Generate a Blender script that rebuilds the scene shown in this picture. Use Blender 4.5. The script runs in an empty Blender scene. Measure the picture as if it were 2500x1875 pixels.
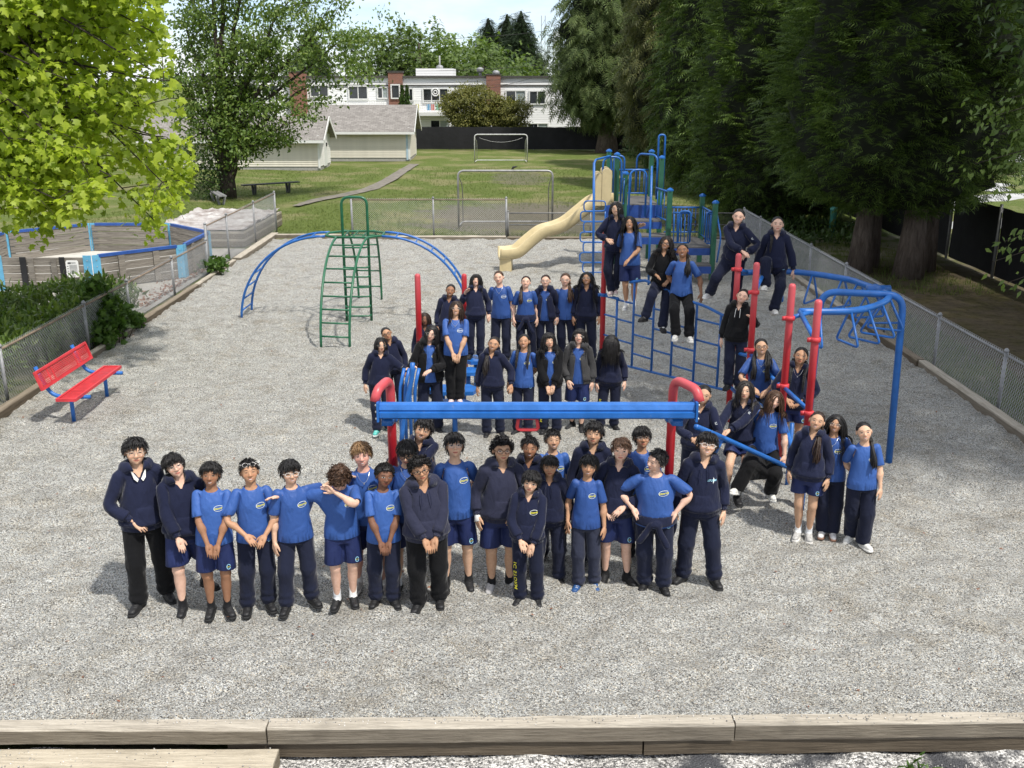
import bpy, math, random, time
import numpy as np
T0 = time.time()
R = math.radians
pi = math.pi
SC = bpy.context.scene
COL = SC.collection
# ---------------------------------------------------------------- camera, sky, sun, exposure
CAM_H, PITCH, FPX = 5.0, R(16.9), 2430.0          # metres, radians, focal length in photo pixels (photo 2500 wide)
cam_data = bpy.data.cameras.new("camera"); cam = bpy.data.objects.new("camera", cam_data); COL.objects.link(cam)
cam.location = (0, 0, CAM_H); cam.rotation_euler = (pi / 2 - PITCH, 0, 0)
cam_data.sensor_width = 36.0; cam_data.lens = FPX / 2500 * 36.0; cam_data.clip_start = 0.05; cam_data.clip_end = 3000
SC.camera = cam
SUN_EL, SUN_AZ = R(60), R(136)                     # azimuth clockwise from +Y (the view direction)
sun_dir = (math.sin(SUN_AZ) * math.cos(SUN_EL), math.cos(SUN_AZ) * math.cos(SUN_EL), math.sin(SUN_EL))
wd = bpy.data.worlds.new("World"); SC.world = wd; wd.use_nodes = True
wn, wl = wd.node_tree.nodes, wd.node_tree.links
sky = wn.new("ShaderNodeTexSky"); sky.sky_type = 'NISHITA'; sky.sun_disc = False
sky.sun_elevation = SUN_EL; sky.sun_rotation = SUN_AZ; sky.altitude = 60; sky.air_density = 1.0; sky.dust_density = .2; sky.ozone_density = 1.0
bg = wn["Background"]; bg.inputs[1].default_value = 0.13
# broken cloud over the blue, the same all round the sky
tc = wn.new("ShaderNodeTexCoord"); mp = wn.new("ShaderNodeMapping"); mp.inputs['Scale'].default_value = (1, 1, 3.2); mp.inputs['Location'].default_value = (2.3, 0.4, 0.55)
nz = wn.new("ShaderNodeTexNoise"); nz.inputs['Scale'].default_value = 2.6; nz.inputs['Detail'].default_value = 9; nz.inputs['Roughness'].default_value = .56
rp = wn.new("ShaderNodeValToRGB"); rp.color_ramp.elements[0].position = .33; rp.color_ramp.elements[1].position = .52
mx = wn.new("ShaderNodeMix"); mx.data_type = 'RGBA'; mx.inputs['B'].default_value = (7.6, 7.8, 8.1, 1)
wl.new(tc.outputs['Generated'], mp.inputs['Vector']); wl.new(mp.outputs[0], nz.inputs['Vector']); wl.new(nz.outputs['Fac'], rp.inputs[0])
wl.new(rp.outputs[0], mx.inputs['Factor']); mc = wn.new("ShaderNodeMix"); mc.data_type = 'RGBA'; mc.blend_type = 'MULTIPLY'; mc.inputs['Factor'].default_value = 1.0; mc.inputs['B'].default_value = (.80, .93, 1.22, 1); wl.new(sky.outputs[0], mc.inputs['A']); wl.new(mc.outputs['Result'], mx.inputs['A']); wl.new(mx.outputs['Result'], bg.inputs[0])
sl = bpy.data.lights.new("sun", 'SUN'); sl.energy = 4.2; sl.angle = R(2.4); sl.color = (1, .955, .88)
so = bpy.data.objects.new("sun", sl); COL.objects.link(so); so.location = (20, -20, 40)
from mathutils import Vector, Matrix
so.rotation_euler = Vector(sun_dir).to_track_quat('Z', 'Y').to_euler()
SC.view_settings.view_transform = 'Standard'; SC.view_settings.look = 'None'; SC.view_settings.exposure = 0.22; SC.view_settings.gamma = 1.0
try: SC.view_settings.use_curve_mapping = False
except Exception: pass
SC.cycles.max_bounces = 6; SC.cycles.transparent_max_bounces = 12

# ---------------------------------------------------------------- helpers
CP, SP = math.cos(PITCH), math.sin(PITCH)
def ray(u, v):
    b = (937.5 - v) / FPX
    return (u - 1250) / FPX, CP + b * SP, -SP + b * CP
def G(u, v, z=0.0):                                # photo pixel -> point at height z
    a, y, zz = ray(u, v); t = (z - CAM_H) / zz
    return np.array((a * t, y * t, z))
def W(u, v, D):                                    # photo pixel -> point at distance D along the ground
    a, y, zz = ray(u, v); t = D / y
    return np.array((a * t, D, CAM_H + zz * t))
rng = np.random.default_rng(7)
A = lambda *a: np.array(a, float)
def nrm(v):
    v = np.asarray(v, float); return v / (np.linalg.norm(v, axis=-1, keepdims=True) + 1e-12)

class MB:                                          # collects verts and faces of ONE mesh
    def __init__(s): s.v = []; s.f = []; s.n = 0
    def add(s, v, f):
        v = np.asarray(v, float); s.v.append(v); s.f += [tuple(i + s.n for i in q) for q in f]; s.n += len(v); return s
    def box(s, c, d, rz=0.0, rot=None):
        c = np.asarray(c, float); d = np.asarray(d, float) / 2
        v = np.array([[x, y, z] for x in (-1, 1) for y in (-1, 1) for z in (-1, 1)]) * d
        if rz: ca, sa = math.cos(rz), math.sin(rz); v = v @ np.array([[ca, sa, 0], [-sa, ca, 0], [0, 0, 1]])
        if rot is not None: v = v @ np.asarray(rot).T
        return s.add(v + c, [(0, 1, 3, 2), (4, 6, 7, 5), (0, 4, 5, 1), (2, 3, 7, 6), (0, 2, 6, 4), (1, 5, 7, 3)])
    def beam(s, a, b, w, h, up=(0, 0, 1)):         # rectangular bar from a to b
        a, b = np.asarray(a, float), np.asarray(b, float); d = nrm(b - a); x = nrm(np.cross(d, up)); z = np.cross(x, d)
        v = [p + x * sx * w / 2 + z * sz * h / 2 for p in (a, b) for sx, sz in ((-1, -1), (1, -1), (1, 1), (-1, 1))]
        return s.add(v, [(0, 1, 2, 3), (7, 6, 5, 4), (0, 4, 5, 1), (1, 5, 6, 2), (2, 6, 7, 3), (3, 7, 4, 0)])
    def tube(s, pts, r, n=8, closed=False, cap=True):
        pts = np.asarray(pts, float); m = len(pts); r = np.broadcast_to(np.asarray(r, float), (m,))
        t = np.gradient(pts, axis=0) if not closed else np.roll(pts, -1, 0) - np.roll(pts, 1, 0)
        t = nrm(t); ref = A(0, 0, 1) if abs(t[0][2]) < .9 else A(1, 0, 0); x = nrm(np.cross(t[0], ref)); V = []
        an = np.arange(n) * 2 * pi / n
        for i in range(m):
            x = nrm(x - t[i] * np.dot(x, t[i])); y = np.cross(t[i], x)
            V.append(pts[i] + r[i] * (np.cos(an)[:, None] * x + np.sin(an)[:, None] * y))
        f = []
        for i in range(m if closed else m - 1):
            j = (i + 1) % m
            f += [(i * n + k, i * n + (k + 1) % n, j * n + (k + 1) % n, j * n + k) for k in range(n)]
        if cap and not closed: f += [tuple(range(n))[::-1], tuple(range((m - 1) * n, m * n))]
        return s.add(np.vstack(V), f)
    def lathe(s, prof, c=(0, 0, 0), n=14):         # (r, z) profile about the vertical through c
        V = []; f = []; m = len(prof); c = np.asarray(c, float)
        for r, z in prof:
            for k in range(n): V.append(c + A(r * math.cos(2 * pi * k / n), r * math.sin(2 * pi * k / n), z))
        for i in range(m - 1): f += [(i * n + k, i * n + (k + 1) % n, (i + 1) * n + (k + 1) % n, (i + 1) * n + k) for k in range(n)]
        f += [tuple(range(n))[::-1], tuple(range((m - 1) * n, m * n))]
        return s.add(V, f)
    def prism(s, poly, z0, z1):                    # convex polygon extruded in z
        n = len(poly); v = [(x, y, z0) for x, y in poly] + [(x, y, z1) for x, y in poly]
        return s.add(v, [tuple(range(n))[::-1], tuple(range(n, 2 * n))] + [(i, (i + 1) % n, n + (i + 1) % n, n + i) for i in range(n)])
    def data(s): return (np.vstack(s.v) if s.v else np.zeros((0, 3))), s.f
    def build(s, name, mat, parent=None, smooth=False, loc=None):
        v, f = s.data()
        if loc is not None: v = v - np.asarray(loc, float)
        return mk(name, v, f, mat, parent, smooth, loc)

def mesh_np(name, v, f, mat=None, smooth=False):
    me = bpy.data.meshes.new(name)
    v = np.asarray(v, np.float32)
    if isinstance(f, np.ndarray):                  # all faces of one size: fast path
        k = f.shape[1]; me.vertices.add(len(v)); me.vertices.foreach_set("co", v.ravel())
        me.loops.add(f.size); me.loops.foreach_set("vertex_index", f.astype(np.int32).ravel())
        me.polygons.add(len(f)); me.polygons.foreach_set("loop_start", (np.arange(len(f)) * k).astype(np.int32))
        me.update(calc_edges=True)
    else:
        me.from_pydata(v.tolist(), [], [tuple(int(i) for i in q) for q in f]); me.update()
    if smooth and len(me.polygons): me.polygons.foreach_set("use_smooth", np.ones(len(me.polygons), bool))
    if mat is not None: me.materials.append(mat)
    return me
def link(name, me, parent=None, loc=None):
    o = bpy.data.objects.new(name, me); COL.objects.link(o)
    if loc is not None: o.location = tuple(loc)
    if parent is not None: o.parent = parent
    return o
def mk(name, v, f, mat, parent=None, smooth=False, loc=None):
    return link(name, mesh_np(name, v, f, mat, smooth), parent, loc)
def tag(o, label=None, cat=None, group=None, kind=None):
    for k, x in (("label", label), ("category", cat), ("group", group), ("kind", kind)):
        if x: o[k] = x
    return o
def thing(name, loc, label, cat, group=None):
    return tag(link(name, None, None, loc), label, cat, group)
def fillet(pts, r, n=5, closed=False):             # rounds the corners of a polyline
    pts = [np.asarray(p, float) for p in pts]; m = len(pts); out = []
    for i in range(m):
        if not closed and i in (0, m - 1): out.append(pts[i]); continue
        p, a, b = pts[i], pts[i - 1], pts[(i + 1) % m]
        da, db = a - p, b - p; la, lb = np.linalg.norm(da), np.linalg.norm(db); rr = min(r, la * .49, lb * .49)
        s, e = p + da / la * rr, p + db / lb * rr
        for k in range(n + 1):
            t = k / n; out.append((1 - t) ** 2 * s + 2 * t * (1 - t) * p + t * t * e)
    return np.array(out)

# ---------------------------------------------------------------- materials
class X:                                           # a node socket with arithmetic
    def __init__(s, nt, k): s.nt, s.k = nt, k
    def _m(s, op, *o):
        n = s.nt.nodes.new("ShaderNodeMath"); n.operation = op
        for i, q in enumerate((s,) + o):
            if isinstance(q, X): s.nt.links.new(q.k, n.inputs[i])
            else: n.inputs[i].default_value = q
        return X(s.nt, n.outputs[0])
    def __add__(s, o): return s._m('ADD', o)
    def __sub__(s, o): return s._m('SUBTRACT', o)
    def __mul__(s, o): return s._m('MULTIPLY', o)
    def __truediv__(s, o): return s._m('DIVIDE', o)
    __radd__ = __add__; __rmul__ = __mul__
    def __rsub__(s, o): return (s * -1.0) + o
    def sq(s): return s * s
    def abs(s): return s._m('ABSOLUTE')
    def lt(s, o): return s._m('LESS_THAN', o)
    def gt(s, o): return s._m('GREATER_THAN', o)
    def mn(s, o): return s._m('MINIMUM', o)
    def mx(s, o): return s._m('MAXIMUM', o)
    def fr(s): return s._m('FRACT')
    def sin(s): return s._m('SINE')
    def clamp(s): return s.mx(0.0).mn(1.0)
    def ss(s, a, b):                               # linear step from a to b
        n = s.nt.nodes.new("ShaderNodeMapRange"); n.interpolation_type = 'SMOOTHSTEP'
        n.inputs['From Min'].default_value = a; n.inputs['From Max'].default_value = b; s.nt.links.new(s.k, n.inputs['Value']); return X(s.nt, n.outputs[0])
class Mat:
    def __init__(s, name, rough=.6, metal=0.0, spec=.4):
        s.m = bpy.data.materials.new(name); s.m.use_nodes = True; s.nt = s.m.node_tree; s.p = s.nt.nodes["Principled BSDF"]
        s.p.inputs['Roughness'].default_value = rough; s.p.inputs['Metallic'].default_value = metal; s.p.inputs['Specular IOR Level'].default_value = spec
    def node(s, t, **kw):
        n = s.nt.nodes.new(t)
        for k, v in kw.items(): setattr(n, k, v)
        return n
    def put(s, sock, v):
        if isinstance(v, X): s.nt.links.new(v.k, sock)
        elif v is not None: sock.default_value = v
    def coord(s, which='Object', scale=(1, 1, 1), rot=(0, 0, 0)):
        t = s.node("ShaderNodeTexCoord"); m = s.node("ShaderNodeMapping"); m.inputs['Scale'].default_value = scale; m.inputs['Rotation'].default_value = rot
        s.nt.links.new(t.outputs[which], m.inputs[0]); return X(s.nt, m.outputs[0])
    def sep(s, v):
        n = s.node("ShaderNodeSeparateXYZ"); s.put(n.inputs[0], v); return [X(s.nt, n.outputs[i]) for i in range(3)]
    def noise(s, v, scale, detail=4, rough=.55, out='Fac', dist=0.0):
        n = s.node("ShaderNodeTexNoise"); s.put(n.inputs['Vector'], v); n.inputs['Scale'].default_value = scale; n.inputs['Detail'].default_value = detail
        n.inputs['Roughness'].default_value = rough; n.inputs['Distortion'].default_value = dist; return X(s.nt, n.outputs[out])
    def voro(s, v, scale, feat='F1', out='Color', rnd=1.0):
        n = s.node("ShaderNodeTexVoronoi"); n.feature = feat; s.put(n.inputs['Vector'], v); n.inputs['Scale'].default_value = scale; n.inputs['Randomness'].default_value = rnd
        return X(s.nt, n.outputs[out])
    def ramp(s, fac, stops, interp='LINEAR'):
        n = s.node("ShaderNodeValToRGB"); cr = n.color_ramp; cr.interpolation = interp
        while len(cr.elements) < len(stops): cr.elements.new(.5)
        for e, (p, c) in zip(cr.elements, stops): e.position = p; e.color = (*c, 1) if len(c) == 3 else c
        s.put(n.inputs[0], fac); return X(s.nt, n.outputs[0])
    def mix(s, f, a, b, mode='MIX'):
        n = s.node("ShaderNodeMix", data_type='RGBA', blend_type=mode)
        f4 = lambda c: (*c, 1) if isinstance(c, (tuple, list)) and len(c) == 3 else c
        s.put(n.inputs['Factor'], f); s.put(n.inputs['A'], f4(a)); s.put(n.inputs['B'], f4(b)); return X(s.nt, n.outputs['Result'])
    def attr(s, name, typ='GEOMETRY', out='Vector'):
        n = s.node("ShaderNodeAttribute", attribute_type=typ, attribute_name=name); return X(s.nt, n.outputs[out])
    def color(s, c): s.put(s.p.inputs['Base Color'], (*c, 1) if isinstance(c, (tuple, list)) and len(c) == 3 else c); return s
    def rough(s, r): s.put(s.p.inputs['Roughness'], r); return s
    def bump(s, h, dist=.01, strength=1.0):
        n = s.node("ShaderNodeBump"); n.inputs['Distance'].default_value = dist; n.inputs['Strength'].default_value = strength
        s.put(n.inputs['Height'], h); s.nt.links.new(n.outputs[0], s.p.inputs['Normal']); return s
    def disp_rand(s):
        n = s.node("ShaderNodeObjectInfo"); return X(s.nt, n.outputs['Random'])
def plain(name, c, rough=.6, var=.12, scale=8, bump=0.0, bscale=60, metal=0.0, spec=.4, rnd=0.0):
    m = Mat(name, rough, metal, spec); v = m.coord(); n = m.noise(v, scale, 5)
    lo = tuple(x * (1 - var) for x in c); hi = tuple(min(1, x * (1 + var)) for x in c)
    col = m.ramp(n, [(.3, lo), (.7, hi)])
    if rnd:
        r = m.disp_rand(); k = m.ramp(r, [(0, (1 - rnd,) * 3), (1, (1 + rnd,) * 3)]); col = m.mix(1.0, col, k, 'MULTIPLY')
    m.color(col)
    if bump: m.bump(m.noise(v, bscale, 4), bump)
    return m.m
# ================================================================ people: rest skeleton, signed-distance body and clothes, skinning
def cap(P, a, b, r0, r1):
    a, b = A(*a), A(*b); ab = b - a; t = np.clip(((P - a) @ ab) / (ab @ ab), 0, 1)
    return np.linalg.norm(P - a - t[:, None] * ab, axis=1) - (r0 + (r1 - r0) * t)
def ell(P, c, r):
    q = (P - A(*c)); r = A(*r); k0 = np.linalg.norm(q / r, axis=1); k1 = np.linalg.norm(q / r ** 2, axis=1) + 1e-9
    return k0 * (k0 - 1) / k1
def smin(a, b, k):
    h = np.clip(.5 + .5 * (b - a) / k, 0, 1); return b + (a - b) * h - k * h * (1 - h)
def smax(a, b, k): return -smin(-a, -b, k)
def loft(P, tab):                                  # rows: z, half width, half depth, y centre
    tab = np.array(tab, float); z = P[:, 2]
    a, b, c = (np.interp(z, tab[:, 0], tab[:, i]) for i in (1, 2, 3))
    q = np.sqrt((P[:, 0] / a) ** 2 + ((P[:, 1] - c) / b) ** 2); d = (q - 1) * np.minimum(a, b)
    return smax(d, np.maximum(tab[0, 0] - z, z - tab[-1, 0]), .02)
def surface(fn, lo, hi, h):                        # surface nets on a narrow band
    lo = np.array(lo, float); K = 4; n = np.ceil((np.array(hi) - lo) / (h * K)).astype(int)
    ax = [lo[i] + h * (np.arange(n[i]) * K + (K - 1) / 2) for i in range(3)]
    g = np.stack(np.meshgrid(*ax, indexing='ij'), -1).reshape(-1, 3); c = fn(g).reshape(n)
    Fv = np.repeat(np.repeat(np.repeat(c, K, 0), K, 1), K, 2).astype(np.float32); m = np.abs(Fv) < h * K * 1.6
    idx = np.argwhere(m); Fv[m] = fn(lo + idx * h)
    s = Fv < 0; N = np.array(Fv.shape) - 1
    cnt = sum(s[i:N[0] + i, j:N[1] + j, k:N[2] + k].astype(np.int8) for i in (0, 1) for j in (0, 1) for k in (0, 1))
    cells = np.argwhere((cnt > 0) & (cnt < 8)); vid = -np.ones(N, np.int64); vid[tuple(cells.T)] = np.arange(len(cells))
    acc = np.zeros((len(cells), 3)); w = np.zeros(len(cells))
    for a in range(3):
        b, e = (a + 1) % 3, (a + 2) % 3
        for i in (0, 1):
            for j in (0, 1):
                o0 = np.zeros(3, int); o0[b] = i; o0[e] = j; o1 = o0.copy(); o1[a] = 1
                f0 = Fv[tuple((cells + o0).T)]; f1 = Fv[tuple((cells + o1).T)]; ok = (f0 < 0) != (f1 < 0)
                t = np.where(ok, f0 / np.where(ok, f0 - f1, 1), 0); p = np.tile(o0.astype(float), (len(cells), 1)); p[:, a] = t
                acc[ok] += p[ok]; w[ok] += 1
    V = lo + (cells + acc / w[:, None]) * h; Q = []
    for a in range(3):
        b, e = (a + 1) % 3, (a + 2) % 3; sl0 = [slice(None)] * 3; sl1 = [slice(None)] * 3; sl0[a] = slice(0, -1); sl1[a] = slice(1, None)
        s0, s1 = s[tuple(sl0)], s[tuple(sl1)]; ed = np.argwhere(s0 != s1)
        ed = ed[(ed[:, b] > 0) & (ed[:, e] > 0) & (ed[:, b] < N[b]) & (ed[:, e] < N[e])]
        def cell(db, de):
            q = ed.copy(); q[:, b] += db; q[:, e] += de; return vid[tuple(q.T)]
        q = np.stack([cell(-1, -1), cell(0, -1), cell(0, 0), cell(-1, 0)], 1); fl = ~s0[tuple(ed.T)]
        q[fl] = q[fl][:, ::-1]; Q.append(q)
    Q = np.vstack(Q); return V, Q[(Q >= 0).all(1)]
def reduce_mesh(V, Q, tris):
    o = link("template_tmp", mesh_np("tmp", V, Q)); md = o.modifiers.new("d", 'DECIMATE'); md.ratio = min(1.0, tris / (2 * len(Q)))
    me = bpy.data.meshes.new_from_object(o.evaluated_get(bpy.context.evaluated_depsgraph_get())); me.calc_loop_triangles()
    v = np.empty(len(me.vertices) * 3, np.float32); me.vertices.foreach_get("co", v); t = np.empty(len(me.loop_triangles) * 3, np.int32); me.loop_triangles.foreach_get("vertices", t)
    d = o.data; bpy.data.objects.remove(o); bpy.data.meshes.remove(d); bpy.data.meshes.remove(me)
    return v.reshape(-1, 3).astype(float), t.reshape(-1, 3)

SA, CA = math.sin(R(31)), math.cos(R(31)); UA, FA = .262, .228
J = {}
SH = A(.148, .012, 1.274); J['sh'] = SH; AD = A(SA, 0, -CA)
J['el'] = SH + AD * UA; J['wr'] = J['el'] + AD * FA; J['ha'] = J['wr'] + AD * .16
J['hip'] = A(.083, 0, .82); J['kn'] = A(.092, -.006, .452); J['an'] = A(.098, .018, .075); J['toe'] = A(.105, -.10, .03)
mir = lambda p: A(-p[0], p[1], p[2])
def sides(fn):                                     # left and right by mirroring in x
    return lambda P: fn(np.column_stack((np.abs(P[:, 0]), P[:, 1], P[:, 2])))
HN = A(-CA, 0, -SA)                              # palm normal in the rest pose, thumb towards -y
def hand_pt(a, t, n): return J['wr'] + AD * a + A(0, -1, 0) * t + HN * n
def f_hand(P):
    d = cap(P, hand_pt(.03, .012, 0), hand_pt(.068, .02, .004), .019, .016); d = smin(d, cap(P, hand_pt(.03, -.012, 0), hand_pt(.066, -.022, .004), .019, .015), .012)
    for t, L, o in ((.024, .070, .075), (.008, .078, .079), (-.009, .072, .077), (-.025, .056, .070)):
        a = hand_pt(o, t, .004); b = hand_pt(o + L * .5, t * 1.12, .010); c = hand_pt(o + L * .9, t * 1.16, .028)
        d = smin(d, np.minimum(cap(P, a, b, .0092, .0084), cap(P, b, c, .0084, .0070)), .005)
    a = hand_pt(.03, .026, .006); b = hand_pt(.062, .050, .014); c = hand_pt(.092, .056, .022)
    return smin(d, np.minimum(cap(P, a, b, .0135, .0108), cap(P, b, c, .0108, .0085)), .012)
def f_arm(P, e=0.0):
    d = cap(P, J['sh'] + A(-.008, 0, -.008), J['el'], .039 + e, .034 + e); d2 = cap(P, J['el'], J['wr'], .034 + e, .0225 + e)
    return smin(smin(d, d2, .02), ell(P, J['el'] + AD * .07 + A(0, -.006, 0), (.04 + e, .039 + e, .05)), .03)
def f_leg(P):
    d = smin(cap(P, J['hip'], J['kn'], .078, .049), cap(P, J['kn'], J['an'], .046, .033), .03)
    d = smin(d, ell(P, (.094, .022, .335), (.046, .048, .105)), .03); d = smin(d, ell(P, (.092, -.02, .452), (.04, .036, .05)), .02)
    return smin(d, cap(P, J['an'] - A(0, 0, .03), J['toe'], .034, .026), .02)
def f_head(P):
    X_ = np.column_stack((np.abs(P[:, 0]), P[:, 1], P[:, 2]))
    d = smin(ell(P, (0, .018, 1.515), (.0735, .090, .083)), ell(P, (0, -.020, 1.466), (.0615, .060, .079)), .03)
    d = smin(d, ell(P, (0, -.030, 1.416), (.043, .045, .030)), .02); d = smin(d, ell(X_, (.038, -.044, 1.457), (.024, .024, .022)), .02)
    d = smin(d, cap(X_, (.006, -.073, 1.505), (.040, -.062, 1.506), .011, .010), .012)
    d = smax(d, -ell(X_, (.031, -.090, 1.487), (.018, .0135, .0105)), .010)
    d = smin(d, ell(X_, (.031, -.064, 1.4865), (.0145, .0145, .0115)), .003)
    d = smin(d, cap(P, (0, -.074, 1.492), (0, -.096, 1.456), .0075, .0105), .010); d = smin(d, ell(X_, (.011, -.084, 1.451), (.0085, .012, .0075)), .006)
    d = smin(d, ell(P, (0, -.072, 1.4275), (.024, .0125, .0055)), .006); d = smin(d, ell(P, (0, -.072, 1.4175), (.020, .013, .006)), .006)
    d = smin(d, ell(P, (0, -.062, 1.399), (.019, .017, .014)), .012)
    e = (X_ - A(.0765, .014, 1.478)) @ np.array([[.96, -.28, 0], [.28, .96, 0], [0, 0, 1]])
    return smin(d, ell(e, (0, 0, 0), (.0085, .019, .030)), .006)
def f_body(P):
    X_ = np.column_stack((np.abs(P[:, 0]), P[:, 1], P[:, 2]))
    d = loft(P, [(.755, .10, .085, .005), (.80, .148, .10, .008), (.85, .150, .102, .008), (.95, .122, .086, 0), (1.10, .132, .092, 0), (1.20, .142, .09, .006), (1.27, .13, .072, .01), (1.325, .06, .05, .014)])
    d = smin(d, f_leg(X_), .03); d = smin(d, smin(f_arm(X_), f_hand(X_), .008), .03)
    d = smin(d, cap(P, (0, .020, 1.29), (0, .004, 1.42), .050, .047), .03)
    return smin(d, f_head(P), .014)
def cut(P, p, n): return (P - A(*p)) @ A(*n)       # > 0 beyond the plane
def neck_hole(P, r=.062, z=1.31): return cap(P, (0, .012, z), (0, -.012, z + .2), r, r)
def top_core(P, X_, hem, sl, wide, sr0, sr1, endt):
    tab = [(hem - .03, .186 + wide, .127 + wide, .002), (hem + .10, .176 + wide, .120 + wide, .002), (1.02, .152 + wide, .108 + wide * .9, 0), (1.15, .158 + wide, .110 + wide * .7, .004), (1.225, .152, .098, .01), (1.275, .120, .080, .013), (1.315, .082, .066, .014), (1.35, .062, .056, .014)]
    d = loft(P, tab); e = J['sh'] + AD * sl
    sv_ = smax(cap(X_, J['sh'] + A(-.010, 0, -.002), e + AD * .05, sr0, sr1), cut(X_, e, AD), .004)
    d = smax(d, hem - P[:, 2], .006)
    return smin(d, sv_, .020)
def f_tshirt(P):
    X_ = np.column_stack((np.abs(P[:, 0]), P[:, 1], P[:, 2])); sl = .215; e = J['sh'] + AD * sl
    d = top_core(P, X_, .775, sl, 0, .050, .066, 0)
    d = smax(d, -cap(X_, e - AD * .02, e + AD * .05, .044, .050), .004); d = smax(d, -neck_hole(P, .064, 1.318), .004)
    d = smax(d, -smax(loft(P, [(.70, .155, .105, 0), (.815, .155, .105, 0)]), P[:, 2] - .80, .01), .004)
    ring = np.sqrt((np.hypot(P[:, 0] / 1.0, (P[:, 1] - .012 + (P[:, 2] - 1.31) * .25) / .92) - .066) ** 2 + (P[:, 2] - 1.316 - (P[:, 1]) * .22) ** 2) - .0065
    return smin(d, ring, .006)
def f_hoodie(P, zip_=False):
    X_ = np.column_stack((np.abs(P[:, 0]), P[:, 1], P[:, 2])); sl = UA + FA - .004; hem = .775
    d = top_core(P, X_, hem, sl, .014, .063, .054, 0)
    d = smin(d, cap(X_, J['el'] - AD * .02, J['wr'] - AD * .055, .058, .054), .02)
    z = P[:, 2]; d = d - .012 * np.exp(-((z - hem - .085) / .035) ** 2) * (X_[:, 0] < .2)       # blouse above the rib
    d = np.maximum(d, np.where((z < hem + .05) & (X_[:, 0] < .22), loft(P, [(hem - .05, .180, .124, 0), (hem + .09, .182, .126, 0)]), -9))
    t = (X_ - J['wr']) @ AD; rr = np.linalg.norm(X_ - J['wr'] - t[:, None] * AD, axis=1)
    d = np.where((t > -.055) & (rr < .12), np.maximum(d, rr - .037), d)                           # ribbed cuff
    d = smax(d, -cap(X_, J['wr'] - AD * .03, J['wr'] + AD * .05, .029, .029), .004)
    if not zip_:
        zz = (P[:, 2] - .835) / .165; half = .118 - .055 * np.clip((zz - .35) / .65, 0, 1)
        d = d - .010 * ((P[:, 1] < -.03) & (zz > 0) & (zz < 1) & (np.abs(P[:, 0]) < half))      # kangaroo pocket
    # hood: thick collar and the sack hanging behind
    c = P - A(0, .028, 1.338); c = c @ np.array([[1, 0, 0], [0, math.cos(.42), -math.sin(.42)], [0, math.sin(.42), math.cos(.42)]]).T
    rad = np.hypot(c[:, 0] / 1.0, c[:, 1] / 1.05); fr = np.clip((-c[:, 1] - .02) / .06, 0, 1)
    tor = np.sqrt((rad - .094) ** 2 + (c[:, 2] / 1.5) ** 2) - (.041 - .013 * fr)
    d = smin(d, tor, .018); d = smin(d, ell(P, (0, .112, 1.285), (.118, .060, .10)), .03)
    d = smax(d, -neck_hole(P, .062, 1.30), .006)
    v = np.maximum(np.abs(P[:, 0]) - .006 - (P[:, 2] - 1.268) * .40, 1.268 - P[:, 2])                # V notch at the throat
    d = smax(d, -np.maximum(v, P[:, 1] + .04), .006)
    return d
def f_jacket(P):
    d = f_hoodie(P, True) - .006
    w = .022 + .060 * np.clip((1.30 - P[:, 2]) / .55, 0, 1)
    d = smax(d, -np.maximum(np.maximum(np.abs(P[:, 0]) - w, P[:, 1] + .02), P[:, 2] - 1.36), .008)
    return smax(d, -(loft(P, [(.70, .150, .105, 0), (1.02, .140, .100, 0), (1.2, .15, .098, 0), (1.29, .1, .07, 0), (1.34, .07, .06, 0)])), .006)
def f_trousers(P, wide=0.0, ank=.070, bunch=.014):
    X_ = np.column_stack((np.abs(P[:, 0]), P[:, 1], P[:, 2])); z = P[:, 2]
    d = loft(P, [(.74, .12, .10, .004), (.80, .158, .112, .006), (.86, .156, .110, .006), (.93, .138, .098, 0), (.99, .132, .094, 0)])
    a = J['hip'] + A(.004, .002, 0); k = J['kn']; e = J['an'] + A(0, .002, -.012)
    d = smin(d, smin(cap(X_, a, k, .090, .080 + wide), cap(X_, k, e, .078 + wide, ank + wide * 1.6), .03), .03)
    d = d - bunch * np.exp(-((z - .12) / .03) ** 2) * (z < .4) - bunch * .6 * np.exp(-((z - .20) / .025) ** 2)
    d = smax(d, e[2] - z, .006)
    return smax(d, -cap(X_, e + A(0, 0, .03), e - A(0, 0, .1), ank * .78 + wide, ank * .78 + wide), .004)
def f_shorts(P, ln=.50):
    X_ = np.column_stack((np.abs(P[:, 0]), P[:, 1], P[:, 2]))
    d = loft(P, [(.72, .13, .105, .004), (.80, .160, .114, .006), (.86, .157, .112, .006), (.93, .138, .098, 0), (.99, .132, .094, 0)])
    a = J['hip']; e = a + (J['kn'] - a) * ((a[2] - ln) / (a[2] - J['kn'][2])) + A(.010, 0, 0)
    d = smin(d, cap(X_, a, e, .090, .098), .03); d = smax(d, cut(X_, e, (0, 0, -1)), .005)
    return smax(d, -cap(X_, e + A(0, 0, .05), e - A(0, 0, .08), .070, .086), .004)
def f_shoe(P):                                     # left shoe
    X_ = P; o = A(.100, 0, 0); Q = X_ - o
    q = np.column_stack((Q[:, 0] * .98 + Q[:, 1] * .06, Q[:, 1], Q[:, 2]))
    d = smin(cap(q, (0, .030, .045), (.002, -.115, .036), .043, .036), ell(q, (0, .040, .062), (.040, .042, .045)), .02)
    d = smin(d, cap(q, (0, .012, .075), (0, -.055, .055), .034, .028), .02)
    d = smax(d, -cap(q, (0, .03, .115), (0, .022, .16), .034, .04), .01)
    d = smax(d, .020 - P[:, 2], .004); return smax(d, P[:, 2] - .100 - P[:, 1] * .3, .01)
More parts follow.
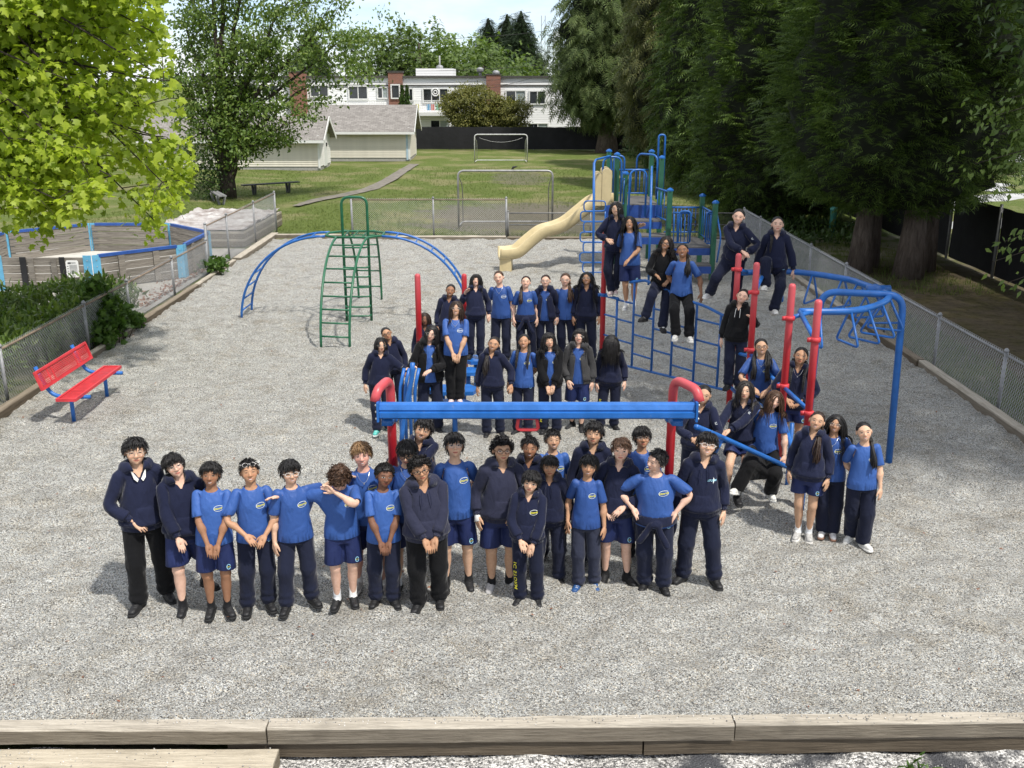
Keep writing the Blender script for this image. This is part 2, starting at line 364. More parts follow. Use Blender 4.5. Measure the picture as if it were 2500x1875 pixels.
def f_sole(P):
    Q = P - A(.100, 0, 0); y = Q[:, 1]; w = np.interp(y, [-.165, -.13, -.08, -.02, .05, .085], [.022, .040, .046, .040, .038, .026])
    d = np.maximum(np.abs(Q[:, 0] + .06 * y) - w, np.maximum(-.158 - y, y - .080)); d = smax(d, np.abs(P[:, 2] - .014) - .013, .004); return d
def f_sock(P): return smax(smin(cap(P, J['an'] + A(-.001, 0, .12), J['an'] - A(0, 0, .02), .040, .038), cap(P, J['an'], J['toe'], .036, .03), .02), P[:, 2] - .19, .004)
def f_tied(P):                                     # a jumper knotted round the waist
    d = loft(P, [(.60, .196, .150, .016), (.72, .206, .156, .012), (.82, .205, .150, .006), (.88, .190, .138, .002), (.92, .175, .128, 0)]); z = P[:, 2]
    d = smax(d, (.80 - z) - np.clip((P[:, 1] + .03) / .10, 0, 1.0) * .22, .012); d = smax(d, -loft(P, [(.5, .180, .130, .004), (.98, .176, .122, 0)]), .004)
    d = smin(d, ell(P, (.01, -.150, .84), (.050, .038, .040)), .02)
    for s, l in ((.060, .25), (-.075, .20)): d = smin(d, cap(P, (s * .4, -.152, .84), (s * 1.5, -.148, .84 - l), .024, .032), .012)
    return d
TPL = {}
def template(name, fn, lo, hi, h, tris):
    V, Q = surface(fn, lo, hi, h); TPL[name] = reduce_mesh(V, Q, tris)
template('body', f_body, (-.56, -.16, -.01), (.56, .16, 1.62), .0064, 6200)
template('t_shirt', f_tshirt, (-.38, -.17, .74), (.38, .17, 1.40), .0080, 3600)
template('hoodie', f_hoodie, (-.50, -.18, .74), (.50, .21, 1.46), .0078, 4600)
template('jacket', f_jacket, (-.50, -.18, .74), (.50, .21, 1.46), .0080, 5600)
template('trousers', f_trousers, (-.24, -.16, .03), (.24, .17, 1.02), .0085, 3600)
template('wide_trousers', lambda P: f_trousers(P, .014, .064, .004), (-.27, -.18, .03), (.27, .19, 1.02), .0085, 3400)
template('shorts', f_shorts, (-.26, -.17, .44), (.26, .17, 1.02), .0085, 2400)
template('short_shorts', lambda P: f_shorts(P, .60), (-.26, -.17, .54), (.26, .17, 1.02), .0085, 2000)
template('shoe', f_shoe, (.03, -.19, 0), (.18, .12, .15), .0060, 800)
template('sole', f_sole, (.03, -.19, -.01), (.18, .12, .05), .0060, 260)
template('sock', f_sock, (.03, -.16, 0), (.18, .08, .21), .0070, 420)
template('tied_jumper', f_tied, (-.26, -.24, .54), (.26, .22, 1.0), .0085, 2000)

BON = {'pelvis': ((0, 0, .78), (0, 0, .93), .13), 'spine': ((0, 0, .93), (0, 0, 1.10), .125), 'chest': ((0, 0, 1.10), (0, .01, 1.29), .125), 'neck': ((0, .015, 1.325), (0, .005, 1.375), .05), 'head': ((0, .005, 1.43), (0, .005, 1.55), .085)}
for sd, mm in (('L', lambda p: p), ('R', mir)):
    BON['uarm' + sd] = (mm(J['sh'] + AD * .03), mm(J['el']), .05); BON['farm' + sd] = (mm(J['el']), mm(J['wr']), .042); BON['hand' + sd] = (mm(J['wr']), mm(J['ha']), .04)
    BON['thigh' + sd] = (mm(J['hip']), mm(J['kn']), .085); BON['shin' + sd] = (mm(J['kn']), mm(J['an']), .06); BON['foot' + sd] = (mm(J['an'] - A(0, 0, .02)), mm(J['toe']), .05)
BN = list(BON); BI = {b: i for i, b in enumerate(BN)}
NB = {'pelvis': ['spine', 'thighL', 'thighR'], 'spine': ['pelvis', 'chest'], 'chest': ['spine', 'neck', 'uarmL', 'uarmR'], 'neck': ['chest', 'head'], 'head': ['neck']}
for sd in 'LR':
    for a, b in (('chest', 'uarm'), ('uarm', 'farm'), ('farm', 'hand')): NB.setdefault(b + sd, []).append(a if a == 'chest' else a + sd); (a != 'chest') and NB.setdefault(a + sd, []).append(b + sd)
    for a, b in (('pelvis', 'thigh'), ('thigh', 'shin'), ('shin', 'foot')): NB.setdefault(b + sd, []).append(a if a == 'pelvis' else a + sd); (a != 'pelvis') and NB.setdefault(a + sd, []).append(b + sd)
ADJ = np.eye(len(BN), dtype=bool)
for a, bs in NB.items():
    for b in bs: ADJ[BI[a], BI[b]] = ADJ[BI[b], BI[a]] = True
def weights(V):
    D = np.stack([cap(V, BON[b][0], BON[b][1], BON[b][2], BON[b][2]) for b in BN], 1)
    sidep = V[:, 0] > 0
    for b in BN:
        if b[-1] == 'L' and b[0] not in 'ns': D[~sidep, BI[b]] += .5
        if b[-1] == 'R' and b[0] not in 'ns': D[sidep, BI[b]] += .5
    hard = D.argmin(1); ok = ADJ[hard]; D = np.where(ok, D, 9); s = .020
    w = np.exp(-(D - D.min(1, keepdims=True)) / s); return w / w.sum(1, keepdims=True)
WTS = {}
for k, (v, f) in TPL.items():
    w = weights(v)
    if k in ('shoe', 'sole'): w = np.zeros_like(w); w[:, BI['footL']] = 1
    WTS[k] = w

def shrink(V, arms, legs, torso):                  # draws the covered parts of the body in, so that cloth always lies outside
    V = V.copy()
    def towards(m, a, b, k): ab = b - a; t = np.clip(((V[m] - a) @ ab) / (ab @ ab), 0, 1); c = a + t[:, None] * ab; V[m] = c + (V[m] - c) * k
    for ml in (A(1, 1, 1), A(-1, 1, 1)):
        sd = V[:, 0] * ml[0] > 0; ta = (V - J['sh'] * ml) @ (AD * ml); far = np.linalg.norm(V - J['sh'] * ml - ta[:, None] * (AD * ml), axis=1)
        if arms: m = sd & (ta > .02) & (ta < arms) & (far < .075) & (V[:, 2] < 1.33); towards(m, J['sh'] * ml, J['wr'] * ml, .62)
        if legs: m = sd & (V[:, 2] < .76) & (V[:, 2] > legs) & (np.abs(V[:, 0]) < .22); towards(m & (V[:, 2] > .452), J['hip'] * ml, J['kn'] * ml, .62); towards(m & (V[:, 2] <= .452), J['kn'] * ml, J['an'] * ml, .62)
    if torso: m = (np.abs(V[:, 0]) < .17) & (V[:, 2] > .74) & (V[:, 2] < 1.24); V[m, 0] *= .86; V[m, 1] *= .84
    return V
# ---- posing
def rot(ax, a):
    x, y, z = nrm(A(*ax)); c, s = math.cos(a), math.sin(a); C1 = 1 - c
    return np.array([[c + x * x * C1, x * y * C1 - z * s, x * z * C1 + y * s], [y * x * C1 + z * s, c + y * y * C1, y * z * C1 - x * s], [z * x * C1 - y * s, z * y * C1 + x * s, c + z * z * C1]])
RX, RY, RZ = (lambda a: rot((1, 0, 0), R(a))), (lambda a: rot((0, 1, 0), R(a))), (lambda a: rot((0, 0, 1), R(a)))
def xf(Rm, rest, posed):                           # 3x4: rotates about rest and carries it to posed
    return np.column_stack((Rm, np.asarray(posed) - Rm @ np.asarray(rest)))
def ap(M, p): return M[:, :3] @ np.asarray(p, float) + M[:, 3]
def limb(a, tgt, l1, l2, pole):                    # two-bone reach: joint position, end, flex axis
    d = tgt - a; L = np.linalg.norm(d); L = min(max(L, abs(l1 - l2) + .02), l1 + l2 - .004); d = nrm(d); tgt = a + d * L
    x = (l1 * l1 - l2 * l2 + L * L) / (2 * L); h = math.sqrt(max(l1 * l1 - x * x, 0)); pp = nrm(pole - d * np.dot(pole, d))
    return a + d * x + pp * h, tgt, nrm(np.cross(d, -pp))
def frame(d, h): h = nrm(h - d * np.dot(d, h)); return np.column_stack((d, h, np.cross(d, h)))
def pose(q):
    g = q.get('girth', 1.0); gl = 1 + (g - 1) * .6; M = {}; pel = A(*q.get('pel', (0, 0, 0)))
    Rp = RZ(q.get('pyaw', 0)) @ RY(q.get('proll', 0)) @ RX(q.get('ppitch', 0)); sx, sy, sz = q.get('bend', (0, 0, 0))   # forward, sideways, twist
    Sg = np.diag((g, 1 + (g - 1) * 1.25, 1)); c0 = A(0, 0, .85)
    M['pelvis'] = xf(Rp @ Sg, c0, c0 + pel); Rs = Rp @ RX(sx * .5) @ RY(sy * .5) @ RZ(sz * .5)
    a = A(0, 0, .93); M['spine'] = xf(Rs @ Sg, a, ap(M['pelvis'], a)); Rc = Rs @ RX(sx * .5) @ RY(sy * .5) @ RZ(sz * .5)
    a = A(0, 0, 1.10); M['chest'] = xf(Rc @ Sg, a, ap(M['spine'], a))
    hy, hp, hr = q.get('head', (0, 0, 0)); hs = q.get('hs', 1.01)
    a = A(0, .015, 1.31); Rn = Rc @ RZ(hy * .4) @ RX(-hp * .4) @ RY(hr * .4); M['neck'] = xf(Rn, a, ap(M['chest'], a))
    a = A(0, .010, 1.40); Rh = Rc @ RZ(hy) @ RX(-hp) @ RY(hr); M['head'] = xf(Rh @ np.diag((hs * 1.07 * q.get('fw', 1.0), hs, hs)), a, ap(M['neck'], a) - A(0, 0, .014))
    for sd, sg in (('L', 1), ('R', -1)):
        ml = A(sg, 1, 1); a0 = SH * ml; a = ap(M['chest'], a0); arm = q.get('arm' + sd, q.get('arms', 'down'))
        if isinstance(arm, str): arm = ARMS[arm]
        tw = arm[2] if len(arm) > 2 else 0; t = A(*arm[0]); pole = A(*arm[1])
        if not (len(arm) > 3 and arm[3] == 'abs'):
            t = t * A(sg * g, 1, 1); pole = pole * ml; t[1] -= (g - 1) * .13 * (t[1] < -.1); t = ap(xf(Rs, c0, c0 + pel), t) ; pole = Rs @ pole
        el, wr, h = limb(a, t, UA, FA, pole); d0 = AD * ml; h0 = np.cross(d0, A(0, -1, 0)); R0 = frame(d0, h0); S = np.diag((1, gl, gl))
        du, df = nrm(el - a), nrm(wr - el); M['uarm' + sd] = xf(frame(du, h) @ S @ R0.T, a0, a)
        Rf = rot(df, R(tw * .5) * sg) @ frame(df, h); M['farm' + sd] = xf(Rf @ S @ R0.T, J['el'] * ml, el)
        hd = q.get('hand' + sd); Rw = rot(df, R(tw) * sg) @ frame(df, h)
        if hd is not None: Rw = frame(nrm(A(*hd)), Rw[:, 1])
        M['hand' + sd] = xf(Rw @ R0.T, J['wr'] * ml, wr)
        h0l = J['hip'] * ml; a = ap(M['pelvis'], h0l); ft = q.get('foot' + sd, (.098, 0, 0)); yaw = ft[3] if len(ft) > 3 else 8; pit = ft[4] if len(ft) > 4 else 0
        t = A(ft[0] * (sg if not q.get('absfeet') else 1), ft[1] + .018, ft[2] + .075); kp = A(*q.get('knee' + sd, (sg * .15, -1, 0)))
        L1, L2 = np.linalg.norm(J['kn'] - J['hip']), np.linalg.norm(J['an'] - J['kn'])
        kn, an, h = limb(a, t, L1, L2, kp)
        for nm, p0, p1, q0, q1 in (('thigh', J['hip'], J['kn'], a, kn), ('shin', J['kn'], J['an'], kn, an)):
            d0 = nrm((p1 - p0) * ml); R0 = frame(d0, np.cross(d0, A(0, 1, 0))); M[nm + sd] = xf(frame(nrm(q1 - q0), h) @ S @ R0.T, p0 * ml, q0)
        M['foot' + sd] = xf(RZ(yaw * sg) @ RX(pit), J['an'] * ml, an)
    return M
def skin(M, V, w):
    B = np.stack([M[b] for b in BN]); Tm = np.tensordot(w, B, 1); return np.einsum('nij,nj->ni', Tm[:, :, :3], V) + Tm[:, :, 3]
ARMS = {'down': ((.222, -.03, .818), (.25, 1, 0), 10), 'clasp': ((.050, -.185, .845), (1, .4, -.2), 55), 'low_clasp': ((.045, -.175, .80), (1, .4, 0), 50), 'pocket': ((.100, -.120, .905), (1, .5, 0), 40),
        'hips': ((.185, -.03, .935), (1, .45, 0), 60), 'behind': ((.07, .16, .87), (.9, .6, 0), -40), 'front': ((.085, -.18, .90), (1, .4, 0), 40), 'loose': ((.235, .02, .83), (.3, 1, 0), 15)}
# ---- materials for people
def skin_material():
    m = Mat("skin", .60, spec=.3); tone = m.attr("skin_tone", 'OBJECT', 'Color'); brow = m.attr("brow_tone", 'OBJECT', 'Color'); smile = m.attr("smile", 'OBJECT', 'Fac'); shut = m.attr("eyes_shut", 'OBJECT', 'Fac')
    r = m.attr("rest"); x, y, z = m.sep(r); ax = x.abs(); front = y.lt(-.03)
    n = m.noise(r, 40, 3); col = m.mix(n.ss(.3, .7), m.mix(1.0, tone, (.90, .86, .84), 'MULTIPLY'), tone)
    warm = m.mix(1.0, tone, (1.05, .72, .66), 'MULTIPLY')
    ck = ((ax - .038) / .020).sq() + ((z - 1.456) / .018).sq(); col = m.mix((1.0 - ck).clamp() * front * .55, col, warm)
    ns = (ax / .014).sq() + ((z - 1.455) / .012).sq(); col = m.mix((1.0 - ns).clamp() * front * .5, col, warm)
    u = x / .025; mz = z - 1.4225 - (smile * .010) * u.sq() + smile * .003
    lip = (u.sq() + (mz / .0095).sq()).ss(1.1, .75) * front; col = m.mix(lip * .85, col, m.mix(1.0, tone, (.80, .40, .40), 'MULTIPLY'))
    line = ((x / .023).sq() + (mz / .0022).sq()).ss(1.2, .7) * front; col = m.mix(line * .8, col, (.06, .02, .02))
    tee = ((x / .0175).sq() + ((mz + .0005) / .0040).sq()).ss(1.1, .8) * front * smile.gt(.55); col = m.mix(tee * .9, col, (.62, .58, .54))
    ex = (ax - .0315) / .0150; ez = (z - 1.4860) / (.0072 - shut * .0050)
    eye = (ex.sq() + ez.sq()).ss(1.1, .85) * front; col = m.mix(eye * (1.0 - shut), col, (.40, .38, .36))
    iris = (((ax - .0315) / .0074).sq() + ((z - 1.4865) / .0078).sq()).ss(1.1, .85) * eye; col = m.mix(iris, col, (.018, .011, .008))
    lid = ((ex.sq() + ((z - 1.4905 + shut * .004) / .0052).sq()).ss(1.15, .8)) * front * (ex.sq() + ((z - 1.4855) / .0055).sq()).ss(.55, .95).mx(shut); col = m.mix(lid * .65, col, (.03, .018, .014))
    bz = z - 1.5085 - ((ax - .034) / .022).sq() * -.0045; br = (((ax - .0335) / .0205).sq() + (bz / .0048).sq()).ss(1.2, .6) * front; col = m.mix(br * .85, col, brow)
    m.color(col); m.p.inputs['Subsurface Weight'].default_value = .05; m.p.inputs['Subsurface Scale'].default_value = .01; m.p.inputs['Subsurface Radius'].default_value = (1, .35, .2)
    return m.m
def cloth(name, c, rough=.85, sheen=.2, fold=1.0, var=.10, spec=.2):
    m = Mat(name, rough, spec=spec); v = m.coord('Object', (1, 1, .6)); n1 = m.noise(v, 6.5, 2, .45, dist=.9); n2 = m.noise(v, 26, 3, .55, dist=.8); n3 = m.noise(m.coord(), 260, 2)
    fine = m.noise(m.coord(), 3.0, 4)
    col = m.ramp(fine * .6 + n3 * .4, [(.3, tuple(x * (1 - var) for x in c)), (.7, tuple(x * (1 + var) for x in c))]); col = m.mix(1.0, col, m.ramp(m.disp_rand(), [(0, (.80, .82, .86)), (1, (1.22, 1.20, 1.16))]), 'MULTIPLY'); m.color(col)
    m.bump(n1 * 1.0 + n2 * .16 + n3 * .012, .032 * fold); m.p.inputs['Sheen Weight'].default_value = sheen; m.p.inputs['Sheen Roughness'].default_value = .4; return m.m
def hair_material():
    m = Mat("hair", .46, spec=.4); tone = m.attr("hair_tone", 'OBJECT', 'Color'); v = m.coord('Object', (1, 1, .25)); n = m.noise(v, 70, 3)
    m.color(m.mix(n.ss(.3, .75), m.mix(1.0, tone, (.55, .5, .48), 'MULTIPLY'), m.mix(1.0, tone, (1.5, 1.45, 1.4), 'MULTIPLY'))); m.bump(n, .008); return m.m
MS = skin_material(); MH = hair_material()
CL = {'royal': cloth("royal_blue_jersey", (.030, .085, .285), .55, .05, .8, spec=.35), 'navy': cloth("navy_fleece", (.011, .014, .036), .9, .22), 'washed_navy': cloth("washed_navy_fleece", (.026, .028, .052), .9, .22), 'short_navy': cloth("navy_jersey", (.010, .018, .075), .6, .05, .7, spec=.3),
      'trouser_navy': cloth("navy_jogging_cloth", (.011, .014, .032), .88, .16), 'faded_navy': cloth("faded_navy_jogging_cloth", (.026, .030, .052), .88, .16), 'black': cloth("black_cloth", (.007, .007, .008), .88, .12), 'charcoal': cloth("charcoal_fleece", (.040, .040, .042), .92, .2, var=.25),
      'white': cloth("white_knit", (.72, .72, .70), .85, .1, .5), 'black_sock': cloth("black_knit", (.012, .012, .013), .9, .1, .5), 'pale_blue': cloth("pale_blue_lining", (.42, .62, .70), .85, .1), 'grey_hood': cloth("grey_marl", (.22, .22, .22), .9, .2)}
def shoe_mat(name, c, rough): return plain(name, c, rough, .25, 40, .002, 120)
SHO = {'black': (shoe_mat("black_shoe", (.013, .013, .014), .5), shoe_mat("black_sole", (.016, .016, .016), .7)), 'white': (shoe_mat("white_shoe", (.66, .65, .61), .5), shoe_mat("white_sole", (.70, .69, .65), .6)),
       'grey': (shoe_mat("grey_shoe", (.40, .39, .37), .6), shoe_mat("pale_sole", (.62, .60, .56), .6)), 'pink': (shoe_mat("pink_white_shoe", (.62, .47, .44), .6), shoe_mat("cream_sole", (.60, .55, .48), .6)),
       'tan': (shoe_mat("tan_boot", (.34, .28, .19), .8), shoe_mat("tan_sole", (.28, .23, .16), .7)), 'blue': (shoe_mat("blue_black_shoe", (.02, .07, .20), .5), shoe_mat("white_sole_b", (.55, .62, .70), .5)), 'red_heel': (shoe_mat("grey_runner", (.42, .41, .40), .5), shoe_mat("red_sole", (.50, .04, .04), .5)),
       'brown_sole': (shoe_mat("white_leather", (.66, .64, .62), .5), shoe_mat("gum_sole", (.22, .12, .08), .6)), 'teal': (shoe_mat("teal_shoe", (.10, .45, .40), .5), shoe_mat("white_sole_c", (.6, .62, .6), .5))}
LACE_W = plain("white_lace", (.6, .6, .58), .8); LACE_B = plain("dark_lace", (.05, .05, .05), .8)
M_YEL = plain("yellow_print", (.72, .66, .05), .6, .05); M_WHT = plain("white_print", (.72, .76, .76), .6, .05); M_CYAN = plain("pale_blue_print", (.30, .58, .72), .6, .05)
M_FRAME_B = plain("black_frame", (.012, .012, .014), .3, .05); M_FRAME_M = plain("metal_frame", (.55, .50, .44), .3, .05, metal=.7); M_FRAME_T = plain("brown_frame", (.10, .05, .025), .35, .2); M_FRAME_C = plain("clear_frame", (.66, .63, .60), .25, .05)
M_SILV = plain("silver_chain", (.7, .7, .7), .3, .05, metal=.9); M_GAUZE = plain("white_bandage", (.74, .73, .70), .9, .06, 60)
def lens_mat():
    m = Mat("spectacle_lens", .05); t = m.node("ShaderNodeBsdfTransparent"); g = m.node("ShaderNodeBsdfGlossy"); g.inputs['Roughness'].default_value = .03; mxs = m.node("ShaderNodeMixShader"); mxs.inputs[0].default_value = .035
    m.nt.links.new(t.outputs[0], mxs.inputs[1]); m.nt.links.new(g.outputs[0], mxs.inputs[2]); m.nt.links.new(mxs.outputs[0], m.nt.nodes["Material Output"].inputs[0]); return m.m
M_LENS = lens_mat()

# ---- flat prints, wrapped on the cloth in the rest pose
def text_mesh(txt, size, shear=0.0, extr=0.0, space=1.0):
    cu = bpy.data.curves.new("lettering", 'FONT'); cu.body = txt; cu.size = size; cu.align_x = 'CENTER'; cu.align_y = 'CENTER'; cu.shear = shear; cu.resolution_u = 2; cu.space_character = space; cu.offset = size * .012; cu.extrude = extr
    o = link("lettering_tmp", cu); me = bpy.data.meshes.new_from_object(o.evaluated_get(bpy.context.evaluated_depsgraph_get())); me.calc_loop_triangles()
    v = np.empty(len(me.vertices) * 3, np.float32); me.vertices.foreach_get("co", v); t = np.empty(len(me.loop_triangles) * 3, np.int32); me.loop_triangles.foreach_get("vertices", t)
    bpy.data.objects.remove(o); bpy.data.curves.remove(cu); bpy.data.meshes.remove(me); return v.reshape(-1, 3).astype(float), t.reshape(-1, 3)
from mathutils.bvhtree import BVHTree
BVH = {k: BVHTree.FromPolygons([tuple(p) for p in TPL[k][0]], [tuple(map(int, t)) for t in TPL[k][1]]) for k in ('t_shirt', 'hoodie', 'jacket', 'trousers', 'wide_trousers', 'shorts', 'short_shorts')}
def wrap(kind, P, dirn, off=.0035):                # drops flat points on the cloth along dirn
    out = []; d = Vector(dirn)
    for p in P:
        h = BVH[kind].ray_cast(Vector(p) - d * .5, d, 1.2); q = h[0] if h[0] is not None else Vector(p); out.append(np.array(q) - np.array(d) * off)
    return np.array(out)
def ring2d(rx, ry, w, n=20, a0=0, a1=2 * pi):
    t = np.linspace(a0, a1, n); o = np.column_stack((np.cos(t) * rx, np.sin(t) * ry)); i = np.column_stack((np.cos(t) * (rx - w), np.sin(t) * (ry - w * .9)))
    f = [(k, k + 1, n + k + 1) for k in range(n - 1)] + [(k, n + k + 1, n + k) for k in range(n - 1)]; return np.vstack((o, i)), np.array(f)
TV, TF = text_mesh("storm", .038, .25); PR = {}
def flat3(v2, c, ax=1, s=1.0):                     # plane facing -y at centre c
    return np.column_stack((c[0] + v2[:, 0] * s, np.zeros(len(v2)), c[1] + v2[:, 1] * s))
def add_print(key, kind, P, F, dirn=(0, 1, 0)):
    V = wrap(kind, P, dirn); PR[key + kind] = (V, F, weights(V))
for kd in ('t_shirt', 'hoodie', 'jacket'):
    c = (.072, 1.165)
    if kd != 'jacket':
        add_print('word', kd, flat3(TV, c, s=.90), TF); v, f = ring2d(.045, .029, .0044, 22, .5, 6.0); add_print('ring', kd, flat3(v, c), f)
v, f = ring2d(.020, .026, .006, 16, .3, 6.0)
for kd, zz in (('trousers', .79), ('wide_trousers', .79), ('shorts', .545), ('short_shorts', .64)):
    add_print('crest', kd, flat3(v, (.118, zz)), f); w2, wf = text_mesh("storm", .014, .25); add_print('crestword', kd, flat3(w2, (.118, zz)), wf)
lv, lf = text_mesh("IC STORM", .058, 0, 0, 1.05)   # runs down the outside of one leg
for kd in ('trousers',):
    P = np.column_stack((np.full(len(lv), -.098) - lv[:, 1] * .9 - .030, np.zeros(len(lv)), .38 - lv[:, 0] * 1.25)); add_print('leg', kd, P, lf)
bv, bf = text_mesh("STORM", .026, .3); bo, bof = np.array([(0, .03), (.012, .004), (0, -.034), (-.004, 0)], float), np.array([(0, 1, 3), (1, 2, 3)])
add_print('bolt_word', 'hoodie', flat3(bv, (.072, 1.165)), bf); add_print('bolt', 'hoodie', flat3(bo, (.086, 1.165)), bof)
sv, sf = text_mesh("IC", .040)                   # sleeve print: letters stacked across the upper arm
sv = J['sh'] + AD * .15 + np.outer(sv[:, 0], A(0, 1, 0)) * .9 + np.outer(sv[:, 1], -AD)
add_print('sleeve', 'hoodie', sv, sf, tuple(-(A(CA, 0, SA) * .8 + A(0, -.6, 0))))

# ---- hair
HC = A(0, .018, 1.515); HRAD = A(.0735, .090, .083)
def hairline(phi, st):                             # lowest z of the hair at angle phi from the face
    return np.interp(phi, [0, .5, .85, 1.15, 1.45, 1.9, pi], st)
LINE_SHORT = [1.545, 1.543, 1.530, 1.500, 1.474, 1.455, 1.420]; LINE_LONG = [1.546, 1.543, 1.528, 1.496, 1.462, 1.430, 1.405]
LINE_TIED = [1.567, 1.559, 1.531, 1.488, 1.452, 1.430, 1.405]
def scalp(n, st, r_):
    out = []
    while len(out) < n:
        d = nrm(r_.normal(size=(n * 3, 3))); p = HC + d * HRAD; phi = np.abs(np.arctan2(d[:, 0], -d[:, 1])); out += list(p[p[:, 2] > hairline(phi, st)])
    p = np.array(out[:n]); return p, nrm((p - HC) / HRAD ** 2)
def cap_mesh(st, puff, r_, low=None):              # the mass of hair close to the skull
    nu, nv = 30, 16; V = []; F = []; ph = np.linspace(-pi, pi, nu + 1)[:-1]; k1, k2 = r_.uniform(0, 9, 2)
    for j in range(nv):
        for i in range(nu):
            phi = ph[i]; zl = hairline(abs(phi), st); zl = zl if low is None else min(zl, low + 9 * (abs(phi) < 1.25)); el0 = math.asin(np.clip((zl - HC[2]) / HRAD[2], -1, 1)); el = el0 + (pi / 2 - .001 - el0) * j / (nv - 1)
            d = A(math.sin(phi) * math.cos(el), -math.cos(phi) * math.cos(el), math.sin(el)); edge = min(1, j / 2.0)
            k = 1 + (.012 + puff * edge) * (1 + .35 * math.sin(phi * 5 + k1 + el * 3) * math.cos(phi * 3 + k2)); V.append(HC + d * HRAD * k)
    for j in range(nv - 1):
        F += [(j * nu + i, j * nu + (i + 1) % nu, (j + 1) * nu + (i + 1) % nu, (j + 1) * nu + i) for i in range(nu)]
    return np.array(V), F
def locks(mb, root, dirs, length, width, Mh, body, r_, seg=6, grav=.5, curl=0.0, flat=.45, stiff=.6, taper=.15, clear=.006, freq=1.0, drop=0.0, target=None):
    """strands of hair: roots and directions in head space, grown in the posed person's space, kept outside head and body"""
    n = len(root); p = root @ Mh[:, :3].T + Mh[:, 3]; d = nrm(dirs @ Mh[:, :3].T); inv = np.linalg.inv(Mh[:, :3]); length = np.broadcast_to(length, (n,)); width = np.broadcast_to(width, (n,))
    rings = []; ph = r_.uniform(0, 2 * pi, n); g = A(0, 0, -1); st = (length / seg)[:, None]; jit = r_.normal(size=(n, 3)) * .12; d = nrm(d + jit)
    for s in range(seg + 1):
        t = s / seg; nr = nrm(((p - Mh[:, 3]) @ inv.T - HC) / HRAD ** 2 @ Mh[:, :3].T); sd = nrm(np.cross(d, nr)); off = 0
        if curl: off = (sd * np.sin(ph + t * 7 * freq)[:, None] + nr * np.cos(ph + t * 7 * freq)[:, None]) * curl * min(1, t * 2)
        w = width * (1 - (1 - taper) * max(0, t - .45) / .55) * (.75 + .25 * min(1, t * 4)); c = p + off
        rings.append(np.stack([c + sd * w[:, None] * .5, c + nr * w[:, None] * flat * .6, c - sd * w[:, None] * .5], 1))
        d = nrm(d + g * grav * (0.35 + t) * (1 - stiff * .5) / seg * 3 + g * drop)
        if target is not None: d = nrm(target - p)
        p0 = p; p = p + d * st
        q = (p - Mh[:, 3]) @ inv.T; e = (q - HC) / (HRAD * 1.03 + clear); k = np.linalg.norm(e, axis=1); k2 = np.where(k < 1, 1 / np.maximum(k, .05), 1)[:, None]
        q2 = HC + (q - HC) * k2; p = q2 @ Mh[:, :3].T + Mh[:, 3]
        for a, b, r0, r1 in body:                  # capsules of neck, chest, shoulders
            ab = b - a; tt = np.clip(((p - a) @ ab) / (ab @ ab), 0, 1); c = a + tt[:, None] * ab; v = p - c; L = np.linalg.norm(v, axis=1); rr = r0 + (r1 - r0) * tt + clear
            m = L < rr; p[m] = c[m] + v[m] / (L[m, None] + 1e-9) * rr[m, None]
        d = nrm(p - p0)
    V = np.stack(rings, 1).reshape(-1, 3); base = np.arange(n)[:, None] * (seg + 1) * 3; F = []
    for s in range(seg):
        for k in range(3): F.append(np.concatenate([base + s * 3 + k, base + s * 3 + (k + 1) % 3, base + (s + 1) * 3 + (k + 1) % 3, base + (s + 1) * 3 + k], 1))
    mb.add(V, [tuple(x) for x in np.vstack(F)])
def head_pts(Mh, v): return v @ Mh[:, :3].T + Mh[:, 3]
def flow(p, fwd):                                  # lies along the skull away from the crown
    cr = A(0, .055, 1.595); n = nrm((p - HC) / HRAD ** 2); f = p - cr; f = f - n * (f * n).sum(1, keepdims=True); f = nrm(f) + A(0, -1, -.1) * fwd; f = f - n * (f * n).sum(1, keepdims=True); return nrm(f), n
def part_flow(p, side=0.0):                        # parted hair falls sideways from a line on the crown
    n = nrm((p - HC) / HRAD ** 2); f = np.column_stack((np.sign(p[:, 0] - side) * (.9 - .4 * (p[:, 1] > .06)), .25 + 0 * p[:, 0] + (p[:, 1] > .03) * .5, np.full(len(p), -.8))); f = f - n * (f * n).sum(1, keepdims=True); return nrm(f), n
def tail(mb, p0, mid, end, w0, Mloc, r_, n=34, wav=.004, seg=9):   # a gathered tail of strands along a curve
    for i in range(n):
        o = r_.normal(size=3) * w0 * .36; t = np.linspace(0, 1, seg)[:, None]; ph = r_.uniform(0, 6.28); e = end + o * 1.3 + A(0, 0, r_.uniform(-.01, .05))
        c = (1 - t) ** 2 * (p0 + o * .25) + 2 * t * (1 - t) * (mid + o * 1.15) + t ** 2 * e; c = c + np.column_stack((np.sin(t * 9 + ph), np.cos(t * 8 + ph), 0 * t)) * wav * t
        mb.tube(c, np.interp(t[:, 0], [0, .15, .7, 1], [.010, .012, .010, .003]) * (w0 / .03) ** .5, 4, cap=False)
def braid(mb, pts, r0, r1, turns):
    t = np.linspace(0, 1, 5 * turns); L = [np.interp(t, np.linspace(0, 1, len(pts)), np.array(pts)[:, k]) for k in range(3)]; c = np.column_stack(L)
    for k in range(3):
        a = t * turns * pi + k * 2 * pi / 3; rr = np.interp(t, [0, .85, 1], [r0, r1, r1 * .5]); off = np.column_stack((np.sin(a) * rr, np.sin(2 * a) * rr * .6, 0 * a)); mb.tube(c + off, rr * .85, 5)
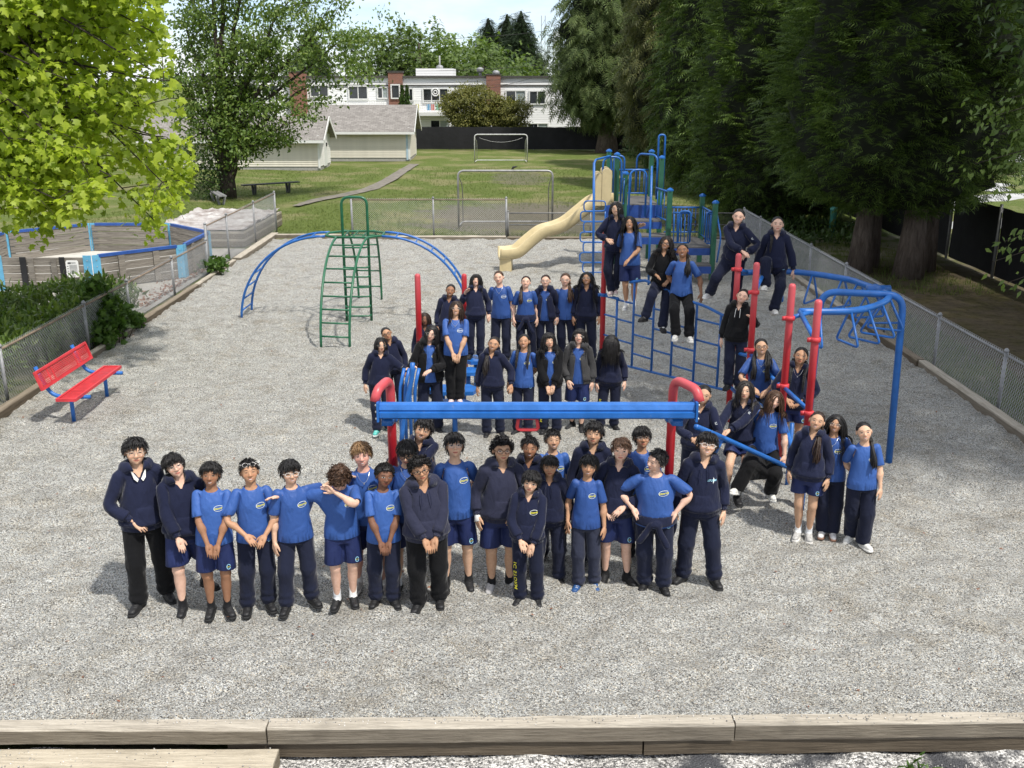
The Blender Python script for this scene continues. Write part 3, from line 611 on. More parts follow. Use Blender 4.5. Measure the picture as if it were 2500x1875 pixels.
def build_hair(st, Mh, body, r_, q):
    mb = MB(); L = head_pts; bangs = q.get('bangs', 0)
    if st in ('short', 'fringe', 'spiky', 'tousled', 'side', 'curly', 'afro', 'brown_curly'):
        puff = {'short': .12, 'fringe': .13, 'spiky': .08, 'tousled': .15, 'side': .12, 'curly': .17, 'brown_curly': .20, 'afro': .16}[st]
        v, f = cap_mesh(LINE_SHORT, puff, r_); mb.add(L(Mh, v), f)
        if st in ('curly', 'afro', 'brown_curly'):
            n = {'curly': 230, 'afro': 420, 'brown_curly': 260}[st]; p, nn = scalp(n, LINE_SHORT, r_); fl, _ = flow(p, .3); k = {'curly': 1.12, 'afro': 1.09, 'brown_curly': 1.15}[st]
            locks(mb, HC + (p - HC) * k, nrm(nn * .35 + fl * .5 + r_.normal(size=p.shape) * .5), {'curly': .038, 'afro': .018, 'brown_curly': .042}[st], {'curly': .017, 'afro': .011, 'brown_curly': .019}[st], Mh, body, r_, 7, .2, {'curly': .011, 'afro': .006, 'brown_curly': .013}[st], .8, clear=.010, freq=1.5)
            if st != 'afro':
                x = np.linspace(-.05, .05, 26); rt = np.column_stack((x, -.070 + x ** 2 * 9, np.full(26, 1.566))) + r_.normal(size=(26, 3)) * .004
                locks(mb, rt, np.tile(A(0, -.7, .1), (26, 1)) + r_.normal(size=(26, 3)) * .3, .045, .016, Mh, body, r_, 7, .7, .010, .8, freq=1.5)
        else:
            n = 260; p, nn = scalp(n, LINE_SHORT, r_); fwd = {'short': .5, 'fringe': .6, 'spiky': .2, 'tousled': .3, 'side': .1}[st]; fl, _ = flow(p, fwd); lift = {'short': .10, 'fringe': .05, 'spiky': .9, 'tousled': .30, 'side': .18}[st]
            if st == 'side': fl = nrm(fl + A(.7, 0, .2))
            if st == 'tousled': fl = nrm(fl + r_.normal(size=p.shape) * .45)
            ln = {'short': .055, 'fringe': .065, 'spiky': .034, 'tousled': .055, 'side': .055}[st]
            locks(mb, HC + (p - HC) * (1 + puff * .8), nrm(nn * lift + fl), ln * r_.uniform(.7, 1.25, n), .017, Mh, body, r_, 5, .3, .002, .45, clear=.003 + puff * .07, drop=.05 if st == 'spiky' else .22)
            if st != 'spiky':
                m = 46; x = np.linspace(-.062, .062, m); rt = np.column_stack((x, -.070 + x ** 2 * 9, np.full(m, 1.578) - x ** 2 * 4)) + r_.normal(size=(m, 3)) * .003; sw = {'side': .8}.get(st, 0) + r_.normal() * .25
                locks(mb, rt, np.tile(A(sw, -.8, .05), (m, 1)) + np.column_stack((x * 3, 0 * x, 0 * x)) + r_.normal(size=(m, 3)) * .15, {'fringe': .074, 'short': .050, 'tousled': .055, 'side': .05}[st] * r_.uniform(.75, 1.15, m), .014, Mh, body, r_, 6, .8, .001, .45, clear=.010, drop=.25)
    else:
        side = q.get('part', 0.0); tied = st in ('ponytail', 'bun', 'side_tail', 'braid', 'braids', 'side_braid', 'two_tails'); v, f = cap_mesh(LINE_TIED if tied else LINE_LONG, .03 if tied else .045, r_); mb.add(L(Mh, v), f)
        if tied:
            n = 130; p, nn = scalp(n, LINE_TIED, r_)
            if st in ('braids', 'two_tails'): tie = np.column_stack((np.sign(p[:, 0]) * .066, np.full(n, .055), np.full(n, 1.44)))
            else: tie = np.tile(A(0, .112, q.get('tie', 1.50)), (n, 1))
            fl = tie - p; ln = np.linalg.norm(fl, axis=1) * 1.05; locks(mb, HC + (p - HC) * 1.03, nrm(fl), ln, .019, Mh, body, r_, 6, 0.0, 0, .3, clear=.002, target=L(Mh, tie))
            tp = lambda s: L(Mh, A(s * .066, .060, 1.43)[None])[0]; back = L(Mh, A(0, .115, q.get('tie', 1.50))[None])[0]
            if st == 'ponytail': tail(mb, back, back + A(0, .06, -.06), back + A(.01, .05, -.24), .03, None, r_)
            if st in ('side_tail', 'side_braid', 'braid'):
                s = q.get('tail_side', -1); sh = L(Mh, A(s * .055, .05, 1.40)[None])[0]; ch = q['chest'](A(s * .075, -.125, 1.22)); en = q['chest'](A(s * .085, -.135, q.get('tail_end', 1.08)))
                if st == 'side_tail': tail(mb, back, sh + A(s * .03, .01, 0), sh + A(s * .02, -.05, -.05), .03, None, r_, 22, seg=6); tail(mb, sh + A(s * .01, -.02, 0), ch, en, .036, None, r_, 40, .007)
                else: braid(mb, [back, sh + A(s * .02, 0, .01), q['chest'](A(s * .07, -.11, 1.27)), ch, en], .016, .011, 12)
            if st in ('braids', 'two_tails'):
                for s in (-1, 1):
                    a = tp(s); b = q['chest'](A(s * .085, -.10, 1.275)); c = q['chest'](A(s * .085, -.14, 1.18)); e = q['chest'](A(s * .088, -.142, q.get('tail_end', 1.06)))
                    if st == 'braids': braid(mb, [a, (a + b) / 2 + A(s * .015, -.01, 0), b, c, e], .017, .011, 12)
                    else: tail(mb, a, (a + b) / 2 + A(s * .03, -.02, 0), c, .034, None, r_, 26, seg=7); tail(mb, (b * .6 + c * .4), c, e, .036, None, r_, 30, .005)
            if bangs: bangs_locks(mb, Mh, body, r_, .05)
        else:
            ln, wv, n = {'bob': (.20, .002, 200), 'long': (.40, .003, 250), 'very_long': (.62, .004, 260), 'wavy': (.42, .016, 250), 'very_long_wavy': (.64, .018, 260), 'over_face': (.50, .004, 230)}[st]
            p, nn = scalp(n, LINE_LONG, r_); fl, _ = part_flow(p, side)
            locks(mb, HC + (p - HC) * 1.045, nrm(fl + nn * .25), ln * r_.uniform(.72, 1.08, n), .0165, Mh, body, r_, 11, .9, wv, .4, .3, .25, .007, drop=.55)
            m = 60; sgn = np.where(np.arange(m) % 2, 1, -1); x = sgn * r_.uniform(.062, .073, m); yy = r_.uniform(-.015, .04, m); rt = np.column_stack((x, yy, r_.uniform(1.50, 1.56, m)))
            locks(mb, HC + (rt - HC) * 1.08, np.column_stack((np.sign(x) * .45, np.full(m, -.02), np.full(m, -1.0))), ln * r_.uniform(.75, 1.0, m), .016, Mh, body, r_, 11, .8, wv, .4, .2, .25, .010, drop=.6)
            if st == 'over_face':
                m = 80; x = np.linspace(-.068, .068, m); rt = np.column_stack((x, -.045 + x ** 2 * 8, np.full(m, 1.575) - x ** 2 * 5)); rt = HC + (rt - HC) * 1.06
                locks(mb, rt, np.tile(A(0, -.55, -.8), (m, 1)), .46 * r_.uniform(.75, 1, m), .015, Mh, body, r_, 11, 1.0, .004, .4, .2, .25, .022, drop=.6)
            if bangs: bangs_locks(mb, Mh, body, r_, .058)
    return mb
def bangs_locks(mb, Mh, body, r_, ln):
    m = 40; x = np.linspace(-.058, .058, m); rt = np.column_stack((x, -.064 + x ** 2 * 9, np.full(m, 1.576) - x ** 2 * 3)) + r_.normal(size=(m, 3)) * .002
    locks(mb, rt, np.tile(A(0, -.7, -.5), (m, 1)), ln * r_.uniform(.85, 1.1, m), .014, Mh, body, r_, 6, 1.0, .001, .4, .3, .3, .010)

# ---- one person
SHARED = {}
def rigid(name, key, build, Mx, mat, parent, smooth=True):
    if key not in SHARED: SHARED[key] = build()
    v, f = SHARED[key]; return mk(name, head_pts(Mx, v), f, mat, parent, smooth)
def glasses_shape(w, h, r):
    mb = MB(); t = np.linspace(0, 2 * pi, 21)[:-1]
    for s in (-1, 1): mb.tube(np.column_stack((s * .033 + w * np.cos(t), -.094 + .010 * np.abs(s * .033 + w * np.cos(t)) / .06, 1.483 + h * np.sin(t))), r, 5, closed=True)
    mb.tube([(-.033 + w * .95, -.094, 1.487), (0, -.099, 1.490), (.033 - w * .95, -.094, 1.487)], r, 5)
    for s in (-1, 1): mb.tube([(s * (.033 + w), -.084, 1.487), (s * .074, -.060, 1.489), (s * .079, .012, 1.488)], r, 5)
    return mb.data()
def lens_shape(w, h):
    mb = MB(); t = np.linspace(0, 2 * pi, 17)[:-1]
    for s in (-1, 1): mb.add(np.column_stack((s * .033 + w * np.cos(t), -.0935 + .010 * np.abs(s * .033 + w * np.cos(t)) / .06, 1.483 + h * np.sin(t))), [tuple(range(16))])
    return mb.data()
SKIN = {'fair': (.68, .44, .33), 'pink': (.66, .38, .30), 'light': (.64, .41, .28), 'olive': (.52, .32, .205), 'tan': (.46, .26, .155), 'brown': (.32, .165, .095), 'dark': (.19, .092, .056)}
HAIR = {'black': (.012, .011, .011), 'soft_black': (.020, .016, .014), 'dark_brown': (.032, .018, .012), 'brown': (.075, .040, .022), 'light_brown': (.13, .075, .038), 'blond': (.22, .135, .065)}
NPEOPLE = 0
def person(q):
    """q: label, pos or foot pixel, height, turn, pose and clothes; the body is the thing, clothes and hair are its children"""
    global NPEOPLE; NPEOPLE += 1; r_ = np.random.default_rng(100 + NPEOPLE)
    pos = A(*q['pos']); h = q['h']; s = h / (1.386 + .20 * q.get('hs', 1.01)); yaw = q.get('turn', 0) - math.degrees(math.atan2(pos[0], pos[1])) * q.get('aim', .8)
    q = dict(q); nj = lambda k: float(np.clip(r_.normal(), -1.6, 1.6)) * k
    if 'pel' not in q:                             # everyone stands a little differently
        q['pel'] = (nj(.016), nj(.008), -.004); q.setdefault('pyaw', nj(5)); q.setdefault('bend', (nj(2), nj(2.5), nj(4))); yaw += nj(5)
        if pos[2] < .05: pos = pos - A(0, 0, .012)
        for sd in 'LR': q.setdefault('foot' + sd, (.098 + nj(.018), nj(.035), 0, 9 + nj(9)))
    for sd in 'LR':
        a_ = q.get('arm' + sd, q.get('arms', 'down')); a_ = ARMS[a_] if isinstance(a_, str) else a_
        q['arm' + sd] = (tuple(np.array(a_[0]) + A(nj(.010), nj(.010), nj(.014))),) + tuple(a_[1:])
    h0, p0, r0 = q['head']; q['head'] = (h0 + nj(4), p0 + nj(3), r0 + nj(4)); q.setdefault('fw', 1 + nj(.025)); Mx = pose(q); Rz = RZ(yaw)
    T = lambda v: (np.asarray(v) @ Rz.T) * s
    o = link("person", None, None, pos); tp_, bt_ = q.get('top', 't_shirt'), q.get('bottom', 'trousers'); vb = skin(Mx, shrink(TPL['body'][0], UA + FA - .03 if tp_ != 't_shirt' else .17, {'shorts': .55, 'short_shorts': .65}.get(bt_, .13), True), WTS['body'])
    me = mesh_np("person", T(vb), TPL['body'][1], MS, True); at = me.attributes.new("rest", 'FLOAT_VECTOR', 'POINT'); at.data.foreach_set("vector", TPL['body'][0].astype(np.float32).ravel())
    COL.objects.unlink(o); bpy.data.objects.remove(o); o = link("person", me, None, pos); tag(o, q['label'], 'person', q.get('group', 'schoolmates posing for the group photograph'))
    o['skin_tone'] = [*SKIN[q.get('skin', 'light')], 1.0]; hc = HAIR[q.get('hair_tone', 'black')]; o['brow_tone'] = [*(x * 1.2 for x in hc), 1.0]; o['smile'] = float(q.get('smile', .5)); o['eyes_shut'] = float(q.get('shut', .25))
    def part(name, tpl, mat, parent=o, flip=False, infl=0.0):
        v, f = TPL[tpl]; w = WTS[tpl]
        if flip: v = v * A(-1, 1, 1); w = w[:, [BI[b[:-1] + ('R' if b[-1] == 'L' else 'L')] if b[:-1] + 'R' in BI and b[-1] in 'LR' else BI[b] for b in BN]]; f = f[:, ::-1]
        return mk(name, T(skin(Mx, v, w)), f, mat, parent, True)
    top, bot = q.get('top', 't_shirt'), q.get('bottom', 'trousers'); tc_ = q.get('top_col', 'royal' if top == 't_shirt' else 'navy'); bc_ = q.get('bot_col', 'short_navy' if 'shorts' in bot else 'trouser_navy')
    if top == 'jacket': mk('t_shirt', T(skin(Mx, shrink(TPL['t_shirt'][0], .3, 0, False) * A(.97, .97, 1), WTS['t_shirt'])), TPL['t_shirt'][1], CL['royal'], o, True)
    to = part({'t_shirt': 't_shirt', 'hoodie': 'hoodie', 'jacket': 'jacket'}[top], top, CL[tc_]); bo_ = part({'wide_trousers': 'trousers', 'short_shorts': 'shorts'}.get(bot, bot), bot, CL[bc_])
    su, ssl = SHO[q.get('shoes', 'black')]
    for fl in (False, True):
        sh = part('shoe', 'shoe', su, o, fl); part('sole', 'sole', ssl, sh, fl)
        lm = MB(); sg = -1 if fl else 1
        for k in range(4):
            y = -.030 - k * .020; lm.tube([(sg * .078, y + .004, .082 - k * .006), (sg * .100, y, .092 - k * .0068), (sg * .122, y + .004, .080 - k * .006)], .0035, 4)
        lv_, lf_ = lm.data(); mk('lace', T(head_pts(Mx['foot' + ('R' if fl else 'L')], lv_)), lf_, LACE_W if q.get('shoes', 'black') != 'black' else LACE_B, sh)
        if q.get('sock') : part('sock', 'sock', CL[q['sock']], o, fl)
    if q.get('tied'): part('tied_jumper', 'tied_jumper', CL['navy'])
    def pr(key, kind, mat, parent, nm):
        k = key + kind
        if k in PR: v, f, w = PR[k]; mk(nm, T(skin(Mx, v, w)), f, mat, parent)
    lg = q.get('logo', top == 't_shirt' or top == 'jacket')
    if lg == 'bolt': pr('bolt_word', 'hoodie', M_CYAN, to, 'lettering'); pr('bolt', 'hoodie', M_WHT, to, 'logo')
    elif lg:
        tp = 't_shirt' if top == 'jacket' else top; far = q.get('pale_logo'); pr('word', tp, M_WHT if far else M_YEL, to, 'lettering'); pr('ring', tp, M_WHT, to, 'logo')
    if q.get('crest', 'shorts' in bot): pr('crest', bot, M_CYAN, bo_, 'logo'); pr('crestword', bot, M_YEL, bo_, 'lettering')
    if q.get('leg_print'): pr('leg', 'trousers', M_YEL, bo_, 'lettering')
    if q.get('sleeve_print'): pr('sleeve', 'hoodie', M_WHT, to, 'lettering')
    Mh = Mx['head']; chest = lambda p: ap(Mx['chest'], p); q['chest'] = chest; g = q.get('girth', 1)
    up = .022 if top != 't_shirt' else 0.0
    body = [(chest(A(0, .02, 1.10)), chest(A(0, .012, 1.24)), .10 + up, .10 + up), (chest(A(-.13, .01, 1.255)), chest(A(.13, .01, 1.255)), .066 + up, .066 + up), (chest(A(-.07, 0, 1.0)), chest(A(-.07, 0, 1.22)), .100 + up * .7, .09 + up), (chest(A(.07, 0, 1.0)), chest(A(.07, 0, 1.22)), .100 + up * .7, .09 + up),
            (chest(A(0, .015, 1.30)), ap(Mh, A(0, .01, 1.40)), .055 + up * .9, .050)]
    for sd in 'LR': M_ = Mx['uarm' + sd]; ml = A(1 if sd == 'L' else -1, 1, 1); body.append((ap(M_, J['sh'] * ml), ap(M_, J['el'] * ml), .062 + up * .6, .05 + up * .6))
    hb = build_hair(q.get('hair', 'short'), Mh, body, r_, q); v, f = hb.data(); ho = mk('hair', T(v), f, MH, o, True); ho['hair_tone'] = [*hc, 1.0]
    gl = q.get('glasses')
    if gl:
        w, hh, rr, gm = {'round': (.0225, .0205, .0016, M_FRAME_M), 'thin': (.0235, .0175, .0015, M_FRAME_M), 'black': (.0245, .0180, .0028, M_FRAME_B), 'brown': (.0250, .0200, .0026, M_FRAME_T), 'clear': (.0245, .0190, .0026, M_FRAME_C)}[gl]
        Mg = Mh if not q.get('glasses_up') else np.column_stack((Mh[:, :3] @ RX(-14), Mh[:, 3] + Mh[:, :3] @ (A(0, .395, .022) + A(0, 0, 0) - (RX(-14) - np.eye(3)) @ A(0, 0, 0)) * 0 + ap(Mh, A(0, 0, 1.5)) - ap(np.column_stack((Mh[:, :3] @ RX(-14), Mh[:, 3])), A(0, -.012, 1.44))))
        go = mk('glasses', T(head_pts(Mg, glasses_shape(w, hh, rr)[0])), glasses_shape(w, hh, rr)[1], gm, o, True); lv_, lf_ = lens_shape(w, hh); mk('lens', T(head_pts(Mg, lv_)), lf_, M_LENS, go)
    if q.get('necklace'):
        t = np.linspace(-1, 1, 13); c = np.array([chest(A(x * .060, -.070 - .045 * (1 - x * x) ** .5, 1.325 - .085 * (1 - x * x))) for x in t]); nm = MB(); nm.tube(c, .0018, 4); nm.box(c[6] + A(0, -.003, -.008), (.012, .004, .016)); nm.build_local = None
        v, f = nm.data(); mk('necklace', T(v), f, M_SILV, o)
    if top == 'hoodie' and q.get('strings'):
        for sg in (-1, 1):
            c = np.array([chest(A(sg * .030, -.088, 1.30)), chest(A(sg * .036, -.118, 1.25)), chest(A(sg * .038, -.128, 1.17))]); sm = MB(); sm.tube(c, .004, 5); v, f = sm.data(); mk('drawstring', T(v), f, CL['navy' if not q.get('strings') == 'pale' else 'white'], to)
    if q.get('collar'):
        cm = MB()
        for sg in (-1, 1): cm.add([chest(A(sg * .010, -.090, 1.265)), chest(A(sg * .050, -.072, 1.335)), chest(A(sg * .062, -.050, 1.345)), chest(A(sg * .046, -.094, 1.275)), chest(A(sg * .022, -.100, 1.245))], [(0, 1, 2, 3, 4)])
        v, f = cm.data(); mk('collar', T(v), f, CL['white'], o)
    if q.get('bandage'):
        a, b = ap(Mx['farmR'], mir(J['wr'] - AD * .06)), ap(Mx['handR'], mir(J['wr'] + AD * .06)); bm = MB(); bm.tube([a, ap(Mx['farmR'], mir(J['wr'])), b], [.036, .031, .036], 10); v, f = bm.data(); mk('bandage', T(v), f, M_GAUZE, o, True)
    return o
# ================================================================ ground, gravel, timbers, path
def fnoise(nx, ny, dx, scales, seed):              # smooth noise on a grid, summed over feature sizes
    r_ = np.random.default_rng(seed); out = np.zeros((nx, ny)); fx = np.fft.fftfreq(nx, dx)[:, None]; fy = np.fft.fftfreq(ny, dx)[None]; k = np.hypot(fx, fy)
    for L, a in scales:
        w = np.fft.fft2(r_.normal(size=(nx, ny))); g = np.real(np.fft.ifft2(w * np.exp(-((k * L) - 1) ** 2 * 3))); out += a * g / g.std()
    return out
def grid_mesh(x0, x1, y0, y1, dx, zf):
    nx, ny = int((x1 - x0) / dx) + 1, int((y1 - y0) / dx) + 1; X_, Y_ = np.meshgrid(np.linspace(x0, x1, nx), np.linspace(y0, y1, ny), indexing='ij'); Z = zf(X_, Y_, nx, ny)
    V = np.stack((X_, Y_, Z), -1).reshape(-1, 3); i = np.arange(nx * ny).reshape(nx, ny); F = np.stack((i[:-1, :-1], i[1:, :-1], i[1:, 1:], i[:-1, 1:]), -1).reshape(-1, 4); return V, F
def gravel_material():
    m = Mat("pea_gravel", .8, spec=.25); v = m.coord('Object'); c = m.voro(v, 110); g = m.voro(v, 110, 'F1', 'Distance'); h = m.sep(c)[0]; c2 = m.voro(v, 180); k2 = m.sep(c2)[1]
    col = m.ramp(h * .85 + k2 * .15, [(.10, (.065, .064, .062)), (.30, (.25, .247, .230)), (.55, (.385, .380, .352)), (.78, (.53, .523, .488)), (1, (.84, .83, .78))])
    tint = m.ramp(m.sep(c)[1], [(0, (.95, .97, 1.0)), (.75, (1, 1, .98)), (.9, (1.0, .86, .68)), (1, (.85, .92, 1.05))]); col = m.mix(1.0, col, tint, 'MULTIPLY')
    big = m.noise(v, .55, 5, .6, dist=.6); bl2 = m.noise(v, 2.3, 5, .62, dist=.5); damp = m.ramp(big * .45 + bl2 * .55, [(.50, (1, 1, 1)), (.64, (.86, .82, .76)), (.74, (.70, .63, .55))]); col = m.mix(1.0, col, damp, 'MULTIPLY')
    mid = m.noise(m.coord('Object', (.75, 1.5, 1)), 3.0, 5, .68, dist=.4); col = m.mix(1.0, col, m.ramp(mid, [(.36, (.84, .83, .82)), (.50, (1.0, 1.0, 1.0)), (.64, (1.08, 1.08, 1.08))]), 'MULTIPLY')
    m.color(col); m.bump((g * -1.0) + m.noise(v, 18, 3) * 1.6, .014, .9); return m.m
M_GRAVEL = gravel_material()
GX0, GX1, GY0, GY1 = -8.02, 7.55, 6.92, 33.0
def gz(X_, Y_, nx, ny): return np.clip(fnoise(nx, ny, .085, [(.26, .0105), (.5, .013), (1.4, .012), (4, .014)], 3), -.06, .06) + .0
V, F = grid_mesh(GX0, GX1, GY0, GY1, .085, gz); tag(mk("gravel_ground", V, F, M_GRAVEL, None, True), kind='structure')
GRV = (V, F)
def grass_material():
    m = Mat("lawn", .9, spec=.1); v = m.coord('Object'); a = m.noise(v, .35, 5, .6); b = m.noise(v, 9, 5, .7); c = m.noise(v, 60, 3, .7)
    g = m.ramp(b * .55 + c * .45, [(.28, (.043, .066, .014)), (.5, (.106, .142, .034)), (.72, (.200, .225, .070))]); dry = m.ramp(c, [(.3, (.18, .155, .080)), (.7, (.34, .30, .165))])
    col = m.mix(a.ss(.46, .64) * .6, g, dry)
    x, y, z = m.sep(v); d = ((x - 1.2) / 5.2).sq() + ((y - 38.6) / 5.2).sq(); dn = d + (m.noise(v, .7, 5) - .5) * 2.2; soil = m.ramp(m.noise(v, 14, 4), [(.3, (.10, .085, .068)), (.7, (.20, .178, .150))]); col = m.mix(dn.ss(1.1, .55) * .85, col, soil)
    e = ((x - .4) / 2.0).sq() + ((y - 55) / 5.0).sq() + (m.noise(v, .9, 4) - .5) * 1.8; col = m.mix(e.ss(.8, .3) * .6, col, soil)
    w = y.ss(35.2, 33.4) * (m.noise(v, 1.3, 3)).ss(.40, .58); col = m.mix(w * .7, col, (.27, .24, .19))
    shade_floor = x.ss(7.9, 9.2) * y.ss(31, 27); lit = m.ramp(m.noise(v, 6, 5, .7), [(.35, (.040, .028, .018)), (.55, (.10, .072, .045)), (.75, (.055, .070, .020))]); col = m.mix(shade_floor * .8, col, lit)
    m.color(col); m.bump(b * .5 + c, .03); return m.m
M_GRASS = grass_material()
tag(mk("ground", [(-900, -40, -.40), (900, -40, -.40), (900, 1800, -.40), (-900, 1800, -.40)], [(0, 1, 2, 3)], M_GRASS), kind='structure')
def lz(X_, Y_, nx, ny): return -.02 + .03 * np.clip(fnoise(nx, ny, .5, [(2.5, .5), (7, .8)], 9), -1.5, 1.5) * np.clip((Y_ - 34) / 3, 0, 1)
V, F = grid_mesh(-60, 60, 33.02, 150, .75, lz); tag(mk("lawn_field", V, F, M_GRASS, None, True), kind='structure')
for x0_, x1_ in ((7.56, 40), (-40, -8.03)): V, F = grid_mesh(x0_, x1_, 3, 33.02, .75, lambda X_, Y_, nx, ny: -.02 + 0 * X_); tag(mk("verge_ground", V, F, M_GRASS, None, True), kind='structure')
# worn path from the sheds to the playground entrance
M_PATH = plain("worn_asphalt", (.175, .158, .130), .9, .3, 3, .01, 40)
pc = [G(u, v, 0) for u, v in ((1012, 402), (985, 418), (950, 441), (905, 463), (850, 476), (775, 490), (722, 505), (690, 525))]; pc = np.array(pc); pc = pc[:7]; pw = np.array([.30, .32, .36, .40, .38, .32, .16]); pw = np.interp(np.linspace(0, 6, 48), np.arange(7), pw) + rng.normal(size=48) * .018; pcr = pc; pc = np.array([np.interp(np.linspace(0, 6, 48), np.arange(7), pc[:, k]) for k in range(3)]).T; tn = nrm(np.gradient(pc, axis=0)); sd = np.column_stack((tn[:, 1], -tn[:, 0], 0 * tn[:, 0]))
vv = np.vstack((pc + sd * pw[:, None], pc - sd * pw[:, None])); vv[:, 2] = .05; n = len(pc); tag(mk("path", vv, [(i, i + 1, n + i + 1, n + i) for i in range(n - 1)], M_PATH), kind='structure')
# lower strip in front of the timbers, with asphalt showing through
def low_mat():
    m = Mat("gravelly_asphalt", .85); v = m.coord('Object'); c = m.voro(v, 62); h = m.sep(c)[0]; peb = m.ramp(h, [(.1, (.09, .088, .085)), (.5, (.36, .35, .33)), (1, (.76, .74, .70))]); asp = m.ramp(m.noise(v, 60, 4), [(.3, (.035, .036, .040)), (.7, (.085, .086, .092))])
    x, y, z = m.sep(v); k = (m.noise(v, 1.4, 5, .6) + (y - 6.35) * .35 - x * .035).ss(.46, .56); m.color(m.mix(k, asp, peb)); m.bump(m.voro(v, 62, 'F1', 'Distance') * -1.0, .012); return m.m
V, F = grid_mesh(-9, 9, 4.4, 6.9, .1, lambda X_, Y_, nx, ny: -.235 + fnoise(nx, ny, .1, [(.5, .012), (1.5, .015)], 5)); tag(mk("lower_ground", V, F, low_mat(), None, True), kind='structure')
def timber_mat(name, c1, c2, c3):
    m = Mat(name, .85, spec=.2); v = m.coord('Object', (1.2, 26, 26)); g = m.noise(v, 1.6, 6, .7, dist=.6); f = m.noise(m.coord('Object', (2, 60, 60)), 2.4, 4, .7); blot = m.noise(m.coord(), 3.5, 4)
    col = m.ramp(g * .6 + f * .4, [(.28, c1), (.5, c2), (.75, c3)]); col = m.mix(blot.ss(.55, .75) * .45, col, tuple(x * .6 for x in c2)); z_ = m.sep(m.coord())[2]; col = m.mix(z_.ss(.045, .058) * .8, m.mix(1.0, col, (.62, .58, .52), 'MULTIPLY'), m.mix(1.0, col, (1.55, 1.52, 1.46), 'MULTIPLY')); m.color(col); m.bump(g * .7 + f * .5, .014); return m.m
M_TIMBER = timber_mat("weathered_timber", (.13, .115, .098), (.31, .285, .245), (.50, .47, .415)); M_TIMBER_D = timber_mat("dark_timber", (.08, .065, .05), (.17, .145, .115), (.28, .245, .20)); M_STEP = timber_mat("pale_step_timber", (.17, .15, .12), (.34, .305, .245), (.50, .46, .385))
def rough_beam(a, b, w, h, seg, seed, amp=.006):
    """a timber with worn, slightly wandering edges, end to end along x; local origin at a"""
    r_ = np.random.default_rng(seed); L = np.linalg.norm(np.asarray(b) - np.asarray(a)); mb = MB(); prof = [(-.5, -.5), (.5, -.5), (.5, .38), (.42, .5), (-.42, .5), (-.5, .38)]; V = []
    for i in range(seg + 1):
        for py, pz in prof: V.append((L * i / seg, py * w + r_.normal() * amp * .6, pz * h + r_.normal() * amp * .6))
    f = [];
    for i in range(seg): f += [(i * 6 + k, (i + 1) * 6 + k, (i + 1) * 6 + (k + 1) % 6, i * 6 + (k + 1) % 6) for k in range(6)]
    f += [tuple(range(6)), tuple(range(seg * 6, seg * 6 + 6))[::-1]]; return mb.add(V, f)
def timber(name, a, b, w, h, mat, label, group, seed):
    a, b = np.asarray(a, float), np.asarray(b, float); d = b - a; o = rough_beam(a, b, w, h, max(4, int(np.linalg.norm(d) / .35)), seed).build(name, mat); o.location = tuple(a); o.rotation_euler = (0, -math.atan2(d[2], math.hypot(d[0], d[1])), math.atan2(d[1], d[0])); return tag(o, label, 'timber', group)
TY = 6.84
xj1, xj2 = G(655, 1765, .08)[0], G(1790, 1755, .08)[0]
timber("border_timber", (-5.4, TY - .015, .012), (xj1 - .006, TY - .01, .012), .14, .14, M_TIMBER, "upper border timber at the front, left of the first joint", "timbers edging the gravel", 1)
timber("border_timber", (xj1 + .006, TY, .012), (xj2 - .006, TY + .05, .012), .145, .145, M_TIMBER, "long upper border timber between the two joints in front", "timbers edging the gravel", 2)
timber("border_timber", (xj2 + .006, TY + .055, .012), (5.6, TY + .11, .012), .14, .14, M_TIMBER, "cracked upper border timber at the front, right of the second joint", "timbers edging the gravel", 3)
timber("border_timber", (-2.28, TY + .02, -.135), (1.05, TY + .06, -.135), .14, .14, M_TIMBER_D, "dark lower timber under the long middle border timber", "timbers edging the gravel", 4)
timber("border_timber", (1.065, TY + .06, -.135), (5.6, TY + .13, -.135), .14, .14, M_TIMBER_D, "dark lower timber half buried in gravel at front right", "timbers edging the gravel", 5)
xs = G(678, 1830, -.06)[0]
st = thing("timber_step", (xs - 1.6, 6.5, -.1), "pale timber step of two long boards at bottom left corner", "step")
for i, (y0, y1, z1) in enumerate(((6.52, 6.74, -.075), (6.18, 6.505, -.085))):
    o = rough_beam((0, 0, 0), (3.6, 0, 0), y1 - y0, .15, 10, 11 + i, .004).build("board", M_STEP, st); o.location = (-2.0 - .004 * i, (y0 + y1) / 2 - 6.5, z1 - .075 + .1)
# edging along the side and back fences
def edge_run(x, ys, w, h, z, lab, seed):
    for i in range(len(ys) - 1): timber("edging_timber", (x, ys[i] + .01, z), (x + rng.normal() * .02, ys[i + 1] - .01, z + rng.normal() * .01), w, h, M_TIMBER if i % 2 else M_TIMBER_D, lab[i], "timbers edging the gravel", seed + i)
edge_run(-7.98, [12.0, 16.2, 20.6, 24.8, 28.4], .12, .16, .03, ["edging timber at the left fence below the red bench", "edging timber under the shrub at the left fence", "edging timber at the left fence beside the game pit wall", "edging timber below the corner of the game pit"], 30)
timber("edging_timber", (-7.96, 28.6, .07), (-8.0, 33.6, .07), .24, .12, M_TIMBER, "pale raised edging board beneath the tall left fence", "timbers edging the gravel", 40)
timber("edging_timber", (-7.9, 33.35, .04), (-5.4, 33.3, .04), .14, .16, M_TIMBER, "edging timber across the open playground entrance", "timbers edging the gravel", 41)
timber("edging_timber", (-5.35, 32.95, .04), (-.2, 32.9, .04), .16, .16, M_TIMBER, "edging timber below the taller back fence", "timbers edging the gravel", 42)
timber("edging_timber", (-.15, 32.9, .02), (7.5, 32.9, .02), .16, .14, M_TIMBER_D, "dark edging timber below the low back fence", "timbers edging the gravel", 43)
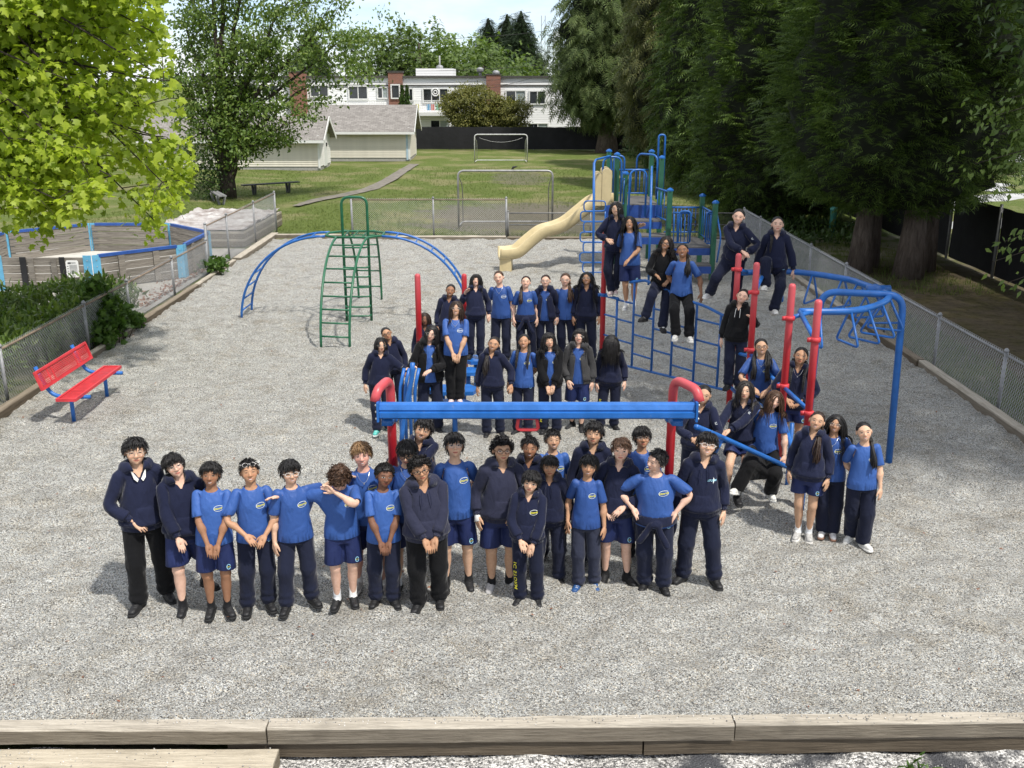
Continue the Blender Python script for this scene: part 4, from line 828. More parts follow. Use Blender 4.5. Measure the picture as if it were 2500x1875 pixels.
edge_run(7.50, [11.0, 13.4, 17.6, 21.6, 27.0, 32.7], .14, .18, .04, ["edging timber at the right fence nearest the camera", "edging timber at the right fence beside the blue arch", "edging timber at the right fence behind the loop ladder", "edging timber at the right fence opposite the cedar trunks", "edging timber at the far end of the right fence"], 50)

# ================================================================ chain-link fences
M_GALV = plain("galvanised_steel", (.27, .275, .28), .55, .25, 6, metal=.2); M_GALV_D = plain("dull_galvanised", (.22, .22, .215), .6, .25, 5, metal=.4); M_WIRE = plain("fence_wire", (.42, .425, .43), .5, .1, metal=.3); M_WIRE_D = plain("dull_fence_wire", (.10, .10, .10), .7, .1, metal=.3); M_RUST = plain("rusted_rail", (.20, .155, .115), .8, .35, 5)
def link_mesh(a, b, z0, z1, pitch=.070, r=.0029):  # two layers of straight diagonal wires
    a, b = np.asarray(a, float), np.asarray(b, float); L = np.linalg.norm(b - a); t = (b - a) / L; nn = A(-t[1], t[0], 0); Hh = z1 - z0; mb = MB()
    for s in (1, -1):
        for k in np.arange(-Hh if s > 0 else 0, L + (Hh if s < 0 else 0), pitch):
            p0, p1 = (k, z0), (k + s * Hh, z1)
            (ax, az), (bx, bz) = p0, p1
            if s > 0:
                if ax < 0: az += -ax; ax = 0
                if bx > L: bz -= bx - L; bx = L
            else:
                if ax > L: az += ax - L; ax = L
                if bx < 0: bz += bx; bx = 0
            if bz - az < .03: continue
            P, Q = a + t * ax + A(0, 0, az) + nn * s * .002, a + t * bx + A(0, 0, bz) + nn * s * .002; d = nrm(Q - P); u = np.cross(d, nn); V = []
            for p in (P, Q):
                for an in (0, 2.094, 4.189): V.append(p + r * (math.cos(an) * nn + math.sin(an) * u))
            mb.add(V, [(0, 1, 4, 3), (1, 2, 5, 4), (2, 0, 3, 5)])
    return mb
def chain_fence(pts, hs, label, rail_mat, post_mat, wire_mat, mid=None, pr=.030, knuckle=True):
    loc = A(*pts[0], 0); o = thing("chain_link_fence", loc, label, "fence", "chain-link fences round the playground"); Lc = lambda p, z: A(p[0], p[1], z) - loc
    for i, (p, h) in enumerate(zip(pts, hs)):
        mb = MB(); mb.tube([Lc(p, -.05), Lc(p, h + .03)], pr * (1.2 if i in (0, len(pts) - 1) else 1), 9); mb.lathe([(pr * 1.35, 0), (pr * 1.35, .03), (pr * .6, .06)], Lc(p, h + .02), 9); mb.build("post", post_mat, o, True)
    for i in range(len(pts) - 1):
        h = min(hs[i], hs[i + 1]) if abs(hs[i] - hs[i + 1]) > .2 else None; ha, hb = (hs[i], hs[i + 1]) if h is None else (h, h)
        mb = MB(); mb.tube([Lc(pts[i], ha - .02), Lc(pts[i + 1], hb - .02)], .021, 8); mb.build("top_rail", rail_mat, o, True)
        if mid: mb = MB(); mb.tube([Lc(pts[i], mid), Lc(pts[i + 1], mid)], .017, 7); mb.build("middle_rail", rail_mat, o, True)
        link_mesh(Lc(pts[i], 0), Lc(pts[i + 1], 0), .05, min(ha, hb) + (.035 if knuckle else -.02)).build("wire_mesh", wire_mat, o)
    return o
fx = -8.17
chain_fence([(fx, 11.6), (fx, 15.35), (fx, 18.6), (fx, 20.8), (fx, 23.7), (fx, 26.5)], [.93, .93, .93, .93, .93, .93], "low chain-link fence with rusty rail on the left, behind the red bench", M_RUST, M_GALV, M_WIRE)
chain_fence([(fx, 26.56), (fx, 28.6), (fx, 31.7), (fx, 34.6)], [1.34] * 4, "taller chain-link fence on the left in front of the covered sandbox", M_RUST, M_GALV, M_WIRE)
chain_fence([(-5.3, 33.12), (-2.6, 33.12), (-.19, 33.12)], [1.30] * 3, "taller chain-link back fence behind the green climber", M_RUST, M_GALV, M_WIRE)
chain_fence([(-.13, 33.12), (2.6, 33.12), (5.2, 33.12), (7.62, 33.12)], [.86] * 4, "low two-rail chain-link back fence behind the slide", M_GALV_D, M_GALV_D, M_WIRE_D, .46, .026, False)
chain_fence([(7.66, 10.6), (7.66, 12.6), (7.66, 14.9), (7.66, 17.4), (7.66, 19.9), (7.66, 22.6), (7.66, 25.4), (7.66, 28.2), (7.66, 30.8), (7.66, 33.06)], [.97] * 10, "long chain-link fence down the right side in front of the cedars", M_GALV, M_GALV, M_WIRE)
# ================================================================ playground equipment
def paint(name, c, rough=.36, wear=.20, glare_fade=None):
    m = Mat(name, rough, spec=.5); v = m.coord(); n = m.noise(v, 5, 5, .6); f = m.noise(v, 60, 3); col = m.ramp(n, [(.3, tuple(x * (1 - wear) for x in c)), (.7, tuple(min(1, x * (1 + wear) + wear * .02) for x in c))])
    if glare_fade: z = m.sep(v)[2]; col = m.mix(z.ss(glare_fade[0], glare_fade[1]) * .75, col, glare_fade[2])  # pinker towards the top: sun glare and a little fading put into the colour
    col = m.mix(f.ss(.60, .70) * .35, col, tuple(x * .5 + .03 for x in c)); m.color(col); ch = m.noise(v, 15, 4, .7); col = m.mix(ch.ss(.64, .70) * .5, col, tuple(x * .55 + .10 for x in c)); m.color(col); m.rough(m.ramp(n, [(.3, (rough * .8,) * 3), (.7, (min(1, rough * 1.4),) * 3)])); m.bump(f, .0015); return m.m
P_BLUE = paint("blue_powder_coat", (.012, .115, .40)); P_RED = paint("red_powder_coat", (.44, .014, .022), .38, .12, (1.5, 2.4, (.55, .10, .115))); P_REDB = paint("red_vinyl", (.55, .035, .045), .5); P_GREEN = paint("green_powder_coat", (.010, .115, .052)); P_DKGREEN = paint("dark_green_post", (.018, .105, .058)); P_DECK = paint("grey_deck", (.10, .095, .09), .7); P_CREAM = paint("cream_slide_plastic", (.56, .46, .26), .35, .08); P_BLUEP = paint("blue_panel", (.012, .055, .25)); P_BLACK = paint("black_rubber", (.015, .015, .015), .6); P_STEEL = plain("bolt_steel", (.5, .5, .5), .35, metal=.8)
def tubes(name, paths, r, mat, parent, org, n=8):
    for p in paths: mb = MB(); mb.tube(np.asarray(p) - org, r, n); mb.build(name, mat, parent, True)
# ---- track ride: two cane posts, a ridged beam and a hanging handle
BY, BZ = 9.02, 2.0
bl, br = W(928, 1010, BY)[0], W(1694, 1022, BY)[0]
t = thing("track_ride", (0, BY, 0), "blue track ride beam on two bent red cane posts with red handle", "play equipment"); org = A(0, BY, 0)
for s, pu, be in ((-1, 957, bl), (1, 1638, br)):
    px = W(pu, 1060, 9.42)[0]; top = 2.20
    path = fillet([(px, 9.42, -.1), (px, 9.42, top), (be + s * .02, 9.06, top - .01), (be + s * .05, BY, 2.08)], .16, 7); mb = MB(); mb.tube(path - org, .046, 12); mb.build("cane_post", P_RED, t, True)
    mb = MB(); mb.lathe([(.062, -.05), (.070, -.03), (.070, .03), (.062, .05)], A(px, 9.42, 1.80) - org, 12); mb.beam(A(px, 9.38, 1.80) - org, A(px, 9.06, 1.86) - org, .10, .07); mb.build("clamp", P_BLUE, t, True)
    mb = MB(); mb.box(A(be + s * .012, BY, 2.0) - org, (.020, .17, .19)); pl = mb.build("end_plate", P_BLUE, t)
    for dz in (-.065, .005, .07):
        mb = MB(); mb.lathe([(.013, 0), (.013, .010), (.006, .016)], (0, 0, 0), 8); v, f = mb.data(); v = v[:, [2, 0, 1]] * A(s, 1, 1) + A(be + s * .022, BY - .07, 2.0 + dz) - org; mk("bolt", v, f, P_STEEL, pl, True)
prof = [(-.060, -.115), (-.085, -.085), (-.085, -.012), (-.062, -.004), (-.062, .012), (-.070, .030), (-.046, .100), (-.020, .120), (.020, .120), (.046, .100), (.085, .02), (.085, -.085), (.060, -.115)]
V = [(x, y * .85, 2.0 + z * .64) for x in (bl, br) for y, z in prof]; n = len(prof); mk("beam", np.array(V) - A(0, 0, 0), [(k, (k + 1) % n, n + (k + 1) % n, n + k) for k in range(n)] + [tuple(range(n))[::-1], tuple(range(n, 2 * n))], P_BLUE, t)
hx = W(1288, 1045, BY)[0]; mb = MB(); mb.tube(fillet([(hx - .085, 0, 1.93), (hx - .105, 0, 1.80), (hx + .105, 0, 1.80), (hx + .085, 0, 1.93)], .04, 5), .017, 9); mb.tube([(hx - .09, 0, 1.915), (hx + .09, 0, 1.915)], .014, 8); mb.build("handle", P_REDB, t, True)
# ---- linked climbing course: red posts with blue elements
POSTS = {'A': (1019, 668, 14.8), 'B': (1133, 668, 16.7), 'C': (1478, 541, 16.8), 'E': (1804, 618, 14.5), 'F': (1848, 640, 13.7), 'G': (1935, 692, 12.1), 'H': (1999, 731, 11.26)}
course = thing("climbing_course", (2.5, 13.5, 0), "linked climbing course of red posts with blue rails, wave ladder and hanging loops", "play equipment"); co = A(2.5, 13.5, 0); PP = {}
for k, (u, v, D) in POSTS.items():
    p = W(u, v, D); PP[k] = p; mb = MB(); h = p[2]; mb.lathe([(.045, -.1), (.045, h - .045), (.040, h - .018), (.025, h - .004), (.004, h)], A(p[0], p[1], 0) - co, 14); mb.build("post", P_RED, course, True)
def clamp(k, z, name="clamp"):
    p = PP[k]; mb = MB(); mb.lathe([(.050, -.030), (.064, -.024), (.064, .024), (.050, .030)], A(p[0], p[1], z) - co, 14); mb.box(A(p[0] - .07, p[1] - .01, z) - co, (.05, .03, .05)); mb.build(name, P_REDB if k in 'EFGH' else P_BLUE, course, True)
for k, z in (('E', 1.72), ('E', 2.36), ('F', 2.18), ('F', 1.35), ('G', 2.18), ('G', 1.30), ('H', 2.12), ('H', 1.22), ('C', 1.5)): clamp(k, z)
# wave ladder between C and E
lad = link("wave_ladder", None, course, (0, 0, 0)); c0, e0 = PP['C'], PP['E']
def wl(f, z): p = c0 + (e0 - c0) * f; return A(p[0], p[1], z)
tops = np.array([(0.0, 1.50), (.10, 1.51), (.20, 1.80), (.34, 1.90), (.46, 1.86), (.62, 1.74), (.80, 1.70), (.93, 1.62), (1.0, 1.60)])
lowz = lambda f: .34 + .14 * f
ff = np.linspace(.22, 1, 26); tubes("top_rail", [np.array([wl(f, np.interp(f, tops[:, 0], tops[:, 1])) for f in ff])], .024, P_BLUE, lad, co)
tubes("step_rail", [np.array([wl(f, 1.49) for f in (0, .13)])], .026, P_BLUE, lad, co)
tubes("bottom_rail", [np.array([wl(f, lowz(f)) for f in np.linspace(0, 1, 8)])], .022, P_BLUE, lad, co)
vf = [.12, .26, .42, .57, .74, .91]
for i, f in enumerate(vf):
    zt = np.interp(f, tops[:, 0], tops[:, 1]) if f > .2 else 1.49; tubes("upright", [[wl(f, lowz(f)), wl(f, zt)]], .020, P_BLUE, lad, co)
for i in range(5):
    for z in ((.78, 1.14, 1.47) if i % 2 == 0 else (.62, .95, 1.29)):
        if z < 1.45 or i not in (1,): tubes("rung", [[wl(vf[i], z), wl(vf[i + 1], z)]], .017, P_BLUE, lad, co)
for z in (.80, 1.16): tubes("rung", [[wl(0, z), wl(.12, z)]], .017, P_BLUE, lad, co)
# overhead rail curving from E to H with hanging triangular loops
Z2 = 2.26; rp = [PP['E'] * A(1, 1, 0) + A(.12, .25, Z2), W(1928, 666, 14.85) * A(1, 1, 0) + A(0, 0, Z2), W(2057, 680, 14.3) * A(1, 1, 0) + A(0, 0, Z2), (4.98, 13.75, Z2), (5.06, 13.15, Z2), (4.78, 12.66, Z2 - .02), (4.30, 12.30, Z2 - .03), (3.62, 12.25, Z2 - .03)]
rp = np.array(rp); tt = np.linspace(0, len(rp) - 1, 60)
def cr(P, t):                                      # Catmull-Rom through P
    P = np.vstack((2 * P[0] - P[1], P, 2 * P[-1] - P[-2])); out = []
    for x in t:
        i = min(int(x), len(P) - 4); f = x - i; a, b, c, d = P[i:i + 4]; out.append(.5 * (2 * b + (c - a) * f + (2 * a - 5 * b + 4 * c - d) * f * f + (3 * b - a - 3 * c + d) * f ** 3))
    return np.array(out)
RAIL = cr(rp, tt); oh = link("overhead_rail", None, course, (0, 0, 0)); tubes("rail_tube", [RAIL], .045, P_BLUE, oh, co, 10)
for a, b in ((PP['E'] * A(1, 1, 0) + A(0, 0, 2.36), RAIL[1]), (PP['F'] * A(1, 1, 0) + A(0, 0, 2.18), RAIL[4]), (PP['G'] * A(1, 1, 0) + A(0, 0, 2.18), RAIL[-3]), (PP['H'] * A(1, 1, 0) + A(0, 0, 2.12), RAIL[-1])): tubes("connector", [[a, b]], .030, P_BLUE, oh, co)
for tq in np.linspace(.12, .98, 11):
    i = int(tq * 57) + 1; p = RAIL[i]; d = nrm(RAIL[i + 1] - RAIL[i - 1]); sdv = nrm(np.cross(d, A(0, 0, 1)));
    tri = fillet([p + A(0, 0, -.02) - sdv * .03, p - sdv * .24 + A(0, 0, -.42), p + sdv * .24 + A(0, 0, -.42), p + A(0, 0, -.02) + sdv * .03], .06, 4); tubes("loop", [tri], .016, P_BLUE, oh, co, 7)
hub = RAIL[int(3.55 / 7 * 59)]; mb = MB(); mb.tube([hub - A(.16, 0, 0) - co, hub + A(.16, 0, 0) - co], .062, 10); mb.tube([hub - A(0, .14, 0) - co, hub + A(0, .14, 0) - co], .06, 10); mb.build("hub", P_BLUE, oh, True)
rb = G(2170, 1128); arch = fillet([(rb[0] - 1.02, rb[1] + .45, -.1), (rb[0] - 1.0, rb[1] + .45, Z2 + .03), (rb[0] + .02, rb[1] + .20, Z2 + .03), (rb[0], rb[1], -.1)], .22, 8); tubes("support_arch", [arch], .047, P_BLUE, course, co, 10)
# sloping hand bars and legs where people perch at the right
ea = W(1745, 1105, 10.9); eb = W(1764, 1068, 10.9); ec = A(PP['H'][0] - .02, 11.2, .46); mb_ = [[W(1700, 1042, 9.5), eb, ec], [A(2.35, 11.6, .72), A(3.0, 11.75, .70), ec + A(-.04, .05, 0)], [ea, eb], [A(PP['G'][0], 12.05, .9), ec + A(-.03, .02, .0)]]
per = link("perch_bars", None, course, (0, 0, 0))
for p in mb_: tubes("bar", [fillet(p, .08, 4)], .030, P_BLUE, per, co)
for p in (ec + A(.02, -.03, 0), A(PP['G'][0] + .10, 11.95, .85), A(2.35, 11.62, .72)): tubes("leg", [[A(p[0], p[1], -.05), p]], .026, P_BLUE, per, co)
for a, b in (('G', 'H'), ('F', 'G'), ('E', 'F')): tubes("bar", [[PP[a] * A(1, 1, 0) + A(0, 0, 1.28 if a != 'E' else 1.1), PP[b] * A(1, 1, 0) + A(0, 0, 1.25)]], .026, P_BLUE, per, co)
tubes("bar", [[PP['E'] * A(1, 1, 0) + A(0, 0, .55), PP['F'] * A(1, 1, 0) + A(0, 0, .55)], [PP['F'] * A(1, 1, 0) + A(0, 0, .78), PP['G'] * A(1, 1, 0) + A(0, 0, .78)]], .028, P_BLUE, per, co)
# curved slat ladder at post A, and stepping pods
sl_ = link("slat_ladder", None, course, (0, 0, 0))
for i, u in enumerate((978, 990, 1002, 1014)): p = W(u, 1000, 13.3); tubes("slat", [fillet([(p[0], 13.3, -.05), (p[0], 13.3, .9), (p[0] + .06, 13.4, 1.16)], .3, 4)], .024, P_BLUE, sl_, co)
q0, q1 = W(985, 1000, 13.15), W(1007, 886, 13.15); tubes("curved_rail", [fillet([q0 + A(-.05, 0, -.55), q0 + A(0, 0, -.1), q1 + A(-.01, 0, -.2), q1], .3, 5)], .034, P_BLUE, sl_, co)
def pod(u, v, D, r, label=None):
    p = W(u, v, D); pd = link("step_pod", None, course, (0, 0, 0)); mb = MB(); hexp = [(p[0] + r * math.cos(a), p[1] + r * math.sin(a)) for a in np.arange(6) * pi / 3 + .2]; mb.prism([(x - co[0], y - co[1]) for x, y in hexp], p[2] - .06, p[2]); mb.build("tread", P_BLUE, pd); tubes("leg", [[A(p[0], p[1], -.05), p - A(0, 0, .06)]], .040, P_BLUE, pd, co, 10)
    return p
POD1 = pod(1110, 984, 14.0, .27); pod(1080, 948, 15.0, .24); pod(1132, 948, 15.1, .24); POD2 = pod(1162, 874, 16.3, .24); pod(1143, 903, 15.9, .20)
# ---- green and blue arch climber
ac = thing("arch_climber", (-3.45, 21.4, 0), "green dome climber with two blue arched ladders and tall green hand loop", "play equipment"); ao = A(-3.45, 21.4, 0); ZP = 1.84
cy = 21.55; xl, xr = -3.72, -3.06
def ladder(name, left, right, mat, rungs, r=.026, rr=.018):
    L = link(name, None, ac, (0, 0, 0)); left, right = np.array(left), np.array(right); tubes("rail", [left, right], r, mat, L, ao)
    for f in rungs: k = f * (len(left) - 1); i = min(int(k), len(left) - 2); g = k - i; tubes("rung", [[left[i] * (1 - g) + left[i + 1] * g, right[i] * (1 - g) + right[i + 1] * g]], rr, mat, L, ao, 6)
def arcpts(foot, top, n=18):                       # rises steeply, then levels out
    foot, top = np.asarray(foot, float), np.asarray(top, float); t = np.linspace(0, pi / 2, n); return np.array([A(*(foot[:2] + (top - foot)[:2] * (1 - math.cos(a))), foot[2] + (top[2] - foot[2]) * math.sin(a)) for a in t])
f1, f2 = G(784, 844), G(854, 847)
ladder("front_ladder", arcpts(f1 + A(0, 0, -.05), (xl, cy - .45, ZP)), arcpts(f2 + A(0, 0, -.05), (xr, cy - .45, ZP)), P_GREEN, [.08, .17, .26, .35, .45, .56, .68, .82])
g1, g2 = G(876, 728), G(932, 729); ladder("rear_ladder", arcpts(g1 + A(0, 0, -.05), (xl, cy + .45, ZP)), arcpts(g2 + A(0, 0, -.05), (xr, cy + .45, ZP)), P_GREEN, [.12, .26, .40, .55, .72])
b1, b2 = G(590, 779), G(612, 762); ladder("left_arch", arcpts((b1[0], b1[1], -.05), (xl - .28, cy - .30, ZP)), arcpts((b2[0], b2[1] + .1, -.05), (xl - .28, cy + .30, ZP)), P_BLUE, [.08, .17, .27, .38, .5, .62, .75, .9])
ladder("right_arch", arcpts((-.92, cy - .32, -.05), (xr + .28, cy - .30, ZP)), arcpts((-.92, cy + .32, -.05), (xr + .28, cy + .30, ZP)), P_BLUE, [.08, .17, .27, .38, .5, .62, .75, .9])
tubes("platform_ring", [fillet([(xl, cy - .45, ZP), (xr, cy - .45, ZP), (xr + .28, cy - .2, ZP), (xr + .28, cy + .2, ZP), (xr, cy + .45, ZP), (xl, cy + .45, ZP), (xl - .28, cy + .2, ZP), (xl - .28, cy - .2, ZP), (xl, cy - .45, ZP)], .04, 2)], .026, P_GREEN, ac, ao)
tubes("platform_bar", [[(x, cy - .45, ZP), (x, cy + .45, ZP)] for x in (xl + .12, xl + .33, xr - .12)], .018, P_GREEN, ac, ao, 6)
hl = G(839, 781)[1]; tubes("hand_loop", [fillet([(xl + .10, cy - .25, -.05), (xl + .10, cy - .25, 2.66), (xr - .02, cy - .25, 2.66), (xr - .02, cy - .25, -.05)], .17, 6)], .030, P_GREEN, ac, ao)
for i, z in enumerate(np.arange(.12, 1.75, .215)): tubes("step_loop", [fillet([(xl + .10, cy - .25, z), (xl + .11, cy - .47 if i % 2 else cy - .40, z), (xr - .03, cy - .47 if i % 2 else cy - .40, z), (xr - .02, cy - .25, z)], .08, 3)], .018, P_GREEN, ac, ao, 6)
# ---- decked play structure with slide
ps = thing("play_structure", (3.6, 27, 0), "decked play structure with green posts, blue railings and cream wave slide", "play equipment"); po = A(3.6, 27, 0)
def gpost(x, y, h): mb = MB(); mb.box(A(x, y, h / 2 - .05) - po, (.125, .125, h + .1)); p = mb.build("post", P_DKGREEN, ps); mb = MB(); mb.lathe([(.092, 0), (.092, .03), (.05, .07), (.01, .085)], A(x, y, h) - po, 4); v, f = mb.data(); c = v.mean(0); mk("cap", v, f, P_BLUE, p)
def at_x(u, D, z): return W(u, 0, D)[0] * 0 + ((u - 1250) / FPX) * (D * CP - (z - CAM_H) * SP)
pst = {}
for k, u, D, h in (('a', 1487, 29.6, 3.05), ('b', 1507, 28.2, 3.05), ('c', 1527, 27.2, 2.62), ('d', 1591, 29.4, 3.05), ('e', 1616, 27.4, 3.02), ('f', 1636, 26.2, 2.28), ('g', 1747, 25.7, 2.02), ('h', 1715, 27.3, 2.02)): x = at_x(u, D, h); pst[k] = (x, D, h); gpost(x, D, h)
def deck(name, x0, x1, y0, y1, z): mb = MB(); mb.box(A((x0 + x1) / 2, (y0 + y1) / 2, z - .03) - po, (x1 - x0, y1 - y0, .06)); d = mb.build(name, P_DECK, ps); mb = MB(); mb.box(A((x0 + x1) / 2, y0 - .012, z - .13) - po, (x1 - x0, .02, .18)); mb.build("fascia", P_BLUEP, d)
deck("high_deck", pst['c'][0] - .35, pst['e'][0] - .05, 27.3, 29.5, 1.80); deck("stair_deck", 3.15, 4.0, 26.7, 27.28, 1.45); deck("stair_deck", 3.35, 4.15, 26.1, 26.68, 1.13); deck("low_deck", 4.15, pst['g'][0] - .05, 25.75, 27.4, .90)
deck("entry_step", 4.45, pst['g'][0] - .1, 25.3, 25.72, .50)
def barrier(p, q, z0, z1, n, top=True, name="barrier"):
    p, q = np.asarray(p, float), np.asarray(q, float); b = link(name, None, ps, (0, 0, 0)); A3 = lambda f, z: A(*(p + (q - p) * f), z)
    tubes("top_rail", [[A3(0, z1), A3(1, z1)]], .024, P_BLUE, b, po); tubes("low_rail", [[A3(0, z0), A3(1, z0)]], .020, P_BLUE, b, po)
    for i in range(n): f = (i + .5) / n; tubes("baluster", [[A3(f, z0), A3(f, z1)]], .013, P_BLUE, b, po, 6)
barrier((pst['f'][0] + .06, 27.35), (pst['h'][0], 27.35), 1.05, 1.72, 10); barrier((pst['f'][0] + .06, 25.95), (4.62, 25.9), .98, 1.75, 5); barrier((5.05, 25.82), (pst['g'][0], 25.75), .98, 1.75, 4); barrier((pst['h'][0], 27.3), (pst['g'][0], 25.8), 1.0, 1.75, 6)
barrier((pst['c'][0], 27.25), (3.0, 27.1), 1.85, 2.5, 5); barrier((pst['b'][0], 29.5), (pst['d'][0], 29.45), 1.88, 2.55, 9); barrier((3.9, 27.3), (pst['f'][0], 26.2), 1.5, 2.25, 4)
def hoop(p, q, z0, zt, r=.028, bend=.22, name="hand_hoop"): tubes(name, [fillet([A(*p, z0), A(*p, zt), A(*q, zt), A(*q, z0)], bend, 6)], r, P_BLUE, ps, po)
hoop((2.50, 27.9), (3.02, 28.0), 1.75, 3.02, name="slide_hoop"); hoop((2.12, 26.25), (2.72, 27.9), 2.3, 3.06); tubes("climber_pole", [[(2.16, 26.2, -.05), (2.12, 26.25, 3.0)]], .032, P_BLUE, ps, po)
hoop((2.95, 29.4), (3.25, 29.4), 1.9, 2.95); hoop((3.14, 27.0), (3.60, 27.1), 1.5, 2.75); hoop((3.50, 25.4), (3.72, 27.0), 2.1, 2.85); tubes("climber_pole", [[(3.52, 25.3, -.05), (3.5, 25.4, 2.75)]], .030, P_BLUE, ps, po); hoop((4.10, 28.6), (4.28, 28.6), 1.8, 3.58); hoop((3.55, 28.9), (4.05, 28.3), 2.0, 3.05)
hoop((4.32, 25.88), (4.62, 25.86), 1.0, 1.80, .024, .12); hoop((5.02, 25.80), (5.26, 25.78), 1.0, 1.80, .024, .12); tubes("side_handrail", [fillet([A(pst['g'][0] + .06, 25.4, .55), A(pst['g'][0] + .13, 25.4, 1.2), A(pst['g'][0] + .06, 25.75, 1.75)], .15, 4)], .022, P_BLUE, ps, po)
for i in range(7):
    z = 2.02 - i * .27; s = -1 if i % 2 else 1; c = A(2.14, 26.22, z); loop = fillet([c, c + A(-.30 * (1.05 if s > 0 else 1.15), 0, .0), c + A(-.30 * (1.05 if s > 0 else 1.15), 0, -.26), c + A(0, 0, -.26), c + A(.30, 0, -.26), c + A(.30, 0, 0)] if i % 2 else [c, c + A(.30, 0, 0), c + A(.30, 0, -.26), c + A(-.26, 0, -.26), c + A(-.26, 0, 0), c], .09, 4); tubes("climbing_loop", [loop], .018, P_BLUE, ps, po, 7)
wh = link("steering_wheel", None, ps, (0, 0, 0)); an = np.linspace(0, 2 * pi, 21)[:-1]; wc = A(4.62, 26.05, 1.46) - po; mb = MB(); mb.tube(np.column_stack((wc[0] + .19 * np.cos(an), 0 * an + wc[1], wc[2] + .19 * np.sin(an))), .018, 7, closed=True); mb.build("rim", P_BLACK, wh, True)
for a in np.arange(5) * 2 * pi / 5: mb = MB(); mb.tube([wc, wc + A(.19 * math.cos(a), 0, .19 * math.sin(a))], .014, 6); mb.build("spoke", P_BLACK, wh, True)
mb = MB(); mb.box(A(3.3, 27.25, 1.62) - po, (1.55, .03, .34)); mb.build("panel", P_BLUEP, ps); 
# wave slide: a trough swept along a wavy line
sp = np.array([(2.75, 28.0, 1.80), (2.35, 27.9, 1.74), (1.95, 27.8, 1.46), (1.55, 27.72, 1.16), (1.22, 27.66, 1.02), (.85, 27.58, .92), (.50, 27.5, .66), (.20, 27.42, .42), (-.10, 27.36, .36), (-.36, 27.32, .36)]); sp = cr(sp, np.linspace(0, len(sp) - 1, 46))
prof = A(.95, 1.25) * np.array([(-.30, .20), (-.27, .22), (-.235, .20), (-.21, .06), (-.10, .0), (.10, .0), (.21, .06), (.235, .20), (.27, .22), (.30, .20), (.27, .02), (.14, -.05), (-.14, -.05), (-.27, .02)]); tn = nrm(np.gradient(sp, axis=0)); sdv = nrm(np.cross(tn, A(0, 0, 1))); upv = np.cross(sdv, tn); V = np.concatenate([sp[i] + prof[:, :1] * sdv[i] + prof[:, 1:] * upv[i] for i in range(len(sp))]) - po; n = len(prof)
mk("slide", V, [(i * n + k, (i + 1) * n + k, (i + 1) * n + (k + 1) % n, i * n + (k + 1) % n) for i in range(len(sp) - 1) for k in range(n)] + [tuple(range(n)), tuple(range((len(sp) - 1) * n, len(sp) * n))[::-1]], P_CREAM, ps, True)
mb = MB(); mb.prism([(-.34 - po[0], 27.17 - po[1]), (-.02 - po[0], 27.17 - po[1]), (.02 - po[0], 27.52 - po[1]), (-.30 - po[0], 27.52 - po[1])], -.05, .34); mb.build("slide_foot", P_CREAM, ps)
def lobe(x0, x1, z0, z1): return [(x0, z0), (x1, z0)] + [((x0 + x1) / 2 + (x1 - x0) / 2 * math.cos(t), z1 - .09 + .09 * math.sin(t)) for t in np.linspace(0, pi, 9)]
for y0 in (27.62, 28.22):                          # moulded side panels of the slide mouth, two rounded lobes each
    hp = link("hood_panel", None, ps, (0, 0, 0))
    for x0_, x1_, z1_, th in ((2.28, 2.47, 2.62, .05), (2.46, 2.72, 2.74, .07)):
        h = lobe(x0_, x1_, 1.74, z1_); n = len(h); mb = MB(); mb.add([(x - po[0], y + y0 - po[1], z) for y in (-th, th) for x, z in h], [tuple(range(n)), tuple(range(n, 2 * n))[::-1]] + [(k, n + k, n + (k + 1) % n, (k + 1) % n) for k in range(n)]); mb.build("lobe", P_CREAM, hp)
# ---- red perforated bench
bn = thing("red_bench", (-6.9, 15.3, 0), "red perforated metal bench with bent blue pipe legs by the left fence", "bench"); bo2 = A(-6.9, 15.3, 0)
def perforated(name, c, ux, uy, L, Wd, th, nslot, parent):
    """a plate with a rolled rim and open slots; c centre, ux long axis, uy short axis"""
    c, ux, uy = np.asarray(c, float), nrm(ux), nrm(uy); nn = np.cross(ux, uy); Rm = np.column_stack((ux, uy, nn)); pl = link(name, None, parent, (0, 0, 0))
    mb = MB()
    for s in (-1, 1): mb.box(c + uy * s * (Wd / 2 - .018), (L, .036, th), rot=Rm); mb.box(c + ux * s * (L / 2 - .018), (.036, Wd - .072, th), rot=Rm)
    for f in (-.5, -.30, -.22, .22, .30, .5)[1:-1]: mb.box(c + ux * f * L, (.022, Wd - .072, th * .35), rot=Rm)
    mb.build("rim", P_REDB, pl)
    for i in range(nslot): mb = MB(); y = -Wd / 2 + .036 + (Wd - .072) * (i + .5) / nslot; mb.box(c + uy * y, (L - .072, (Wd - .072) / nslot * .62, th * .3), rot=Rm); mb.build("slat", P_REDB, pl)
perforated("seat", A(-6.66, 15.05, .45) - bo2, A(0, 1, 0), A(1, 0, 0), 1.83, .30, .045, 9, bn)
tilt = A(-.30, 0, .95); perforated("backrest", A(-7.03, 15.05, .74) - bo2, A(0, 1, 0), tilt, 1.83, .30, .04, 9, bn)
for y in (14.45, 15.75): mb = MB(); mb.tube(fillet([(-7.20, y, .88), (-7.02, y, .46), (-6.86, y, .40), (-6.42, y, .405)], .16, 6) - bo2, .030, 10); mb.build("support_tube", P_BLUE, bn, True); mb = MB(); mb.tube([A(-6.72, y, -.05) - bo2, A(-6.72, y, .40) - bo2], .030, 10); mb.build("leg", P_BLUE, bn, True)
